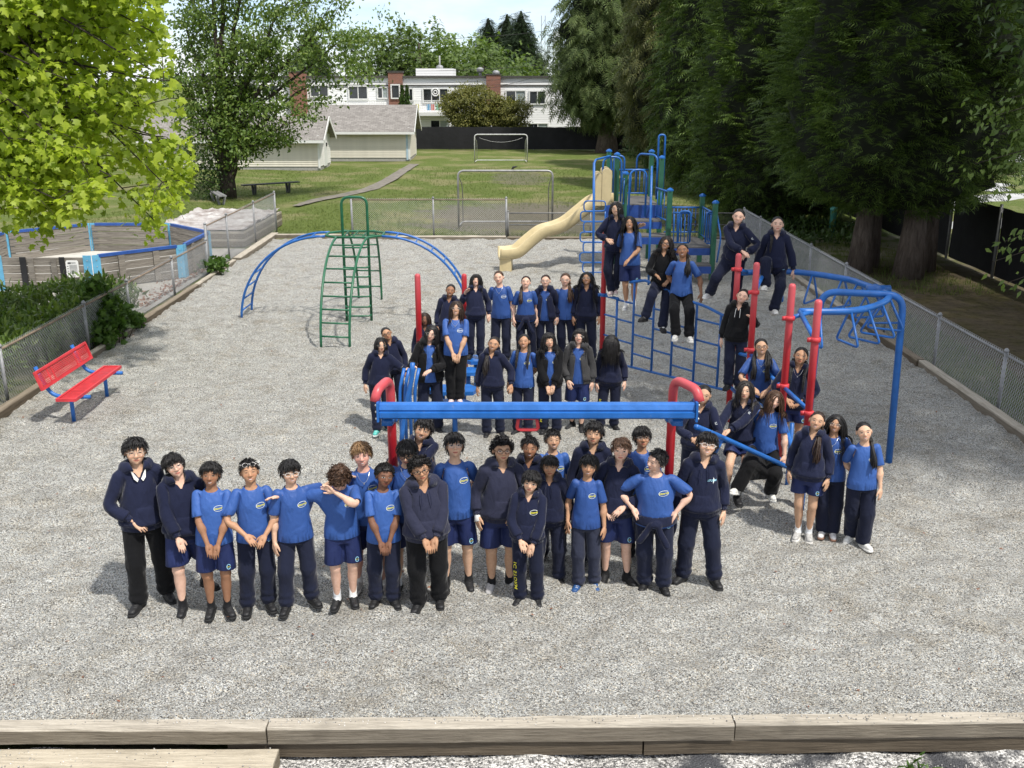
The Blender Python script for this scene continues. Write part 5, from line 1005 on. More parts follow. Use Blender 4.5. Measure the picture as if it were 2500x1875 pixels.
# ---- goals
M_GOAL = plain("galvanised_goal_pipe", (.34, .34, .34), .5, .25, 4, metal=.5); M_GOALW = plain("white_goal_pipe", (.55, .55, .54), .5, .2, 4)
def goal(x0, x1, y, h, dep, mat, label, net):
    o = thing("goal_frame", ((x0 + x1) / 2, y, 0), label, "goal", "goals on the field"); org = A((x0 + x1) / 2, y, 0)
    tubes("hoop", [fillet([(x0, y, .05), (x0, y, h), (x1, y, h), (x1, y, .05)], .22, 6)], .036, mat, o, org); tubes("ground_bar", [fillet([(x0, y, .06), (x0 + .1, y + dep, .06), (x1 - .1, y + dep, .06), (x1, y, .06)], .15, 4)], .028, mat, o, org)
    for x, s in ((x0, 1), (x1, -1)): tubes("stay", [fillet([(x, y, h - .15), (x + s * .12, y + dep * .55, h * .72), (x + s * .1, y + dep, .08)], .3, 4)], .018, mat, o, org, 6)
    if net: t = np.linspace(0, 1, 9); tubes("slack_rope", [np.column_stack((x0 + .3 + (x1 - x0 - .6) * t, np.full(9, y + .35), h - .22 - .28 * (1 - (2 * t - 1) ** 2)))], .008, mat, o, org, 5)
gn = G(1120, 556); goal(gn[0], G(1348, 556)[0], gn[1], 2.0, 1.2, M_GOAL, "nearer bare goal frame on worn ground behind the back fence", False)
mb = MB(); bp = A(G(1254, 556)[0], gn[1], 2.055); tt_ = np.linspace(0, 1, 9); mb.tube(np.column_stack((-.16 + .34 * tt_, 0 * tt_, .06 + .10 * tt_ - .06 * (tt_ < .3))), np.array([.012, .022, .05, .065, .068, .055, .045, .04, .02]), 8); mb.tube([(.18, 0, .165), (.25, 0, .155)], [.018, .004], 6)
for s_ in (-.03, .03): mb.tube([(.0, s_, .08), (.01, s_, -.02)], .008, 5)
o = mb.build("bird", P_BLACK, None, True); o.location = tuple(bp); o.scale = (.6, .6, .6); tag(o, "small black bird perched on the nearer goal's crossbar", "bird")
gf = G(1159, 398); goal(gf[0], G(1287, 398)[0], gf[1], 1.78, 1.6, M_GOALW, "far goal frame with slack rope in front of the black screen fence", True)
# ================================================================ game pit, sandbox, benches, sheds, flats, screen fences
def board_mat(name, c1, c2, c3, axis=0, rnd=.18):
    m = Mat(name, .85, spec=.2); sc = [(1.2, 14, 14), (14, 1.2, 14)][axis]; v = m.coord('Object', sc); g = m.noise(v, 1.8, 6, .68, dist=.5); r = m.disp_rand(); col = m.ramp(g, [(.28, c1), (.5, c2), (.75, c3)])
    col = m.mix(1.0, col, m.ramp(r, [(0, (1 - rnd,) * 3), (1, (1 + rnd, 1 + rnd * .9, 1 + rnd * .8))]), 'MULTIPLY'); m.color(col); m.bump(g, .01); return m.m
M_PLANK = board_mat("weathered_plank", (.10, .090, .078), (.225, .205, .178), (.35, .325, .29)); M_PLANKY = board_mat("weathered_plank_end_on", (.11, .092, .072), (.24, .205, .16), (.36, .32, .26), 1)
P_RAILB = paint("royal_rail_paint", (.018, .075, .30), .4); P_SKY = paint("light_blue_bracket", (.12, .38, .58), .4); P_BLK = paint("black_bracket", (.012, .012, .014), .4); M_SAND = plain("pale_sand_floor", (.52, .50, .45), .95, .15, 2.5, .01, 60); M_SIGN = plain("sign_white", (.78, .78, .76), .5, .03); M_INK = plain("sign_black", (.02, .02, .02), .5, .05)
pc0 = A(-11.62, 27.4, 0); rad = 2.92 / math.cos(pi / 8); vx = [pc0 + rad * A(math.cos(a), math.sin(a), 0) for a in np.arange(8) * pi / 4 + pi / 8]
pit = thing("game_pit", pc0, "octagonal wooden ball game pit with blue capped plank walls and light blue corner brackets", "game pit")
mb = MB(); mb.prism([tuple((p - pc0)[:2] * .985) for p in vx], -.02, .05); mb.build("sand_floor", M_SAND, pit)
PH = .84
for i in range(8):
    a, b = vx[i], vx[(i + 1) % 8]; d = nrm(b - a); nn = A(d[1], -d[0], 0); wl_ = link("wall", None, pit, (0, 0, 0)); gate = i == 5
    for k in range(4):
        z = .03 + k * .203; o = MB().box((0, 0, 0), (np.linalg.norm(b - a) - .12, .045, .186)).build("plank", M_PLANK, wl_); m_ = (a + b) / 2 - pc0; o.location = (m_[0], m_[1], z + .1); o.rotation_euler = (rng.normal() * .012, 0, math.atan2(d[1], d[0]))
    if not gate: o = MB().box((0, 0, 0), (np.linalg.norm(b - a) - .34, .085, .075)).build("cap_rail", P_RAILB, wl_); m_ = (a + b) / 2 - pc0; o.location = (m_[0], m_[1], PH + .02); o.rotation_euler = (0, 0, math.atan2(d[1], d[0]))
    if i in (6, 7, 0):
        for f in (.3, .68):
            p = a + (b - a) * f + nn * .05 - pc0; o = MB().box((0, 0, 0), (.16, .05, .78)).build("batten", M_PLANK, wl_); o.location = (p[0], p[1], .42); o.rotation_euler = (0, 0, math.atan2(d[1], d[0]))
for i in range(8):
    p = vx[i]; pr_, nx_ = vx[i - 1], vx[(i + 1) % 8]; br_ = link("corner_bracket", None, pit, (0, 0, 0))
    for q in (pr_, nx_):
        d = nrm(q - p); nn = nrm(p - pc0); c = p + d * .10 - pc0; s_ = A(d[1], -d[0], 0); s_ = s_ if np.dot(s_, nn) > 0 else -s_
        for off in (.032,): o = MB().box((0, 0, 0), (.205, .012, PH + .04)).build("plate", P_SKY, br_); cc = c + s_ * off; o.location = (cc[0], cc[1], (PH + .04) / 2 + .01); o.rotation_euler = (0, 0, math.atan2(d[1], d[0]))
        for kz in range(5): mb = MB(); mb.lathe([(.014, 0), (.014, .008), (.004, .012)], (0, 0, 0), 6); v, f = mb.data(); cc = c + s_ * .039; e = np.column_stack((d, A(0, 0, 1), s_)); mk("bolt", v @ e.T + A(cc[0], cc[1], .12 + kz * .16), f, P_STEEL, br_)
a, b = vx[5], vx[6]; d = nrm(b - a); nf = A(d[1], -d[0], 0); nf = nf if nf[1] < 0 else -nf   # wall facing the camera: hinges, gate boards and the rules sign
def onwall(name, f, z, sx, sz, mat, th=.02, off=.036, par=pit): p = a + (b - a) * f + nf * off - pc0; o = MB().box((0, 0, 0), (sx, th, sz)).build(name, mat, par); o.location = (p[0], p[1], z); o.rotation_euler = (0, 0, math.atan2(d[1], d[0])); return o
onwall("hinge_plate", .30, .43, .15, .84, P_BLK); onwall("hinge_plate", .70, .43, .13, .84, P_BLK); onwall("gate_batten", .38, .42, .14, .8, M_PLANK, .04, .05); onwall("gate_batten", .615, .42, .14, .8, M_PLANK, .04, .05)
mb = MB(); o2 = [(-.15, -.17), (-.13, -.21), (.13, -.21), (.16, -.17), (.16, .17), (.13, .21), (-.12, .21), (-.15, .17)]; v = [(x, y, z) for y in (-.008, .008) for x, z in o2]; mb.add(v, [tuple(range(8)), tuple(range(8, 16))[::-1]] + [(k, (k + 1) % 8, 8 + (k + 1) % 8, 8 + k) for k in range(8)]); sg = mb.build("rules_sign", M_SIGN, pit); p = a + (b - a) * .80 + nf * .045 - pc0; sg.location = (p[0], p[1], .56); sg.rotation_euler = (0, 0, math.atan2(d[1], d[0]))
for z, w_, x in ((.15, .20, 0), (.145, .07, -.06)): mb = MB(); mb.box((x, -.011, z), (w_, .004, .012 if w_ > .1 else .035)); mb.build("lettering", M_INK, sg)
for k in range(8): mb = MB(); mb.box((.03, -.011, .095 - k * .030), (.19, .004, .006)); mb.build("lettering", M_INK, sg); mb = MB(); mb.box((-.105, -.011, .095 - k * .030), (.03, .004, .014)); k % 2 and mb.build("lettering", M_INK, sg)
mb = MB(); mb.box((.02, -.011, -.175), (.07, .004, .014)); mb.build("lettering", M_INK, sg)
M_GR = plain("paved_yard", (.36, .345, .315), .95, .18, 1.6, .008, 50)
tag(mk("yard_pavement", [(-16, 21.5, .008), (-8.3, 21.5, .008), (-8.3, 31, .008), (-16, 31, .008)], [(0, 1, 2, 3)], M_GR), kind='structure')
def litter_mat():
    m = Mat("red_leaf_litter", .95); v = m.coord(); m.color(m.ramp(m.noise(v, 40, 4), [(.3, (.11, .045, .025)), (.7, (.30, .13, .075))])); m.bump(m.noise(v, 60, 3), .01); return m.m
lv_ = []; lf_ = []
for i in range(700):
    x = -8.45 - abs(rng.normal()) * .45 * rng.uniform(.3, 1.3); y = 22.6 + rng.uniform(0, 5.2); c = A(x, y, .016 + rng.uniform(0, .012)); an = rng.uniform(0, 6.28); s_ = rng.uniform(.02, .05); e1 = A(math.cos(an), math.sin(an), rng.normal() * .3) * s_; e2 = A(-math.sin(an), math.cos(an), rng.normal() * .3) * s_ * .6; n = len(lv_); lv_ += [c - e1, c + e2, c + e1, c - e2]; lf_.append((n, n + 1, n + 2, n + 3))
tag(mk("leaf_litter", lv_, lf_, litter_mat()), "reddish dry leaf litter along the left fence", "litter", kind='stuff')
# sandbox under a crumpled tarpaulin
sb = thing("sandbox", (-9.9, 34, 0), "timber sandbox behind the tall left fence", "sandbox")
for (x0, y0, x1, y1) in ((-11.4, 31.4, -8.5, 31.4), (-8.5, 31.4, -8.45, 36.4), (-8.45, 36.4, -11.4, 36.4), (-11.4, 36.4, -11.4, 31.4)):
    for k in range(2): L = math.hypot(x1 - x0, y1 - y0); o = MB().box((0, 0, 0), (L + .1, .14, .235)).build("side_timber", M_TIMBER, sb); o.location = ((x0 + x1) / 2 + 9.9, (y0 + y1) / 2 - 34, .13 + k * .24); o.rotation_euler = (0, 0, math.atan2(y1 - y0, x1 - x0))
def tarp_mat():
    m = Mat("dusty_tarpaulin", .6); v = m.coord(); m.color(m.ramp(m.noise(v, 1.6, 5, .6), [(.35, (.22, .18, .16)), (.5, (.38, .35, .33)), (.7, (.54, .53, .51))])); m.bump(m.noise(v, 7, 4), .05); return m.m
V, F = grid_mesh(-11.45, -8.42, 31.35, 36.45, .08, lambda X_, Y_, nx, ny: .53 + np.abs(fnoise(nx, ny, .08, [(.35, .022), (1.0, .035)], 17)) * np.clip((Y_ - 31.4) / .5, .2, 1)); tag(mk("tarpaulin", V, F, tarp_mat(), None, True), "crumpled dusty white tarpaulin lying over the sandbox", "tarpaulin")
# park benches
M_BOARD = plain("dark_bench_board", (.055, .057, .058), .7, .3, 6); M_BOARDG = plain("grey_bench_board", (.20, .20, .20), .7, .2, 6)
def plank_bench(a, b, z, w, mat, label, nb):
    a, b = np.asarray(a, float), np.asarray(b, float); m_ = (a + b) / 2; d = nrm(b - a); nn = A(-d[1], d[0], 0); o = thing("plank_bench", (m_[0], m_[1], 0), label, "bench", "benches on the lawn"); org = A(m_[0], m_[1], 0)
    for k in range(nb): mb = MB(); off = nn * (k - (nb - 1) / 2) * w; mb.beam(a + off + A(0, 0, z) - org, b + off + A(0, 0, z) - org, w * .9, .05); mb.build("seat_board", mat, o)
    for f in (.2, .8): p = a + (b - a) * f - org; mb = MB(); mb.beam(p + nn * .18 + A(0, 0, z - .03), p + nn * .08 - A(0, 0, .05), .09, .09, d); mb.build("leg", mat, o); mb = MB(); mb.beam(p - nn * .18 + A(0, 0, z - .03), p - nn * .08 - A(0, 0, .05), .09, .09, d); mb.build("leg", mat, o)
plank_bench(W(592, 466, 46.5) * A(1, 1, 0), W(730, 454, 48.2) * A(1, 1, 0), .43, .17, M_BOARD, "long dark plank bench on the grass right of the many-stemmed tree", 2); plank_bench(W(521, 480, 44.8) * A(1, 1, 0), W(546, 503, 42.6) * A(1, 1, 0), .36, .17, M_BOARDG, "short grey plank bench seen end-on below the many-stemmed tree", 2)
# teal marker post
mb = MB(); p = G(2030, 577); mb.lathe([(.11, -.1), (.11, .86), (.13, .87), (.13, .95), (.10, .98), (.02, .985)], (0, 0, 0), 14); o = mb.build("marker_post", plain("teal_plastic", (.10, .36, .30), .4), None, True, None); o.location = (p[0], p[1], 0); tag(o, "short teal plastic post on the grass beside the cedar trunks", "post")
# ---- sheds with lapped siding
M_SIDE = plain("cream_siding", (.66, .62, .53), .6, .06, 3, rnd=.03); M_SIDE_LIT = plain("sunlit_siding", (.76, .75, .71), .6, .05, 3, rnd=.03); M_TRIM = plain("white_trim", (.72, .72, .70), .5, .05); M_CONC = plain("shed_foundation", (.34, .33, .31), .9, .15)  # second siding is the cream one whitened, sunlight on the gable put into colour
def shingle_mat():
    m = Mat("asphalt_shingle", .9); v = m.coord('Object'); x, y, z = m.sep(v); row = (y * 7.0); br_ = m.node("ShaderNodeTexBrick"); m.put(br_.inputs['Vector'], v); br_.inputs['Scale'].default_value = 1.0; br_.inputs['Brick Width'].default_value = .32; br_.inputs['Row Height'].default_value = .15; br_.inputs['Mortar Size'].default_value = .008; br_.inputs['Color1'].default_value = (.17, .155, .14, 1); br_.inputs['Color2'].default_value = (.30, .28, .255, 1); br_.inputs['Mortar'].default_value = (.09, .083, .076, 1)
    m.color(m.mix(.35, X(m.nt, br_.outputs[0]), m.ramp(m.noise(v, 5, 5, .7), [(.3, (.14, .13, .12)), (.7, (.34, .32, .30))]))); m.bump(X(m.nt, br_.outputs['Fac']) * -1.0 + m.noise(v, 40, 2) * .3, .012); return m.m
M_SHING = shingle_mat()
def lap_wall(parent, p, q, z0, z1, bh, mat, name="siding_board"):
    p, q = np.asarray(p, float), np.asarray(q, float); d = nrm(q - p); L = np.linalg.norm(q - p); ob = None; n = max(1, int(round((z1 - z0) / bh))); bh = (z1 - z0) / n
    me = mesh_np(name, [(0, 0, 0), (L, 0, 0), (L, -.028, .004), (0, -.028, .004), (0, .0, bh + .012), (L, 0, bh + .012), (0, .03, 0), (L, .03, 0), (0, .03, bh + .012), (L, .03, bh + .012)], [(3, 2, 5, 4), (0, 1, 2, 3), (4, 5, 9, 8), (0, 3, 4, 8, 6), (1, 7, 9, 5, 2), (6, 8, 9, 7)], mat)
    for k in range(n): o = link(name, me, parent, (p[0], p[1], z0 + k * bh)); o.rotation_euler = (0, 0, math.atan2(d[1], d[0]))
def roof_slab(parent, x0, x1, ye, ze, yr, zr, mat, name="roof_slope"):
    L = math.hypot(yr - ye, zr - ze); an = math.atan2(zr - ze, yr - ye); o = MB().box(((x1 - x0) / 2, L / 2, 0), (x1 - x0, L, .08)).build(name, mat, parent); o.location = (x0, ye, ze); o.rotation_euler = (an, 0, 0); return o
def shed(x0, x1, y0, y1, eave, ridge, wall_mat, gable_mat, label, door=False):
    loc = A(x0, y0, 0); o = thing("garden_shed", loc, label, "shed", "sheds on the lawn"); wx, wy = x1 - x0, y1 - y0; mb = MB(); mb.box((wx / 2, wy / 2, .08), (wx - .02, wy - .02, .24)); mb.build("foundation", M_CONC, o); mb = MB(); mb.box((wx / 2, wy / 2, eave / 2 + .05), (wx - .08, wy - .08, eave)); mb.build("core_wall", wall_mat, o)
    lap_wall(o, (0, 0), (wx, 0), .2, eave, .125, wall_mat); lap_wall(o, (wx, 0), (wx, wy), .2, eave, .125, gable_mat)
    n = 8
    for k in range(n):                             # gable boards narrow towards the ridge
        z = eave + (ridge - eave - .1) * k / n; f = 1 - (k + .5) / n; lap_wall(o, (wx, wy / 2 - wy / 2 * f), (wx, wy / 2 + wy / 2 * f), z, z + (ridge - eave - .1) / n, (ridge - eave - .1) / n, gable_mat)
    rise = (ridge - eave) / (wy / 2); ov = .42; roof_slab(o, -.4, wx + .38, -ov, eave - rise * ov + .06, wy / 2, ridge + .06, M_SHING); s2 = roof_slab(o, -.4, wx + .38, wy + ov, eave - rise * ov + .055, wy / 2 + .01, ridge + .055, M_SHING)
    mb = MB(); mb.box((wx / 2, -ov - .02, eave - rise * ov + .0), (wx + .8, .03, .16)); mb.build("fascia_board", M_TRIM, o)
    for ya, yb in ((-ov, wy / 2), (wy + ov, wy / 2)): mb = MB(); mb.beam((wx + .40, ya, eave - rise * ov), (wx + .40, yb, ridge + .02), .03, .20); mb.build("barge_board", M_TRIM, o)
    for xx, yy in ((wx + .015, -.02), (wx + .015, wy + .02)): mb = MB(); mb.box((xx - .03, yy, eave / 2 + .1), (.12, .07, eave)); mb.build("corner_board", M_TRIM, o)
    if door:
        mb = MB(); mb.box((wx + .045, wy * .5, 1.0), (.05, .95, 1.75)); dd = mb.build("door", M_TRIM, o); mb = MB(); mb.box((wx + .10, wy * .5 + .3, 1.35), (.08, .10, .22)); mb.build("lock_box", P_BLACK, dd)
    return o
shed(-21.5, -11.35, 60.0, 63.4, 1.90, 2.92, M_SIDE, M_SIDE_LIT, "near cream shed with white door on its gable end", True)
sh2 = shed(-13.2, -6.75, 67.2, 71.6, 2.05, 3.42, M_SIDE, M_SIDE, "far cream shed with the big grey shingle roof, at the path's end")
mb = MB(); mb.box((6.3, -.03, 1.0), (.12, .08, 1.9)); mb.build("blue_downpipe", plain("pale_blue_trim", (.40, .52, .62), .6), sh2)
# ---- black screen fences
M_SCREEN = plain("black_privacy_mesh", (.010, .010, .012), .75, .3, 2, .02, 3)
def screen_fence(p, q, h, step, label, grommets=True):
    p, q = np.asarray(p, float), np.asarray(q, float); L = np.linalg.norm(q - p); d = (q - p) / L; o = thing("screen_fence", (p[0], p[1], 0), label, "fence", "black screen fences"); n = int(L / step); 
    for i in range(n + 1): mb = MB(); c = d * L * i / n; mb.tube([(c[0], c[1], -.05), (c[0], c[1], h + .08)], .04, 7); mb.build("post", M_GALV_D, o, True)
    for i in range(n):
        a, b = d * L * i / n, d * L * (i + 1) / n; nn = A(-d[1], d[0]); m = 9; V = []
        for k in range(m):
            f = k / (m - 1); c = a + (b - a) * f - nn * (.055 + .02 * math.sin(f * 9 + i)); sag = .03 * math.sin(f * pi) + .01 * math.sin(f * 23 + i)
            V += [(c[0], c[1], .04), (c[0] - nn[0] * .02, c[1] - nn[1] * .02, h * .5), (c[0], c[1], h - sag)]
        mk("screen_panel", V, [(k * 3 + j, (k + 1) * 3 + j, (k + 1) * 3 + j + 1, k * 3 + j + 1) for k in range(m - 1) for j in (0, 1)], M_SCREEN, o, True)
    return o
screen_fence((-8.0, 78.5), (14.5, 77.5), 1.72, 3.2, "black screened fence across the far end of the field"); screen_fence((12.6, 14.0), (13.4, 60.0), 1.85, 3.0, "black screened fence in deep shade behind the cedar trunks")
tag(mk("car_park", [(15.0, 5, -.03), (70, 5, -.03), (70, 75, -.03), (15.0, 75, -.03)], [(0, 1, 2, 3)], plain("pale_car_park", (.42, .42, .42), .9, .1, 1)), kind='structure')
# ---- block of flats behind
def sid_mat(name, c):
    m = Mat(name, .6); x, y, z = m.sep(m.coord()); f = (z / .19).fr(); col = m.mix(f.ss(.90, 1.0), c, tuple(k * .55 for k in c)); col = m.mix(m.noise(m.coord(), .8, 4).ss(.4, .7) * .12, col, tuple(k * .75 for k in c)); m.color(col); m.bump(f * -1.0, .03); return m.m
M_FLAT = sid_mat("white_lap_siding", (.74, .74, .735)); M_BRK = Mat("red_brick", .9)
def brick_mat():
    m = M_BRK; b = m.node("ShaderNodeTexBrick"); m.put(b.inputs['Vector'], m.coord('Object', (1, 1, 1), (pi / 2, 0, 0))); b.inputs['Scale'].default_value = 1; b.inputs['Brick Width'].default_value = .22; b.inputs['Row Height'].default_value = .075; b.inputs['Mortar Size'].default_value = .008; b.inputs['Color1'].default_value = (.27, .10, .062, 1); b.inputs['Color2'].default_value = (.20, .075, .05, 1); b.inputs['Mortar'].default_value = (.25, .20, .17, 1); m.color(X(m.nt, b.outputs[0])); return m.m
M_BRK = brick_mat(); M_PANE = plain("dark_window_pane", (.022, .026, .030), .08, .5, 1.2, spec=.8); M_ROOF = plain("dark_roof_edge", (.07, .065, .06), .8); M_BLIND = plain("pale_curtain", (.30, .34, .34), .8, .2, 3)
FY = 88.0; fl = thing("apartment_block", (-8, FY, 0), "low white apartment block with lap siding, brick chimneys and balconies behind the fence", "building"); fo = A(-8, FY, 0)
def fxz(u, v, D=FY): p = W(u, v, D); return p[0], p[2]
x0, x1, zr = fxz(470, 190)[0], fxz(1420, 190)[0], fxz(1150, 190)[1]
mb = MB(); mb.box(A((x0 + x1) / 2, FY + 6, zr / 2 - .3) - fo, (x1 - x0, 12, zr + .6)); mb.build("wall", M_FLAT, fl); mb = MB(); mb.box(A((x0 + x1) / 2, FY + 5.98, zr + .08) - fo, (x1 - x0 + .3, 12.3, .16)); mb.build("roof_edge", M_ROOF, fl); mb = MB(); mb.box(A((x0 + x1) / 2, FY - .04, zr - .62) - fo, (x1 - x0, .05, .09)); mb.build("band", M_ROOF, fl)
def window(u0, v0, u1, v1, D=FY, panes=2, curtain=False):
    xa, za = fxz(u0, v1, D); xb, zb = fxz(u1, v0, D); w = link("window", None, fl, (0, 0, 0)); cx, cz = (xa + xb) / 2, (za + zb) / 2; ww, hh = xb - xa, zb - za; t_ = .10
    for c, s_ in (((cx, zb), (ww + t_, t_)), ((cx, za), (ww + t_, t_)), ((xa, cz), (t_, hh - t_)), ((xb, cz), (t_, hh - t_))): mb = MB(); mb.box(A(c[0], D - .05, c[1]) - fo, (s_[0], .10, s_[1])); mb.build("frame", M_TRIM, w)
    for k in range(panes):
        pw_ = (ww - t_) / panes; mb = MB(); mb.box(A(xa + t_ / 2 + pw_ * (k + .5), D - .012, cz) - fo, (pw_ - .05, .02, hh - t_)); mb.build("pane", M_BLIND if curtain and k == 1 else M_PANE, w)
        if k: mb = MB(); mb.box(A(xa + t_ / 2 + pw_ * k, D - .045, cz) - fo, (.07, .08, hh - t_)); mb.build("mullion", M_TRIM, w)
for a_ in ((1235, 221, 1283, 254), (1292, 222, 1332, 254), (1288, 301, 1338, 325), (1033, 216, 1094, 250), (990, 216, 1008, 246), (922, 214, 946, 240), (1051, 293, 1097, 320), (758, 208, 801, 236), (852, 210, 897, 242), (1125, 218, 1150, 250), (640, 208, 680, 236), (560, 208, 600, 236)): window(*a_, panes=3 if a_[0] == 1033 else 2, curtain=a_[0] in (1235, 1288, 922, 1051))
window(956, 207, 975, 240, FY - .25, 1)
for u0, u1, vt, D in ((1187, 1222, 183, FY - .5), (947, 982, 177, FY - .2), (705, 744, 176, FY - .5)):
    xa, zt = fxz(u0, vt, D); xb, _ = fxz(u1, vt, D); mb = MB(); mb.box(A((xa + xb) / 2, D + .4, zt / 2 - .2) - fo, (xb - xa, .9, zt + .4)); ch = mb.build("chimney", M_BRK, fl); mb = MB(); mb.box(A((xa + xb) / 2, D + .4, zt + .04) - fo, (xb - xa + .12, 1.0, .10)); mb.build("chimney_cap", M_ROOF, ch)
for u0, u1 in ((997, 1097), (800, 940)):           # balconies
    D = FY - 1.5; xa, zt = fxz(u0, 246, D); xb, zb = fxz(u1, 275, D); bl_ = link("balcony", None, fl, (0, 0, 0)); mb = MB(); mb.box(A((xa + xb) / 2, FY - .78, zb - .12) - fo, (xb - xa, 1.5, .28)); mb.build("slab", M_TRIM, bl_)
    mb = MB(); mb.beam(A(xa, D, zt) - fo, A(xb, D, zt) - fo, .07, .07); mb.build("hand_rail", M_TRIM, bl_)
    for x in np.arange(xa, xb + .01, .145): mb = MB(); mb.box(A(x, D, (zt + zb) / 2) - fo, (.035, .03, zt - zb)); mb.build("baluster", M_TRIM, bl_)
    for k, (c_, x) in enumerate((((.55, .5, .1), .2), ((.1, .3, .5), .48), ((.5, .12, .1), .58), ((.12, .35, .2), .7))):
        if u0 == 997: mb = MB(); mb.box(A(xa + (xb - xa) * x, FY - .9, zb + .42) - fo, (.32, .05, .5)); mb.build("hanging_cloth", plain("cloth_%d" % k, c_, .8), bl_)
mb = MB(); xa, za = fxz(1006, 183); xb, _ = fxz(1100, 183); mb.box(A((xa + xb) / 2, FY + 6, zr + .45) - fo, (xb - xa, 5, .7)); mb.build("roof_box", M_FLAT, fl)
for u, v0 in ((1073, 136), (1172, 170), (1211, 177)): xa, za = fxz(u, v0, FY + 4); mb = MB(); mb.tube([A(xa, FY + 4, zr) - fo, A(xa, FY + 4, za) - fo], .12 if u != 1073 else .07, 8); mb.lathe([(.3, 0), (.3, .3), (.1, .4)], A(xa, FY + 4, za - .2 if u != 1073 else zr + .7) - fo, 8); mb.build("roof_vent", M_GALV, fl, True)
an = np.linspace(0, 2 * pi, 17)[:-1]; wc = np.array(fxz(1063, 225)); mb = MB(); mb.tube(np.column_stack((wc[0] + .30 * np.cos(an), 0 * an + FY - .10, wc[1] + .30 * np.sin(an))) - fo, .06, 6, closed=True); mb.tube(np.column_stack((wc[0] + .14 * np.cos(an), 0 * an + FY - .10, wc[1] + .14 * np.sin(an))) - fo, .05, 6, closed=True); mb.build("door_wreath", M_TRIM, fl, True)
# distant tower under construction
tw = thing("tower_block", (W(1348, 110, 600)[0], 600, 0), "distant white tower block with open floors beside the far cedar", "building"); xw = W(1364, 100, 600)[0] - W(1348, 100, 600)[0]; zt = W(1340, 76, 600)[2]
mb = MB(); mb.box((xw * .8, 6, zt / 2), (xw * 1.2, 12, zt)); mb.build("wall", plain("pale_concrete", (.62, .65, .68), .8), tw)
for k in range(14): z = zt - 2 - k * 3.1; mb = MB(); mb.box((-.6, 3, z), (4.6, 8, .35)); mb.build("floor_slab", plain("grey_slab", (.35, .37, .39), .8) if k == 0 else bpy.data.materials["grey_slab"], tw)
for k in range(14):
    for j in range(3): mb = MB(); mb.box((2.6 + j * 2.6, -.03, zt - 3.4 - k * 3.1), (1.6, .1, 1.7)); mb.build("window", M_PANE, tw)
cr_ = thing("tower_crane", (W(1326, 100, 620)[0], 620, 0), "faint lattice tower crane standing beside the distant tower", "crane"); zt = W(1326, 38, 620)[2]; xw = 2.2
for s in (-1, 1): mb = MB(); mb.box((s * xw / 2, 0, zt / 2), (.35, .35, zt)); mb.build("mast_leg", M_GALV, cr_)
for k in range(int(zt / 4)): mb = MB(); mb.beam((-xw / 2, 0, k * 4), (xw / 2, 0, k * 4 + 4), .2, .2); mb.build("brace", M_GALV, cr_)
# overhead service wires and the pole they hang from
M_CABLE = plain("cable", (.03, .03, .03), .6)
wp = thing("utility_wires", (0, 84, 0), "thin service wires strung across in front of the apartment block", "wire", None)
for (u0, v0, u1, v1, sag) in ((600, 205, 1420, 192, .5), (700, 160, 1420, 148, .6), (860, 200, 1300, 186, .3), (1150, 222, 1300, 190, .1), (700, 72, 1400, 66, .8)):
    a, b = W(u0, v0, 84), W(u1, v1, 84); t = np.linspace(0, 1, 11); c = a + (b - a) * t[:, None] - A(0, 0, 1) * (sag * 4 * t * (1 - t))[:, None]; mb = MB(); mb.tube(c - A(0, 84, 0), .014, 4, cap=False); mb.build("wire", M_CABLE, wp)
# ================================================================ trees and shrubs
def leaf_mat(name, cols, trans=.35, rough=.5, hue=None):
    m = Mat(name, rough, spec=.35); gi = m.node("ShaderNodeNewGeometry"); r = X(m.nt, gi.outputs['Random Per Island']); big = m.noise(m.coord('Object'), .9, 3); col = m.ramp(r * .65 + big * .45 - .05, [(i / (len(cols) - 1), c) for i, c in enumerate(cols)]); m.color(col)
    tr = m.node("ShaderNodeBsdfTranslucent"); m.put(tr.inputs[0], m.mix(1.0, col, (1.25, 1.35, .55), 'MULTIPLY')); ms = m.node("ShaderNodeMixShader"); ms.inputs[0].default_value = trans; out = m.nt.nodes["Material Output"]; m.nt.links.new(m.p.outputs[0], ms.inputs[1]); m.nt.links.new(tr.outputs[0], ms.inputs[2]); m.nt.links.new(ms.outputs[0], out.inputs[0]); return m.m
def bark_mat(name, c1, c2):
    m = Mat(name, .95, spec=.15); v = m.coord('Object', (9, 9, 1.3)); g = m.noise(v, 1.4, 6, .7, dist=.8); m.color(m.ramp(g, [(.3, c1), (.7, c2)])); m.bump(g, .06); return m.m
M_BARK = bark_mat("furrowed_bark", (.030, .024, .019), (.105, .088, .072)); M_CBARK = bark_mat("cedar_bark", (.055, .042, .034), (.19, .155, .13)); M_TWIG = plain("twig", (.045, .034, .024), .9)
def scatter(shape, F, pos, fwd, up, scale):        # copies of a small leaf shape as one set of triangles
    shape = np.asarray(shape, float); fwd = nrm(fwd); sd = nrm(np.cross(fwd, up)); nn = np.cross(sd, fwd); n = len(pos); scale = np.broadcast_to(scale, (n,))
    V = pos[:, None] + scale[:, None, None] * (shape[None, :, :1] * sd[:, None] + shape[None, :, 1:2] * fwd[:, None] + shape[None, :, 2:] * nn[:, None]); F = np.asarray(F); return V.reshape(-1, 3), (F[None] + (np.arange(n) * len(shape))[:, None, None]).reshape(-1, F.shape[1])
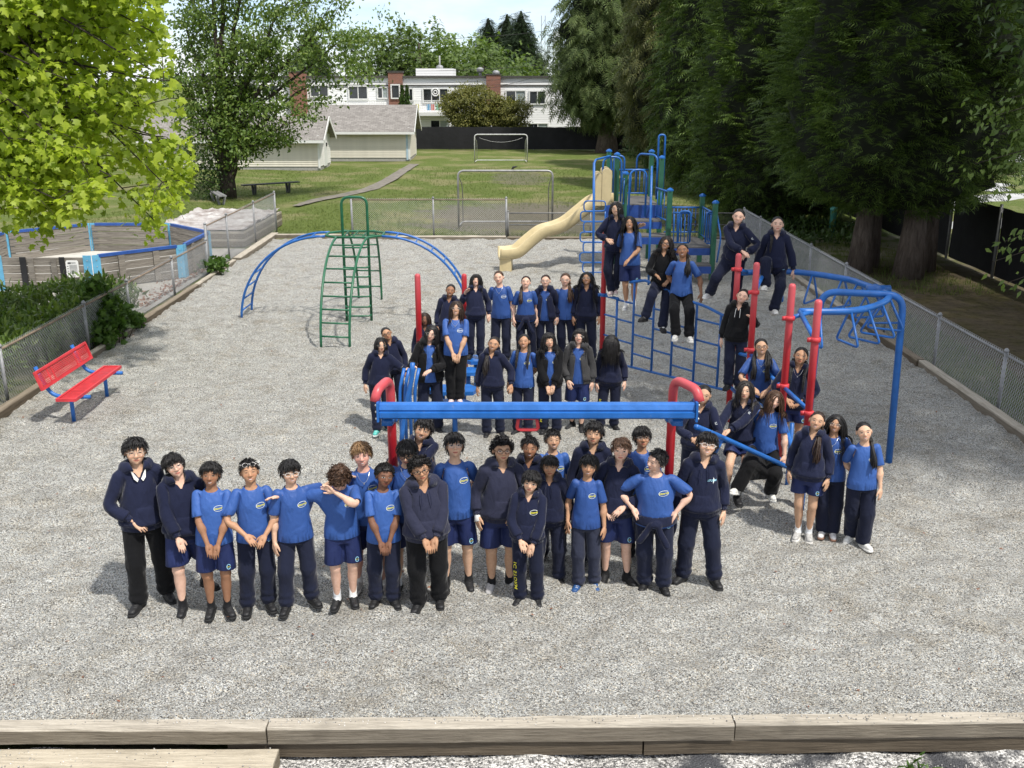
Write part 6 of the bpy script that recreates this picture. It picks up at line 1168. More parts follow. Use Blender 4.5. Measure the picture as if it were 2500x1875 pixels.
MAPLE = [(0, 0, 0), (-.13, .12, .02), (-.46, .10, -.04), (-.30, .36, .02), (-.50, .62, -.06), (-.22, .66, .02), (0, 1.0, -.10), (.22, .66, .02), (.50, .62, -.06), (.30, .36, .02), (.46, .10, -.04), (.13, .12, .02), (0, .42, .05)]; MAPLE_F = [(12, 0, 2), (12, 2, 3), (12, 3, 4), (12, 4, 5), (12, 5, 6), (12, 6, 7), (12, 7, 8), (12, 8, 9), (12, 9, 10), (12, 10, 0)]
OVAL = [(0, 0, 0), (-.26, .40, .04), (0, 1, -.06), (.26, .40, .04)]; OVAL_F = [(0, 3, 2), (0, 2, 1)]
CLUMP = [(0, 0, 0), (-.32, .30, .05), (-.12, .42, 0), (-.42, .74, -.04), (-.05, .66, .03), (0, 1.05, -.08), (.08, .64, .03), (.42, .78, -.05), (.13, .40, 0), (.34, .26, .05)]; CLUMP_F = [(0, 2, 1), (0, 4, 2), (2, 4, 3), (0, 8, 4), (4, 6, 5), (4, 8, 6), (6, 8, 7), (0, 9, 8)]
def frond_shape(n=5, droop=.25):                   # feathery flat spray of a cedar
    V = [(0, 0, 0)]; F = []
    for k in range(n):
        y = k / n; L = .34 * (1 - y * .55) + .05; z = -droop * y * y; z2 = -droop * (y + .28) ** 2 - .03; i = len(V); V += [(-.012, y, z), (-L, y + .26, z2), (-.014, y + .10, z - .005), (.012, y, z), (L, y + .26, z2), (.014, y + .10, z - .005)]; F += [(i, i + 2, i + 1), (i + 3, i + 4, i + 5)]
    i = len(V); V += [(-.03, .55, -droop * .3), (.03, .55, -droop * .3), (0, 1.12, -droop * 1.25)]; F += [(i, i + 1, i + 2)]; return np.array(V[:]), F
FR_V, FR_F = frond_shape()
class Tree:
    def __init__(s, name, base, label, cat="tree", group=None, kind=None): s.o = thing(name, base, label, cat, group); s.base = np.asarray(base, float); s.wood = MB(); s.lv = []; s.lf = []; s.n = 0
    def limb(s, pts, r0, r1, n=8): pts = np.asarray(pts, float); s.wood.tube(pts - s.base, np.linspace(r0, r1, len(pts)), n)
    def leaves(s, V, F): s.lv.append(V - s.base); s.lf.append(F + s.n); s.n += len(V)
    def done(s, bark, leafm, crown="crown", trunk="trunk"):
        if s.wood.v: s.wood.build(trunk, bark, s.o, True)
        if s.lv: mk(crown, np.vstack(s.lv), np.vstack(s.lf), leafm, s.o)
        return s.o
def wander(a, b, n, amp, r_): t = np.linspace(0, 1, n)[:, None]; a, b = np.asarray(a, float), np.asarray(b, float); w = np.cumsum(r_.normal(size=(n, 3)), 0); w -= w[0] + (w[-1] - w[0]) * t; return a + (b - a) * t + w * amp * np.linalg.norm(b - a) / n
# ---- bright broadleaf overhanging at the left; its trunk stands outside the frame
M_MAPLE = leaf_mat("sunlit_maple_leaf", [(.125, .190, .014), (.240, .325, .026), (.345, .430, .042), (.460, .530, .070)], .52, .5)
r_ = np.random.default_rng(21); MB0 = A(-13.0, 18.6, 0); mt = Tree("maple_tree", MB0, "bright yellow-green maple reaching in from the left edge over the pit")
mt.limb(wander(MB0 - A(0, 0, .1), MB0 + A(.4, 0, 4.2), 7, .15, r_), .30, .20, 10); tips = []
mt.limb(wander(MB0 + A(.4, 0, 4.0), MB0 + A(.8, -.2, 10), 8, .3, r_), .20, .06)
bnds = []
for i in range(92):                                # limbs fan out to the right, drooping at their ends
    u, v = r_.uniform(-160, 430), r_.uniform(-150, 560)
    lim = np.interp(v, [-150, 60, 150, 250, 330, 420, 470, 560, 640], [330, 385, 400, 410, 440, 455, 425, 385, 300])
    if u > lim: u = lim - abs(r_.normal()) * 40
    D = r_.uniform(15.8, 19.4); e = W(u, v, D); s0 = MB0 + A(.5 + r_.normal() * .1, 0, r_.uniform(3.0, 8.5)); mid = (s0 + e) / 2 + A(0, 0, .7); pts = cr(np.array([s0, mid, e]), np.linspace(0, 2, 12)); mt.limb(pts, .045, .010, 5); bnds.append(pts)
    for k in range(9): b = pts[r_.integers(4, 12)]; d_ = nrm(A(r_.normal() + .5, r_.normal(), r_.normal() * .6 - .5)); t_ = b + d_ * r_.uniform(.4, 1.1); mt.limb([b, (b + t_) / 2 + A(0, 0, .07), t_], .010, .004, 4); tips.append((b, t_))
P_, Dn = [], []
for b, t_ in tips:
    m = 36; f = r_.uniform(.1, 1.1, m)[:, None]; P_.append(b + (t_ - b) * f + r_.normal(size=(m, 3)) * .15); Dn.append(nrm((t_ - b) * .4 + r_.normal(size=(m, 3)) * .8 + A(.2, -.3, -.55)))
P_, Dn = np.vstack(P_), np.vstack(Dn)
# keep the leaf outline of the photograph's branch: real twigs end here
d_ = P_[:, 1] * CP - (P_[:, 2] - CAM_H) * SP; uu = 1250 + FPX * P_[:, 0] / d_; vv = 937.5 - FPX * (P_[:, 1] * SP + (P_[:, 2] - CAM_H) * CP) / d_
lim = np.interp(vv, [-150, 60, 150, 250, 330, 420, 470, 560, 620], [355, 410, 425, 445, 470, 480, 455, 410, 330]); low = np.interp(uu, [-200, 0, 90, 180, 240, 300, 400, 470], [560, 590, 630, 560, 470, 600, 600, 520]); ok = (uu < lim) & (vv < low + 20); P_, Dn = P_[ok], Dn[ok]
up = nrm(r_.normal(size=P_.shape) * .55 + A(.25, -.45, .9)); sz = r_.uniform(.08, .19, len(P_))
dist = np.linalg.norm(P_ - A(0, 0, 5), axis=1); order = np.argsort(dist - sz * 24); V, F = scatter(MAPLE, MAPLE_F, P_[order[300:]], Dn[order[300:]], up[order[300:]], sz[order[300:]]); mt.leaves(V, F); mt.done(M_BARK, M_MAPLE)
mt.o.children[-1]['kind'] = 'stuff'
lm_ = mesh_np("leaf", MAPLE, np.array(MAPLE_F), M_MAPLE)
for k in order[:300]:
    f_ = Dn[k]; s_ = nrm(np.cross(f_, up[k])); n_ = np.cross(s_, f_); o = link("leaf", lm_, mt.o); Mx_ = Matrix([[*(np.column_stack((s_, f_, n_))[i] * sz[k]), P_[k][i] - mt.base[i]] for i in range(3)] + [[0, 0, 0, 1]]); o.matrix_local = Mx_
# ---- generic broadleaf: limbs, twigs and leaf clumps
def broadleaf(name, base, label, h, rad, r_, leafm, nlimb=9, nclump=160, per=26, leaf=.16, stems=1, z0=.35, shape=OVAL, SF=OVAL_F, trunk_r=.16, crown_c=None, spread=.55, squash=1.0, group=None, bark=M_BARK):
    t = Tree(name, base, label, group=group); base = np.asarray(base, float); cc = base + A(0, 0, h * (z0 + 1) / 2) if crown_c is None else np.asarray(crown_c, float); vr = h * (1 - z0) / 2 * squash; ends = []
    for s in range(stems):
        off = A(*r_.normal(size=2) * .12 * (stems > 1), 0); top = cc + A(*(r_.normal(size=2) * rad * (.45 if stems > 1 else .08)), vr * .55); st_ = wander(base + off + A(0, 0, -.1), top, 9, .28, r_); t.limb(st_, trunk_r * (1 if stems == 1 else .72), trunk_r * .22, 8)
        for k in range(nlimb):
            f = r_.uniform(.28, .98); i = f * 8; j = min(int(i), 7); b = st_[j] + (st_[j + 1] - st_[j]) * (i - j); dv = nrm(r_.normal(size=3) * A(1, 1, .45) + A(0, 0, .15)); e = cc + dv * A(rad, rad, vr) * r_.uniform(.7, 1.0); m_ = wander(b, e, 6, .35, r_); t.limb(m_, trunk_r * .26, .012, 5); ends += [m_[-1], m_[-2], m_[-3]]
    ends = np.array(ends); n0 = len(ends); extra = []
    for k in range(max(0, nclump - n0)): dv = nrm(r_.normal(size=3)); extra.append(cc + dv * A(rad, rad, vr) * r_.uniform(.55, 1.0) ** .6 * (1 + .14 * math.sin(dv[0] * 7 + dv[2] * 5)))
    C_ = np.vstack((ends, np.array(extra).reshape(-1, 3))); C_ = np.repeat(C_, per, 0) + r_.normal(size=(len(C_) * per, 3)) * spread * A(1, 1, .6); out = nrm(C_ - cc + A(0, 0, vr * .3)); D_ = nrm(out * .6 + r_.normal(size=C_.shape) * .6 + A(0, 0, -.35)); up_ = nrm(out + A(0, 0, .8) + r_.normal(size=C_.shape) * .5)
    V, F = scatter(shape, SF, C_, D_, up_, leaf * r_.uniform(.6, 1.25, len(C_))); t.leaves(V, F); t.done(bark, leafm); return t.o
M_LF1 = leaf_mat("olive_green_leaf", [(.040, .078, .014), (.085, .145, .026), (.150, .220, .044), (.21, .235, .070)], .3, .5); M_LF2 = leaf_mat("dark_broadleaf", [(.022, .045, .010), (.046, .086, .019), (.085, .140, .032)], .25, .5); M_LF3 = leaf_mat("mid_green_leaf", [(.045, .078, .017), (.090, .140, .030), (.15, .205, .052)], .3, .55); M_LF4 = leaf_mat("golden_olive_leaf", [(.060, .072, .016), (.140, .145, .032), (.26, .235, .060)], .25, .6); M_LF5 = leaf_mat("fresh_light_leaf", [(.055, .090, .018), (.10, .155, .035), (.17, .225, .06)], .4, .5)
# many-stemmed tree on the lawn
tb = G(556, 482); tr_ = np.random.default_rng(5)
mst = Tree("many_stemmed_tree", tb, "dark leafy many-stemmed tree on the lawn between the sheds and pit"); ends = []
mst.limb([tb + A(0, 0, -.1), tb + A(.02, 0, .5), tb + A(0, 0, 1.1)], .42, .36, 12)
aims = [(455, 60, 46, .20), (520, -60, 45.5, .20), (600, -80, 46.5, .22), (545, -120, 46, .24), (690, 20, 46, .20), (790, 60, 45.5, .17), (640, 120, 45, .15), (430, 190, 45.2, .15), (860, 80, 46.5, .13), (760, 210, 45.4, .12), (480, 300, 45, .10), (700, 300, 45, .11)]
for u, v, D, r0 in aims:
    e = W(u, v, D); b = tb + A(tr_.normal() * .14, tr_.normal() * .12, .75 + tr_.uniform(0, .6)); q = b + (e - b) * .35 + A(-(e - b)[0] * .12, 0, abs((e - b)[2]) * .10); p = cr(np.array([b, q, e]), np.linspace(0, 2, 12)) + np.vstack((np.zeros(3), tr_.normal(size=(11, 3)) * .06)); mst.limb(p, r0, .03, 8)
    for k in range(9): i = tr_.integers(4, 12); d_ = nrm(tr_.normal(size=3) * A(1, 1, .5) + nrm(e - b) * .5 * A(1, 0, .4)); t_ = p[i] + d_ * tr_.uniform(.7, 1.8); mst.limb(wander(p[i], t_, 5, .3, tr_), .030, .008, 4); ends += [t_, (t_ + p[i]) / 2 + tr_.normal(size=3) * .25]
    ends += [p[-1], p[-3]]
for k in range(190): u, v = tr_.uniform(400, 950), tr_.uniform(-60, 395); keep = (v < np.interp(u, [400, 450, 560, 640, 720, 800, 950], [300, 400, 380, 350, 330, 290, 250])) and not (u > 760 and v < 60 and tr_.random() < .75); keep = keep and not (680 < u and 130 < v and tr_.random() < .45); keep and ends.append(W(u, v, tr_.uniform(43.8, 47.8)))
E_ = np.array(ends); per = 72; C_ = np.repeat(E_, per, 0) + tr_.normal(size=(len(E_) * per, 3)) * A(.36, .36, .17); D_ = nrm(tr_.normal(size=C_.shape) + A(0, -.2, -.6)); V, F = scatter(OVAL, OVAL_F, C_, D_, nrm(tr_.normal(size=C_.shape) * .6 + A(.2, -.3, 1)), tr_.uniform(.12, .24, len(C_))); mst.leaves(V, F); mst.done(M_BARK, M_LF1)
# leafy suckers at its foot
sk = np.random.default_rng(8); s_ = Tree("leafy_shrub", G(510, 486), "small leafy shrub growing against the foot of the many-stemmed tree", "shrub"); c = G(512, 486); C_ = c + A(0, 0, .9) + sk.normal(size=(900, 3)) * A(.38, .3, .5); C_[:, 2] = np.abs(C_[:, 2]); V, F = scatter(OVAL, OVAL_F, C_, nrm(sk.normal(size=C_.shape) + A(0, -.3, -.3)), nrm(sk.normal(size=C_.shape) * .6 + A(0, -.3, 1)), sk.uniform(.10, .20, 900)); s_.leaves(V, F); s_.done(M_BARK, M_LF2, "foliage")
# ---- cedars down the right side
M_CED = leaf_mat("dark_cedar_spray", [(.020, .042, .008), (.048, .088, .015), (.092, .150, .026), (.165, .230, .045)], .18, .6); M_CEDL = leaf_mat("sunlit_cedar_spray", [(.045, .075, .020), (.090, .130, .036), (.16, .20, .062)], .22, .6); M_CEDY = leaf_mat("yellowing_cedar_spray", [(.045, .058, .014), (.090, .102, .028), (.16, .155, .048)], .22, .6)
def cedar(base, label, h, rad, z0, nbr, nsp, leafm, seed, spray=.42, trunks=((0, 0, .34),), lean=(0, 0), power=.75, group="cedars down the right side", hang=.55):
    r_ = np.random.default_rng(seed); t = Tree("cedar_tree", base, label, group=group); base = np.asarray(base, float)
    for dx, dy, tr in trunks:
        a = base + A(dx, dy, -.15); m = 10; z = np.linspace(0, 1, m); pts = a + np.column_stack((z * lean[0] + .05 * np.sin(z * 9), z * lean[1], z * h * .96)); rr = tr * (1 - z) ** .8 + .02; rr[0] *= 1.5; rr[1] *= 1.1; t.wood.tube(pts - base, rr, 12)
    P_, D_, U_ = [], [], []
    for k in range(nbr):
        f = (k + r_.random()) / nbr; z = z0 + (h - z0) * f; L = rad * (1 - f) ** power * r_.uniform(.72, 1.10) + .25; a = k * 2.39996 + r_.normal() * .3; d = A(math.cos(a), math.sin(a), 0); s = np.linspace(0, 1, 7); dr = L * (.16 + .20 * (1 - f)); pts = base + A(lean[0] * f, lean[1] * f, z) + d * (L * s)[:, None] + A(0, 0, 1) * (.10 * L * np.sin(s * pi) - dr * s ** 1.6 + .12 * L * s ** 3)[:, None]; t.wood.tube(pts - base, np.linspace(.045, .008, 7), 5, cap=False)
        n = nsp; q = r_.uniform(.22, 1.0, n) ** .75; i = q * 6; j = np.minimum(i.astype(int), 5); p = pts[j] + (pts[j + 1] - pts[j]) * (i - j)[:, None]; side = A(-d[1], d[0], 0); so = r_.normal(size=n) * .26 * L * (1.12 - q * .6); P_.append(p + side * so[:, None] + A(0, 0, 1) * (r_.normal(size=n) * .10 - np.abs(so) * .22)[:, None]); D_.append(nrm(d * .75 + side * (np.sign(so) * .55)[:, None] + r_.normal(size=(n, 3)) * .28 + A(0, 0, -hang))); U_.append(nrm(A(0, 0, 1) + d * .35 + r_.normal(size=(n, 3)) * .35))
    P_, D_, U_ = map(np.vstack, (P_, D_, U_)); V, F = scatter(FR_V, FR_F, P_, D_, U_, spray * r_.uniform(.6, 1.25, len(P_))); t.leaves(V, F); t.done(M_CBARK, leafm); return t.o
M_CORE = plain("dark_crown_core", (.010, .014, .006), .95, .4, 3)  # closed shell inside the crown, its inner shade put into the colour
def dense_cedar(base, label, prof, n, leafm, seed, spray=.36, trunks=((0, 0, .4),), lift=.12, lobes=(5, 7), amp=.16, group="cedars down the right side"):
    """a close-grown cedar: feathery sprays over a lobed outline, a near-black core for the shade inside; prof rows (height, radius)"""
    r_ = np.random.default_rng(seed); t = Tree("cedar_tree", base, label, group=group); base = np.asarray(base, float); prof = np.array(prof, float); z0, h = prof[0, 0], prof[-1, 0]
    for dx, dy, tr in trunks: z = np.linspace(0, 1, 9); rr = tr * (1 - z * .8); rr[0] *= 1.45; rr[1] *= 1.08; t.wood.tube(np.column_stack((dx + .04 * np.sin(z * 8), dy + 0 * z, -.15 + z * h * .8)), rr, 14)
    ph = r_.uniform(0, 6.28, 6)
    def rad(z, a): b = np.sin(a * lobes[0] + ph[0] + z * .9) * np.sin(z * 2.1 + ph[1]) + .6 * np.sin(a * lobes[1] + ph[2] - z * 1.7) * np.sin(z * 3.3 + ph[3]) + .5 * np.sin(a * 13 + ph[4] + z * 4.1); return np.interp(z, prof[:, 0], prof[:, 1]) * (1 + amp * b)
    nz_, na = 26, 34; zz = np.linspace(z0 + .15, h - .2, nz_); aa = np.linspace(0, 2 * pi, na + 1)[:-1]; V = [(rad(z, a) * .80 * math.cos(a), rad(z, a) * .80 * math.sin(a), z) for z in zz for a in aa]; mk("crown_core", V, [(i * na + k, i * na + (k + 1) % na, (i + 1) * na + (k + 1) % na, (i + 1) * na + k) for i in range(nz_ - 1) for k in range(na)] + [tuple(range(na))[::-1], tuple(range((nz_ - 1) * na, nz_ * na))], M_CORE, t.o, True)
    w = np.interp(np.linspace(z0, h, 200), prof[:, 0], prof[:, 1]); cw = np.cumsum(w); z = np.interp(r_.random(n) * cw[-1], cw, np.linspace(z0, h, 200)); a = r_.uniform(0, 2 * pi, n); q = r_.uniform(.80, 1.03, n); rr = rad(z, a) * q; out = np.column_stack((np.cos(a), np.sin(a), 0 * a)); sl = np.gradient(prof[:, 1], prof[:, 0]); up_ = -np.interp(z, prof[:, 0], sl); P = out * rr[:, None] + A(0, 0, 1) * z[:, None]
    tang = np.column_stack((-np.sin(a), np.cos(a), 0 * a)); D = nrm(out * .8 + A(0, 0, 1) * (lift + .35 * np.clip(up_, -.6, 1))[:, None] + tang * (r_.normal(size=n) * .55)[:, None] + A(0, 0, 1) * (r_.normal(size=n) * .25)[:, None]); U = nrm(A(0, 0, 1) + out * .15 + r_.normal(size=(n, 3)) * .40)
    V, F = scatter(FR_V, FR_F, P + base, D, U, spray * r_.uniform(.55, 1.25, n)); t.leaves(V, F); t.done(M_CBARK, leafm); return t.o
def copy_tree(o, loc, label, sc=1.0, rz=0.0, group=None):
    c = o.copy(); COL.objects.link(c); c.location = loc; c.scale = (sc, sc, sc); c.rotation_euler = (0, 0, rz); c['label'] = label
    if group: c['group'] = group
    for ch in o.children: d = ch.copy(); COL.objects.link(d); d.parent = c
    return c
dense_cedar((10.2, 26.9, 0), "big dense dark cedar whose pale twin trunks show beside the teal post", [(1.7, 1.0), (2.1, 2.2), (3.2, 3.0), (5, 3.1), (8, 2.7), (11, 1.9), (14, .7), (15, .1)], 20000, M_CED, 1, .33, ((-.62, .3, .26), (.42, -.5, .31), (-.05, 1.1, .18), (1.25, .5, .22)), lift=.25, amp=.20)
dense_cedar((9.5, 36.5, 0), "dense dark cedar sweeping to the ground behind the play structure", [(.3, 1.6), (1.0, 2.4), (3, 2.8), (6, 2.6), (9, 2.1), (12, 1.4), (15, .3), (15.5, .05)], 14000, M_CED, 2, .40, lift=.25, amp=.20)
dense_cedar((13.4, 31.5, 0), "tall dark cedar deep in the row right of the twin trunks", [(2.4, 1.2), (3.4, 2.9), (6, 3.2), (10, 2.4), (14, 1.2), (17, .1)], 6000, M_CED, 3, .55, ((0, 0, .3),))
dense_cedar((9.4, 48.0, 0), "dark cedar with ivy-hidden foot, middle of the cedar row", [(.6, 1.4), (2, 2.5), (5, 2.7), (9, 2.2), (13, 1.3), (16.5, .1)], 6000, M_CED, 4, .58, lift=-.15)
dense_cedar((9.6, 60.5, 0), "yellowish cedar with drooping sprays left of the dark middle cedar", [(1.2, 1.6), (2.5, 2.8), (6, 3.0), (10, 2.4), (14, 1.3), (17, .1)], 5500, M_CEDY, 5, .72, lift=-.6, amp=.22)
dense_cedar((7.0, 76.3, 0), "sunlit cedar with fluted trunk overhanging the far screen fence", [(1.9, 1.4), (3, 3.2), (6, 3.8), (10, 3.1), (14, 1.8), (18, .2)], 7500, M_CEDL, 6, .80, ((0, -.8, .62),), lift=-.7, amp=.26)
dense_cedar((11.4, 77.5, 0), "paler cedar behind the sunlit cedar at the far fence", [(1.8, 1.4), (3, 3.0), (7, 3.4), (12, 2.2), (18, .2)], 4000, M_CEDY, 7, .85, ((0, -.6, .55),), lift=-.6, amp=.24)
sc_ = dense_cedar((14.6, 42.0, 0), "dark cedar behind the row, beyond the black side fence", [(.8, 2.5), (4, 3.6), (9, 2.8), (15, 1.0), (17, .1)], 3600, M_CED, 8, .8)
copy_tree(sc_, (13.0, 54.0, 0), "shadowy cedar behind the middle cedar of the row", 1.0, 1.3)
copy_tree(sc_, (13.9, 66.0, 0), "shadowy cedar behind the yellowish cedar of the row", 1.02, 2.6)
# broadleaf trees at the right edge
br5 = np.random.default_rng(31)
broadleaf("broadleaf_tree", (11.9, 18.6, 0), "dark broadleaf tree standing at the right edge beyond the side fence", 16.5, 4.2, br5, M_LF2, 12, 560, 46, .19, 1, .20, group="broadleaf trees at the right", spread=.5)
br6 = np.random.default_rng(32)
broadleaf("broadleaf_tree", (12.2, 12.2, 0), "tall broadleaf just outside the right edge shading the gravel", 19.0, 4.8, br6, M_LF2, 12, 520, 30, .36, 1, .42, group="broadleaf trees at the right")
tw_ = Tree("hanging_branch_tree", (10.2, 13.4, 0), "slender young tree with light green twigs at the right edge by the fence"); rq = np.random.default_rng(33); tw_.limb(wander((10.2, 13.4, -.1), (10.1, 13.4, 6.0), 8, .15, rq), .07, .03); C2 = []
for u, v, D in ((2400, 290, 13.2), (2440, 330, 13.3), (2380, 400, 13), (2450, 430, 13.2), (2490, 260, 13.4), (2480, 380, 13), (2430, 250, 13.4), (2420, 640, 12.7), (2460, 690, 12.6), (2490, 610, 12.8), (2450, 590, 12.9)):
    e = W(u, v, D); b = A(10.1, 13.4, min(6.0, e[2] + .5)); p = cr(np.array([b, (b + e) / 2 + A(0, 0, .25), e]), np.linspace(0, 2, 10)); tw_.limb(p, .018, .004, 4)
    for k in range(9): C2.append(p[rq.integers(5, 10)] + rq.normal(size=(9, 3)) * A(.16, .16, .12))
C2 = np.vstack(C2); V, F = scatter(OVAL, OVAL_F, C2, nrm(rq.normal(size=C2.shape) * .5 + A(-.4, -.2, -.8)), nrm(rq.normal(size=C2.shape) * .5 + A(-.2, -.5, .8)), rq.uniform(.07, .13, len(C2))); tw_.leaves(V, F); tw_.done(M_BARK, M_LF5)
# ---- golden bushy trees in front of the flats, and the trees behind
b7 = np.random.default_rng(41)
g1_ = W(1165, 320, 82.5); broadleaf("bushy_tree", (g1_[0] - .5, 82.5, 0), "bigger golden-olive dome-shaped tree in front of the apartment block", 4.75, 2.35, b7, M_LF4, 9, 300, 60, .20, 2, .22, trunk_r=.16, spread=.26, group="dome-shaped trees by the flats")
g2_ = W(1243, 320, 82.0); broadleaf("bushy_tree", (g2_[0] + .1, 81.8, 0), "smaller golden-olive dome-shaped tree right of the bigger one", 3.75, 1.5, b7, M_LF4, 8, 180, 60, .19, 2, .22, trunk_r=.13, spread=.22, group="dome-shaped trees by the flats")
M_FIR = leaf_mat("dark_fir_spray", [(.012, .026, .010), (.026, .050, .018), (.050, .082, .030)], .12, .6)
fir0 = None
def behind(u, vt, D, rad, leafm, label, n=120, leaf=.5, cone=False):
    global fir0; t_ = W(u, vt, D); h = t_[2]; r_ = np.random.default_rng(int(u))
    if cone:
        if fir0 is None: fir0 = dense_cedar((t_[0], D, 0), label, [(1.5, rad * .8), (3, rad), (h * .45, rad * .70), (h * .75, rad * .34), (h * .92, rad * .10), (h, .03)], 5200, M_FIR, int(u), .85, ((0, 0, .4),), lift=-.25, amp=.24, group="trees behind the flats"); fir0['fir_height'] = h
        else: copy_tree(fir0, (t_[0], D, 0), label, h / fir0['fir_height'], u * .7, "trees behind the flats")
    else: broadleaf("background_tree", (t_[0], D, 0), label, h, rad, r_, leafm, 7, n, 19, leaf * 1.15, 1, .15, CLUMP, CLUMP_F, .4, None, rad * .16, group="trees behind the flats")
behind(1012, 55, 112, 3.6, M_LF3, "pointed bright green tree behind the flats, tallest left of the roof box", 130, .5); behind(1108, 88, 118, 5.0, M_LF1, "broad olive tree behind the roof vents of the flats", 130, .55); behind(1045, 100, 125, 4.4, M_LF3, "rounded tree tucked behind the pointed bright tree", 90, .55); behind(1180, 108, 108, 5.6, M_LF3, "wide bright green tree above the flats' brick chimney", 150, .5); behind(920, 70, 115, 5, M_LF3, "green tree above the left end of the flats' roof", 110, .55); behind(1222, 128, 118, 4.0, M_LF2, "dark leafy tree below the three firs", 80, .55)
behind(1192, 40, 140, 3.9, M_CED, "leftmost of three dark firs against the sky", cone=True, leaf=.5); behind(1238, 30, 142, 4.6, M_CED, "middle one of three dark firs against the sky", cone=True, leaf=.5); behind(1272, 22, 138, 5.2, M_CED, "rightmost and tallest of three dark firs against the sky", cone=True, leaf=.5); behind(1312, 130, 120, 3.2, M_CED, "small fir between the tall firs and the far cedar", cone=True, leaf=.4); behind(752, 62, 110, 3.6, M_CED, "lone dark fir seen past the many-stemmed tree", cone=True, leaf=.5)
for u in (1.0,):
    for k, (ux, lab) in enumerate(((982, "left one of two small pointed cypresses on the balcony"), (994, "right one of two small pointed cypresses on the balcony"))): p = W(ux, 262, 86); t = Tree("potted_cypress", (p[0], 86, 0), lab, "shrub", "pointed cypresses"); rr = np.random.default_rng(60 + k); z = rr.uniform(0, 1, 420); C_ = A(p[0], 86, 2.6) + np.column_stack((rr.normal(size=420) * .16 * (1 - z) + .02, rr.normal(size=420) * .16 * (1 - z), z * 1.9)); V, F = scatter(OVAL, OVAL_F, C_, nrm(rr.normal(size=C_.shape) * .3 + A(0, 0, 1)), nrm(rr.normal(size=C_.shape) + A(0, -1, 0)), .3); t.leaves(V, F); t.limb([(p[0], 86, -.1), (p[0], 86, 2.8)], .08, .06, 6); t.done(M_BARK, M_LF2, "foliage")
# left-hand background trees behind the lawn
b9 = np.random.default_rng(51)
for (x, y, h, rd, lf_m, lab) in ((-30, 62, 9, 4.5, M_LF2, "dark tree behind the near shed's left end"), (-38, 80, 13, 6, M_LF3, "large green tree far left behind the maple"), (-24, 100, 12, 6, M_LF1, "olive tree behind the left wing of the flats"), (-46, 60, 12, 6, M_LF2, "dark tree at the far left edge behind the maple")): broadleaf("background_tree", (x, y, 0), lab, h, rd, b9, lf_m, 8, 120, 20, .5, 1, .12, CLUMP, CLUMP_F, .35, None, rd * .15, group="trees far left")
# ---- laurel hedge and ivy behind the left fence, undergrowth at the right
M_LAUR = leaf_mat("laurel_leaf", [(.030, .062, .010), (.066, .120, .018), (.125, .190, .034), (.19, .24, .055)], .3, .45); M_IVY = leaf_mat("ivy_leaf", [(.028, .064, .011), (.060, .120, .020), (.110, .185, .036)], .3, .5)
LAN = [(0, 0, 0), (-.14, .35, .05), (-.10, .75, .02), (0, 1.05, -.12), (.10, .75, .02), (.14, .35, .05)]; LAN_F = [(0, 5, 1), (5, 4, 1), (1, 4, 2), (4, 3, 2)]
def hedge(name, label, x0, x1, y0, y1, hfun, n, leafm, leaf, seed, shape=LAN, SF=LAN_F):
    r_ = np.random.default_rng(seed); t = Tree(name, ((x0 + x1) / 2, (y0 + y1) / 2, 0), label, "shrub"); x, y = r_.uniform(x0, x1, n), r_.uniform(y0, y1, n); hh = hfun(x, y); z = hh * np.maximum(r_.random(n), r_.random(n)) ** .8; C_ = np.column_stack((x, y, z)) + r_.normal(size=(n, 3)) * .05; V, F = scatter(shape, SF, C_, nrm(r_.normal(size=C_.shape) * .6 + A(.15, -.25, .55)), nrm(r_.normal(size=C_.shape) * .6 + A(.1, -.4, .8)), leaf * r_.uniform(.6, 1.3, n)); t.leaves(V, F)
    for k in range(40 if n > 300 else 0): i = r_.integers(n); t.limb([(x[i], y[i], -.05), C_[i] + A(0, 0, -.02)], .012, .005, 4)
    t.done(M_TWIG, leafm, "foliage", "stems")
    for ch in t.o.children:
        if ch.name.startswith("stems"): ch["kind"] = "stuff"
    return t.o
hedge("laurel_hedge", "dense laurel hedge behind the low left fence beside the pit", -11.8, -8.35, 17.2, 22.2, lambda x, y: .66 + .16 * np.sin(x * 2.1) * np.cos(y * 1.3) + .10 * np.sin(y * 3.7) + .35 * np.exp(-((x + 8.6) / .6) ** 2 - ((y - 20.6) / 1.2) ** 2), 8000, M_LAUR, .17, 71); hedge("laurel_hedge", "nearer leafy laurel behind the fence and red bench", -10.8, -8.35, 12.5, 17.3, lambda x, y: .62 + .18 * np.sin(x * 2.7 + y * 1.1), 5200, M_LAUR, .15, 72)
hedge("ivy_bush", "bright ivy bush climbing through the left fence beside the laurel", -8.55, -7.85, 18.8, 20.6, lambda x, y: .95 * np.exp(-((y - 19.7) / .7) ** 2) * np.clip(1.1 - (x + 8.3) * 1.5, .2, 1.2) + .08, 2200, M_IVY, .13, 73, MAPLE, MAPLE_F); hedge("ivy_bush", "small weed clump at the foot of the tall left fence", -8.3, -7.75, 26.2, 27.0, lambda x, y: .38 + 0 * x, 260, M_IVY, .12, 74, MAPLE, MAPLE_F)
hedge("undergrowth", "dark undergrowth at the foot of the cedar row", 7.9, 11.0, 44, 74, lambda x, y: .7 + .5 * np.sin(y * .7), 5200, M_LF2, .34, 75); hedge("undergrowth", "low ivy undergrowth beneath the dense dark cedar", 8.4, 11.5, 31, 41, lambda x, y: .35 + .2 * np.sin(y * 1.9), 2600, M_LF2, .22, 76)
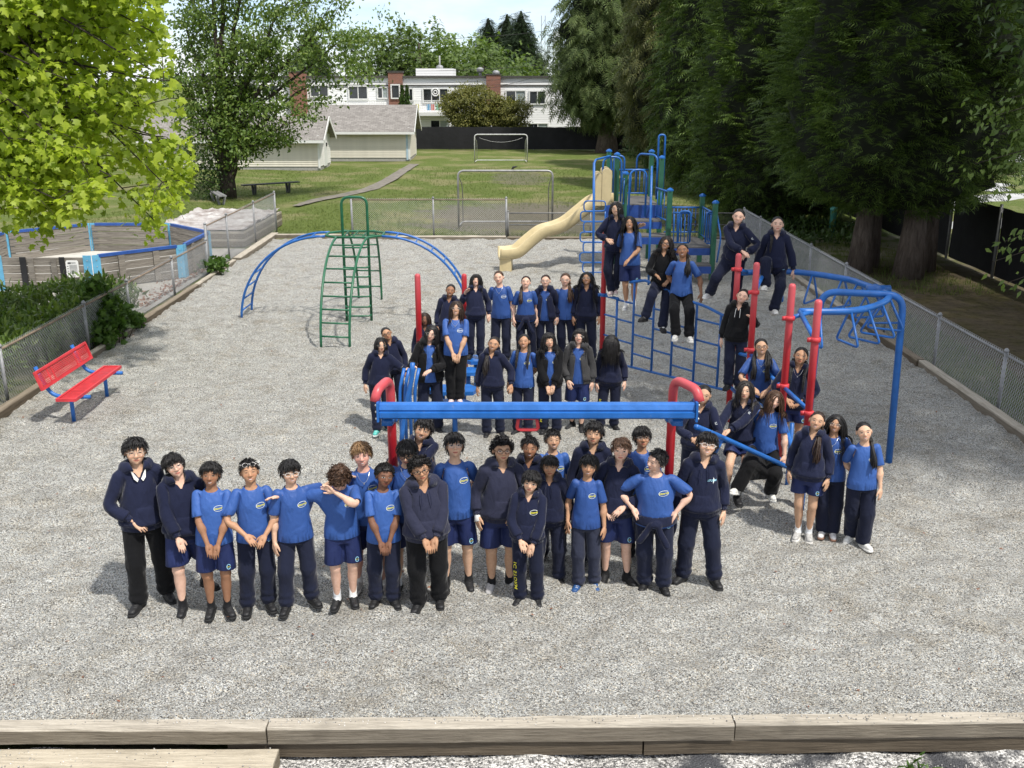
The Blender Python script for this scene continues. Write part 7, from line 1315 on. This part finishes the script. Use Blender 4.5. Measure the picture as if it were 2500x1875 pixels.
wd_ = hedge("weed_plant", "small green weed at the foot of the front timbers", G(2185, 1825, -.22)[0] - .07, G(2185, 1825, -.22)[0] + .07, 6.42, 6.58, lambda x, y: -.20 + 0.04 * np.cos(x * 40), 46, M_IVY, .10, 77)
# ---- lawn blades and fence-foot grass
def tufts(name, label, x, y, z, hgt, leafm, seed):
    r_ = np.random.default_rng(seed); n = len(x); C_ = np.column_stack((x, y, np.broadcast_to(z, (n,)))); B_ = [(-.05, 0, 0), (.05, 0, 0), (.02, 1, .25), (-.18, .05, 0), (-.10, .02, 0), (-.34, .8, -.2), (.18, .05, 0), (.10, .02, 0), (.36, .75, -.15)]; V, F = scatter(B_, [(0, 1, 2), (4, 3, 5), (6, 7, 8)], C_, nrm(r_.normal(size=(n, 3)) * .25 + A(0, 0, 1)), nrm(r_.normal(size=(n, 3)) * A(1, 1, .2)), hgt * r_.uniform(.6, 1.3, n)); tag(mk(name, V, F, leafm), label, "grass", kind='stuff')
M_BLADE = leaf_mat("grass_blade", [(.040, .062, .012), (.075, .110, .020), (.125, .165, .038), (.20, .20, .075)], .3, .6); gr = np.random.default_rng(80)
x = gr.uniform(-16, 9, 30000); y = 33.6 + gr.random(30000) ** 1.6 * 28; soil = ((x - .6) / 4.6) ** 2 + ((y - 38.2) / 4.2) ** 2; ok = (soil > gr.uniform(.4, 1.3, 30000)) & ~((np.abs(x + 9.9) < 1.7) & (y < 36.6)); pth = np.min(np.hypot(x[:, None] - pc[None, :, 0], (y[:, None] - pc[None, :, 1]) * .5), 1); ok &= pth > .75; tufts("lawn_grass", "short uneven lawn grass across the field", x[ok], y[ok], 0.0, .10, M_BLADE, 81)
x = np.concatenate((gr.uniform(7.72, 8.9, 5000), gr.uniform(7.7, 12, 4000))); y = np.concatenate((gr.uniform(10.5, 33, 5000), gr.uniform(24, 44, 4000))); tufts("verge_grass", "longer grass along the foot of the right fence", x, y, -.05, .20, M_BLADE, 82)
# fallen bits on the gravel
fb = np.random.default_rng(95); n = 420; C_ = np.column_stack((fb.uniform(-7.8, 7.3, n), 7.0 + 26 * fb.random(n) ** 1.3, np.full(n, .028))); V, F = scatter(OVAL, OVAL_F, C_, nrm(fb.normal(size=(n, 3)) * A(1, 1, .15)), nrm(fb.normal(size=(n, 3)) * .3 + A(0, 0, 1)), fb.uniform(.02, .06, n)); tag(mk("fallen_leaf_bits", V, F, litter_mat()), "scattered dry leaf bits lying on the gravel", "litter", kind='stuff')
# loose pebbles on the timbers and the ground below them
pm = Mat("loose_pebble", .75); gi_ = pm.node("ShaderNodeNewGeometry"); pm.color(pm.ramp(X(pm.nt, gi_.outputs['Random Per Island']), [(0, (.10, .10, .10)), (.4, (.33, .32, .30)), (.8, (.60, .58, .54)), (1, (.80, .78, .74))])); n = 9000; pr2 = np.random.default_rng(90)
OCT = nrm(np.array([(1, 0, 0), (-1, 0, 0), (0, 1, 0), (0, -1, 0), (0, 0, 1), (0, 0, -1)], float)) * A(1, .8, .6); OCF = np.array([(0, 2, 4), (2, 1, 4), (1, 3, 4), (3, 0, 4), (2, 0, 5), (1, 2, 5), (3, 1, 5), (0, 3, 5)])
px_ = pr2.uniform(-4.6, 4.8, n); py_ = np.where(pr2.random(n) < .75, pr2.uniform(5.9, 6.74, n), pr2.uniform(6.9, 7.6, n)); pz_ = np.where(py_ < 6.8, -.228, .012); stp = (px_ < xs + .02) & (py_ < 6.76); pz_ = np.where(stp, -.075, pz_); kp = ~(stp & (pr2.random(n) < .80)); tb_ = pr2.random(n) < .05; py_ = np.where(tb_, 6.88 + px_ * .012 + pr2.normal(size=n) * .03, py_); pz_ = np.where(tb_, .088, pz_); C_ = np.column_stack((px_, py_, pz_))[kp]
V, F = scatter(OCT, OCF, C_, nrm(pr2.normal(size=C_.shape)), nrm(pr2.normal(size=C_.shape)), pr2.uniform(.005, .010, len(C_))); tag(mk("loose_pebbles", V, F, pm.m), "loose pebbles strewn over the front timbers and strip below", "pebbles", kind='stuff')
print("ENV T", round(time.time() - T0, 1))
# ================================================================ the people, from front left to back
def who(label, u=None, v=None, vt=None, D=None, z0=0.0, h=None, x=None, hh=-.04, **q):
    if v is not None: p = G(u, v, z0)
    else: p = W(u, 900, D); p = A(p[0], D, z0); d_ = D * CP - (z0 + .9 - CAM_H) * SP; p[0] = (u - 1250) / FPX * d_
    if x is not None: p[0] = x
    if h is None: h = W(u, vt, p[1] - .02)[2] - z0 + hh
    q.update(label=label, pos=p, h=h); q.setdefault('head', (0, 12, 0)); return person(q)
J_ = dict
fr = J_(sock='black_sock')
who("person in navy hoodie with white collar and round glasses, leftmost of the front row", 377, 1470, 1060, top='hoodie', bot_col='black', hair='tousled', glasses='round', armR='pocket', armL='down', collar=1, smile=.25, shut=.5, footR=(.13, -.06, 0, 28), footL=(.12, .03, 0, 5), girth=1.06)
who("person in navy hoodie and navy shorts leaning head left, second from left in front", 470, 1480, 1100, top='hoodie', bottom='shorts', hair='fringe', glasses='thin', armR=((.08, -.17, .80), (1, .4, 0), 40), armL='behind', smile=.35, shut=.3, head=(-4, 12, -14), footR=(.08, -.10, 0, 5), footL=(.13, .30, 0, 40), girth=1.10, skin='fair', crest=False, **fr)
who("person in blue shirt and navy shorts with hands clasped low, third from left in front", 536, 1490, 1123, bottom='shorts', arms='low_clasp', hair='tousled', skin='brown', smile=1, shut=.4, **fr)
who("person in blue shirt with clear glasses pushed up, spreading both hands before the waist", 635, 1484, 1117, arms='front', hair='spiky', glasses='clear', glasses_up=1, skin='tan', smile=.75, shut=.8, crest=True)
who("person in blue shirt and clear glasses with an arm round the curly-headed neighbour", 733, 1481, 1117, armR='down', armL=((.52, .08, 1.30), (0, .7, -.5), 0), hair='fringe', glasses='clear', smile=1, shut=.6, head=(3, 12, 4), footR=(.13, -.05, 0, 10), footL=(.12, .06, 0, 25))
who("person in blue shirt hiding the face behind a raised forearm, white socks, front row", 841, 1472, 1112, bottom='shorts', hair='brown_curly', hair_tone='brown', skin='fair', sock='white', armR=((.58, .07, 1.26), (0, .7, -.5), 0), armL=((-.07, -.20, 1.36), (1, -.5, -.7), 90), head=(-8, -34, -4), smile=.3, bend=(8, 0, 0))
who("person in blue shirt with chain necklace behind the hidden-face one, pale shoes", 905, 1440, 1070, bottom='shorts', hair='tousled', hair_tone='blond', skin='pink', smile=.8, shut=.35, shoes='grey', sock='white', necklace=1)
who("person in blue shirt glancing sideways with hands clasped low, front row centre left", 938, 1477, 1128, arms='low_clasp', hair='afro', skin='dark', smile=.2, shut=0, head=(14, 10, 3))
who("person in blue shirt and thick black glasses looking down, cross necklace, second row", 998, 1436, 1066, bottom='shorts', hair='fringe', glasses='black', skin='light', sock='white', necklace=1, head=(-14, -14, 0), smile=.3, shut=.9)
who("person in faded navy hoodie and black trousers, hands clasped, black glasses, front row", 1045, 1482, 1108, top='hoodie', top_col='washed_navy', bot_col='black', girth=1.20, hair='curly', glasses='black', arms='low_clasp', strings=1, skin='tan', smile=.3)
who("person in blue shirt and thin glasses chin raised, hands behind, left of the bandaged one", 1117, 1430, 1052, bottom='shorts', hair='fringe', glasses='thin', arms='behind', head=(0, 24, 0), smile=.45, **fr)
who("person leaning sideways round the left red cane post, gripping it", 1040, None, None, D=9.95, h=1.60, top='hoodie', hair='short', skin='olive', smile=1, armR=((-.30, -.42, 1.30), (-.3, .3, -1), 0, 'abs'), armL=((-.26, -.44, 1.02), (.6, .2, -1), 0, 'abs'), head=(6, 14, 24), bend=(4, -6, 0))
who("person in navy hoodie and shorts with white bandaged wrist and red-soled runners", 1217, 1434, 1065, top='hoodie', top_col='washed_navy', bottom='shorts', girth=1.14, hair='curly', glasses='brown', armR='down', armL='pocket', bandage=1, shoes='red_heel', skin='olive', smile=.5, sleeve_print=1, **fr)
who("small person in navy hoodie with chest crest and yellow letters down the trouser leg", 1290, 1470, 1141, top='hoodie', logo=True, leg_print=1, arms=((.075, -.165, .845), (1, .5, 0), 40), hair='fringe', skin='light', smile=.3, shut=.1, girth=.98)
who("person in navy hoodie frowning between the bandaged one and the small hooded one", 1288, None, 1057, D=9.62, top='hoodie', hair='spiky', skin='brown', smile=.55, shut=.4, head=(4, 12, 4))
who("person in blue shirt grinning in the back of the boys' row under the red handle", 1352, None, 1044, D=9.9, hair='spiky', skin='olive', smile=1, shut=.6)
who("person in navy hoodie with drawstrings and blunt fringe behind the smallest hooded one", 1340, 1421, 1105, top='hoodie', hair='fringe', skin='tan', smile=.1, shut=.3, strings=1, footR=(.16, 0, 0), footL=(.12, 0, 0))
who("slim person in blue shirt grinning, faded trousers and blue black trainers, arms straight down", 1428, 1435, 1106, bot_col='faded_navy', arms='down', hair='fringe', skin='tan', smile=1, shut=.4, shoes='blue', girth=.90)
who("person in navy hoodie whose head touches the blue beam, tall in the back", 1448, None, 1026, D=9.75, top='hoodie', hair='tousled', skin='olive', smile=.4, shut=.4)
who("person in plain navy hoodie and navy shorts, hands in pouch, right of the slim grinner", 1500, 1420, 1064, top='hoodie', bottom='shorts', arms='pocket', hair='side', hair_tone='brown', skin='fair', smile=.3, footR=(.10, .02, 0, 5), footL=(.13, .0, 0, 30), **fr)
who("person in blue shirt, glasses and tan boots behind the one with hands on hips", 1560, None, 1036, D=9.8, bot_col='black', hair='fringe', glasses='thin', skin='tan', shoes='tan', smile=.4)
who("person in blue shirt with hands on hips and a jumper tied round the waist", 1597, 1437, 1088, girth=1.17, tied=1, arms='hips', hair='spiky', skin='fair', head=(-48, 10, 0), smile=.4, shut=.5, crest=True)
who("person in navy hoodie with bolt lettering, arms straight down, eyes shut at right of boys", 1703, 1422, 1050, top='hoodie', logo='bolt', strings=1, arms='down', hair='fringe', glasses='clear', head=(0, 24, 4), smile=1, shut=1, footR=(.15, 0, 0, 25), footL=(.16, 0, 0, 20), girth=1.04)
# right-hand trio
who("person in navy hoodie and short navy shorts, white socks, left of the right-hand trio", 1960, 1312, 996, top='hoodie', bottom='short_shorts', hair='side_tail', tail_side=1, tail_end=1.02, hair_tone='dark_brown', skin='olive', smile=1, shut=.4, head=(2, 12, 10), arms='down', shoes='grey', sock='white', footR=(.06, 0, 0, 5), footL=(.06, 0, 0, 5))
who("person in blue shirt and glasses with hands behind, middle of the right-hand trio", 2018, 1306, 1004, bottom='wide_trousers', hair='very_long', glasses='thin', necklace=1, arms='behind', shoes='brown_sole', smile=.8, skin='tan', head=(0, 12, 3), footR=(.05, 0, 0, 4), footL=(.06, 0, 0, 4))
who("person in blue shirt and white trainers, rightmost of the right-hand trio", 2088, 1330, 1022, bottom='wide_trousers', hair='side_tail', tail_side=1, tail_end=1.08, armR='behind', armL=((.20, -.09, .80), (.4, 1, 0), 20), shoes='white', smile=1, skin='light', head=(0, 12, -4), footR=(.05, .12, 0, 20), footL=(.08, -.03, 0, 30), turn=-4)
# perched on the bars at right
who("person in blue shirt and wide black trousers perched on the bar, white shoe swinging", 1868, None, None, D=11.35, h=1.55, pel=(0, .05, -.08), footR=(.30, -.34, .24, 20, -20), footL=(.12, -.06, .12), bottom='wide_trousers', bot_col='black', hair='long', hair_tone='brown', skin='fair', smile=.9, shoes='white', sock='white', armL=((.27, -.10, .64), (.6, .8, 0), 10, 'abs'), armR='behind', head=(2, 12, 14), bend=(6, 6, 0))
who("person in navy hoodie and shorts perched with both hands on the sloping blue bar", 1812, None, None, D=11.45, h=1.57, pel=(0, .05, -.02), footR=(.16, -.30, .12), footL=(-.02, -.30, .10), top='hoodie', bottom='short_shorts', hair='long', hair_tone='soft_black', part=.01, skin='light', smile=.15, shut=.2, sleeve_print=1, armR=((-.34, -.34, .98), (-.5, .6, -.6), 30, 'abs'), armL=((-.26, -.36, .98), (.8, .3, -.4), 60, 'abs'), head=(-4, 12, 0), bend=(8, 0, -8), crest=True, **fr)
who("person in navy hoodie leaning on the beam end behind the right red cane", 1702, None, 926, D=11.3, top='hoodie', hair='bun', skin='olive', smile=1, shut=.3, sleeve_print=1, arms=((.06, -.26, 1.02), (1, .3, -.5), 60), head=(4, 12, 8), bend=(10, 4, 0))
who("person in blue shirt and brown glasses seated high between two red posts", 1855, None, None, D=12.75, h=1.55, z0=.28, pel=(0, .05, -.10), footR=(.10, -.28, .20), footL=(.10, -.28, .22), hair='two_tails', tail_end=1.04, glasses='brown', skin='olive', smile=.6, necklace=1, arms=((.10, -.24, .95), (1, .4, 0), 50), head=(3, 12, 0))
who("person in navy hoodie with two long plaits standing between the right red posts", 1938, None, 842, D=12.3, z0=.16, top='hoodie', bottom='short_shorts', hair='braids', tail_end=1.04, skin='tan', smile=.4, arms='pocket', necklace=1, head=(-2, 12, 6), sock='black_sock')
who("person in black jacket with pale drawstrings hugging a red post, standing on the bar", 1798, None, None, D=14.25, z0=.60, h=1.52, top='hoodie', top_col='black', strings='pale', hair='bun', skin='fair', smile=.8, shut=.6, armL=((.20, -.22, 1.20), (.6, .3, -1), 30, 'abs'), armR='down', head=(2, 12, 8))
who("person in navy hoodie standing high, both hands on a red post top", 1795, None, None, D=14.9, z0=1.60, h=1.60, top='hoodie', hair='ponytail', skin='fair', smile=.8, shut=.5, sleeve_print=1, armR=((.10, -.26, 1.02), (-1, .4, -.2), 60, 'abs'), armL=((.16, -.24, .96), (1, .4, 0), 50, 'abs'), footR=(.34, -.05, .22, 20, -8), footL=(.03, 0, 0), shoes='white', head=(2, 10, -3), bend=(6, 4, 0))
who("person in navy hoodie sitting on the overhead blue rail with legs hanging", 1892, None, None, D=14.85, z0=1.56, h=1.60, pel=(0, 0, -.08), top='hoodie', hair='side_braid', tail_side=-1, tail_end=1.08, skin='fair', smile=.5, arms=((.27, .02, .80), (.5, .9, 0), 10), footR=(.12, -.36, .46, 10, -15), footL=(.02, -.36, .10, 5, -20), shoes='white', crest=True, head=(3, 12, 4), sock='black_sock')
who("person in dark hoodie and glasses seated on the wave ladder, one hand half raised", 1618, None, None, D=15.7, z0=1.14, h=1.55, pel=(0, .02, -.03), top='hoodie', top_col='black', hair='wavy', hair_tone='soft_black', glasses='black', skin='tan', smile=.8, armR=((.13, -.30, 1.02), (.9, .6, -.6), 90), armL='pocket', footR=(.26, -.34, .22, 30, -5), footL=(.02, -.36, .06), sock='white', head=(-4, 10, 6))
who("person in blue shirt and black trousers seated on the wave ladder, hand on its rail", 1664, None, None, D=15.35, z0=1.02, h=1.60, pel=(0, .02, -.02), bot_col='black', hair='side_tail', tail_side=1, tail_end=1.10, skin='brown', smile=1, armL=((.30, -.04, .80), (.6, .8, 0), 10, 'abs'), armR='behind', absfeet=1, footR=(-.06, -.34, .14), footL=(.14, -.32, .12), shoes='white', head=(-2, 12, -8))
who("person in navy hoodie and round glasses standing highest, arm over the long-haired neighbour", 1500, None, 484, D=16.62, z0=1.54, top='hoodie', hair='long', part=-.02, glasses='round', skin='light', smile=1, shut=.5, armR=((-.13, -.16, .98), (-.8, .6, 0), 20, 'abs'), armL=((.38, .08, 1.18), (0, .6, -1), 0), footR=(.02, -.06, 0), footL=(.02, .02, .02), shoes='pink', head=(-4, 10, 4), kneeR=(-.6, -1, 0), pel=(.02, .02, -.03))
who("person in blue shirt and navy shorts with very long hair standing on the wave ladder", 1542, None, 522, D=16.36, z0=1.34, bottom='shorts', hair='very_long_wavy', skin='tan', smile=.6, armL=((.02, -.20, .90), (1, .4, 0), 60), armR='behind', footR=(.06, 0, 0), footL=(.06, 0, 0), shoes='white', sock='white', head=(-2, 10, 3), logo=False)
# row behind
pd = POD2; who("person in navy hoodie on the small blue step, hand on the shorter red post", 1163, None, 664, D=16.3, z0=pd[2] + .003, top='hoodie', hair='wavy', bangs=1, skin='fair', smile=1, shut=.4, armR=((-.20, -.06, 1.22), (-.5, .3, -1), 20, 'abs'), armL='loose')
who("person in blue shirt with pendant, leftmost blue shirt of the back row", 1226, None, 655, D=18.0, hair='ponytail', hair_tone='brown', skin='fair', necklace=1, pale_logo=1, smile=.4, armR='loose', armL='down')
who("person in blue shirt with jumper tied at the waist, back row", 1286, None, 668, D=17.9, tied=1, hair='side_tail', tail_side=-1, hair_tone='dark_brown', skin='fair', smile=1, arms='down', tail_end=1.12)
who("person in open navy jacket over blue shirt with glasses, back row middle", 1332, None, 664, D=18.0, top='jacket', top_col='navy', hair='ponytail', hair_tone='dark_brown', glasses='thin', skin='fair', smile=1, arms='down')
who("person in blue shirt and glasses with tail of hair on one shoulder, back row", 1384, None, 661, D=18.0, hair='side_tail', tail_side=1, hair_tone='brown', glasses='thin', skin='fair', smile=1, arms='down', tail_end=1.10)
who("person in navy hoodie and glasses, rightmost of the back row beside the red post", 1432, None, 657, D=17.9, top='hoodie', hair='very_long_wavy', glasses='thin', skin='tan', smile=1, arms='down')
who("person in navy hoodie with head tilted, leftmost of the five behind the beam", 1206, 1062, 815, top='hoodie', hair='side_tail', tail_side=-1, tail_end=1.02, hair_tone='soft_black', skin='tan', smile=.7, shut=.1, armR='down', armL=((.30, -.05, .86), (.6, 1, 0), 20), head=(0, 10, 8))
who("person in blue shirt with two plaits and closed eyes behind the beam", 1278, 1056, 809, hair='braids', tail_end=1.08, skin='tan', smile=1, shut=1, armR='down', armL='behind', crest=True, head=(0, 16, 0))
who("person in open black jacket with linked arms, middle of the five behind the beam", 1345, 1058, 805, top='jacket', top_col='black', hair='long', bangs=1, skin='light', smile=.5, shut=.7, leg_print=1, arms='low_clasp')
who("person in charcoal zip jacket and navy shorts with glasses behind the beam", 1408, 1050, 795, top='jacket', top_col='charcoal', bottom='shorts', hair='long', bangs=1, glasses='round', skin='fair', smile=.5, armR=((.16, -.12, .86), (.8, .8, 0), 20), armL='down', **fr)
who("person in navy hoodie with hair combed over the face behind the beam", 1482, 1048, 809, top='hoodie', hair='over_face', skin='fair', leg_print=1, arms='down', head=(0, -4, 0))
# left cluster
who("person in navy hoodie and thin glasses leaning with forearm on the blue slat ladder", 926, None, 817, D=14.0, top='hoodie', hair='bob', glasses='thin', skin='light', smile=.3, shoes='teal', armL=((.42, -.30, 1.14), (.4, .6, -.8), 40, 'abs'), armR='loose', bend=(2, 6, 0), head=(2, 10, -4))
who("person in navy hoodie and black glasses peering over from the second rank at left", 962, None, 789, D=14.9, top='hoodie', hair='bun', glasses='black', skin='tan', smile=.5, head=(4, 10, -14), bend=(4, -6, 0))
who("person in navy hoodie half hidden behind the tall left red post", 1042, None, 757, D=15.7, top='hoodie', hair='long', hair_tone='dark_brown', skin='dark', smile=.2, arms='down')
who("person in open black zip jacket and round glasses in front of the left red post", 1046, None, 786, D=14.05, top='jacket', top_col='black', hair='long', glasses='round', skin='fair', smile=.2, crest=True, armR=((-.22, -.24, 1.06), (-.4, .4, -1), 60, 'abs'), armL=((.02, -.25, 1.02), (1, .3, -.4), 60), head=(-2, 8, 8))
pd = POD1; who("person in blue shirt and black trousers standing on the blue hexagonal step", 1110, None, 730, D=14.0, z0=pd[2] + .003, bot_col='black', hair='long', hair_tone='dark_brown', glasses='thin', skin='olive', smile=.8, arms='low_clasp', shoes='pink', necklace=1, pale_logo=1, girth=1.05, footR=(.055, -.02, 0, 6), footL=(.055, -.02, 0, 6))
who("person in navy hoodie smiling behind the one on the hexagonal step", 1094, None, 687, D=17.4, top='hoodie', hair='ponytail', skin='brown', smile=1, shut=.4)
print("ALL T", round(time.time() - T0, 1), "people", NPEOPLE)
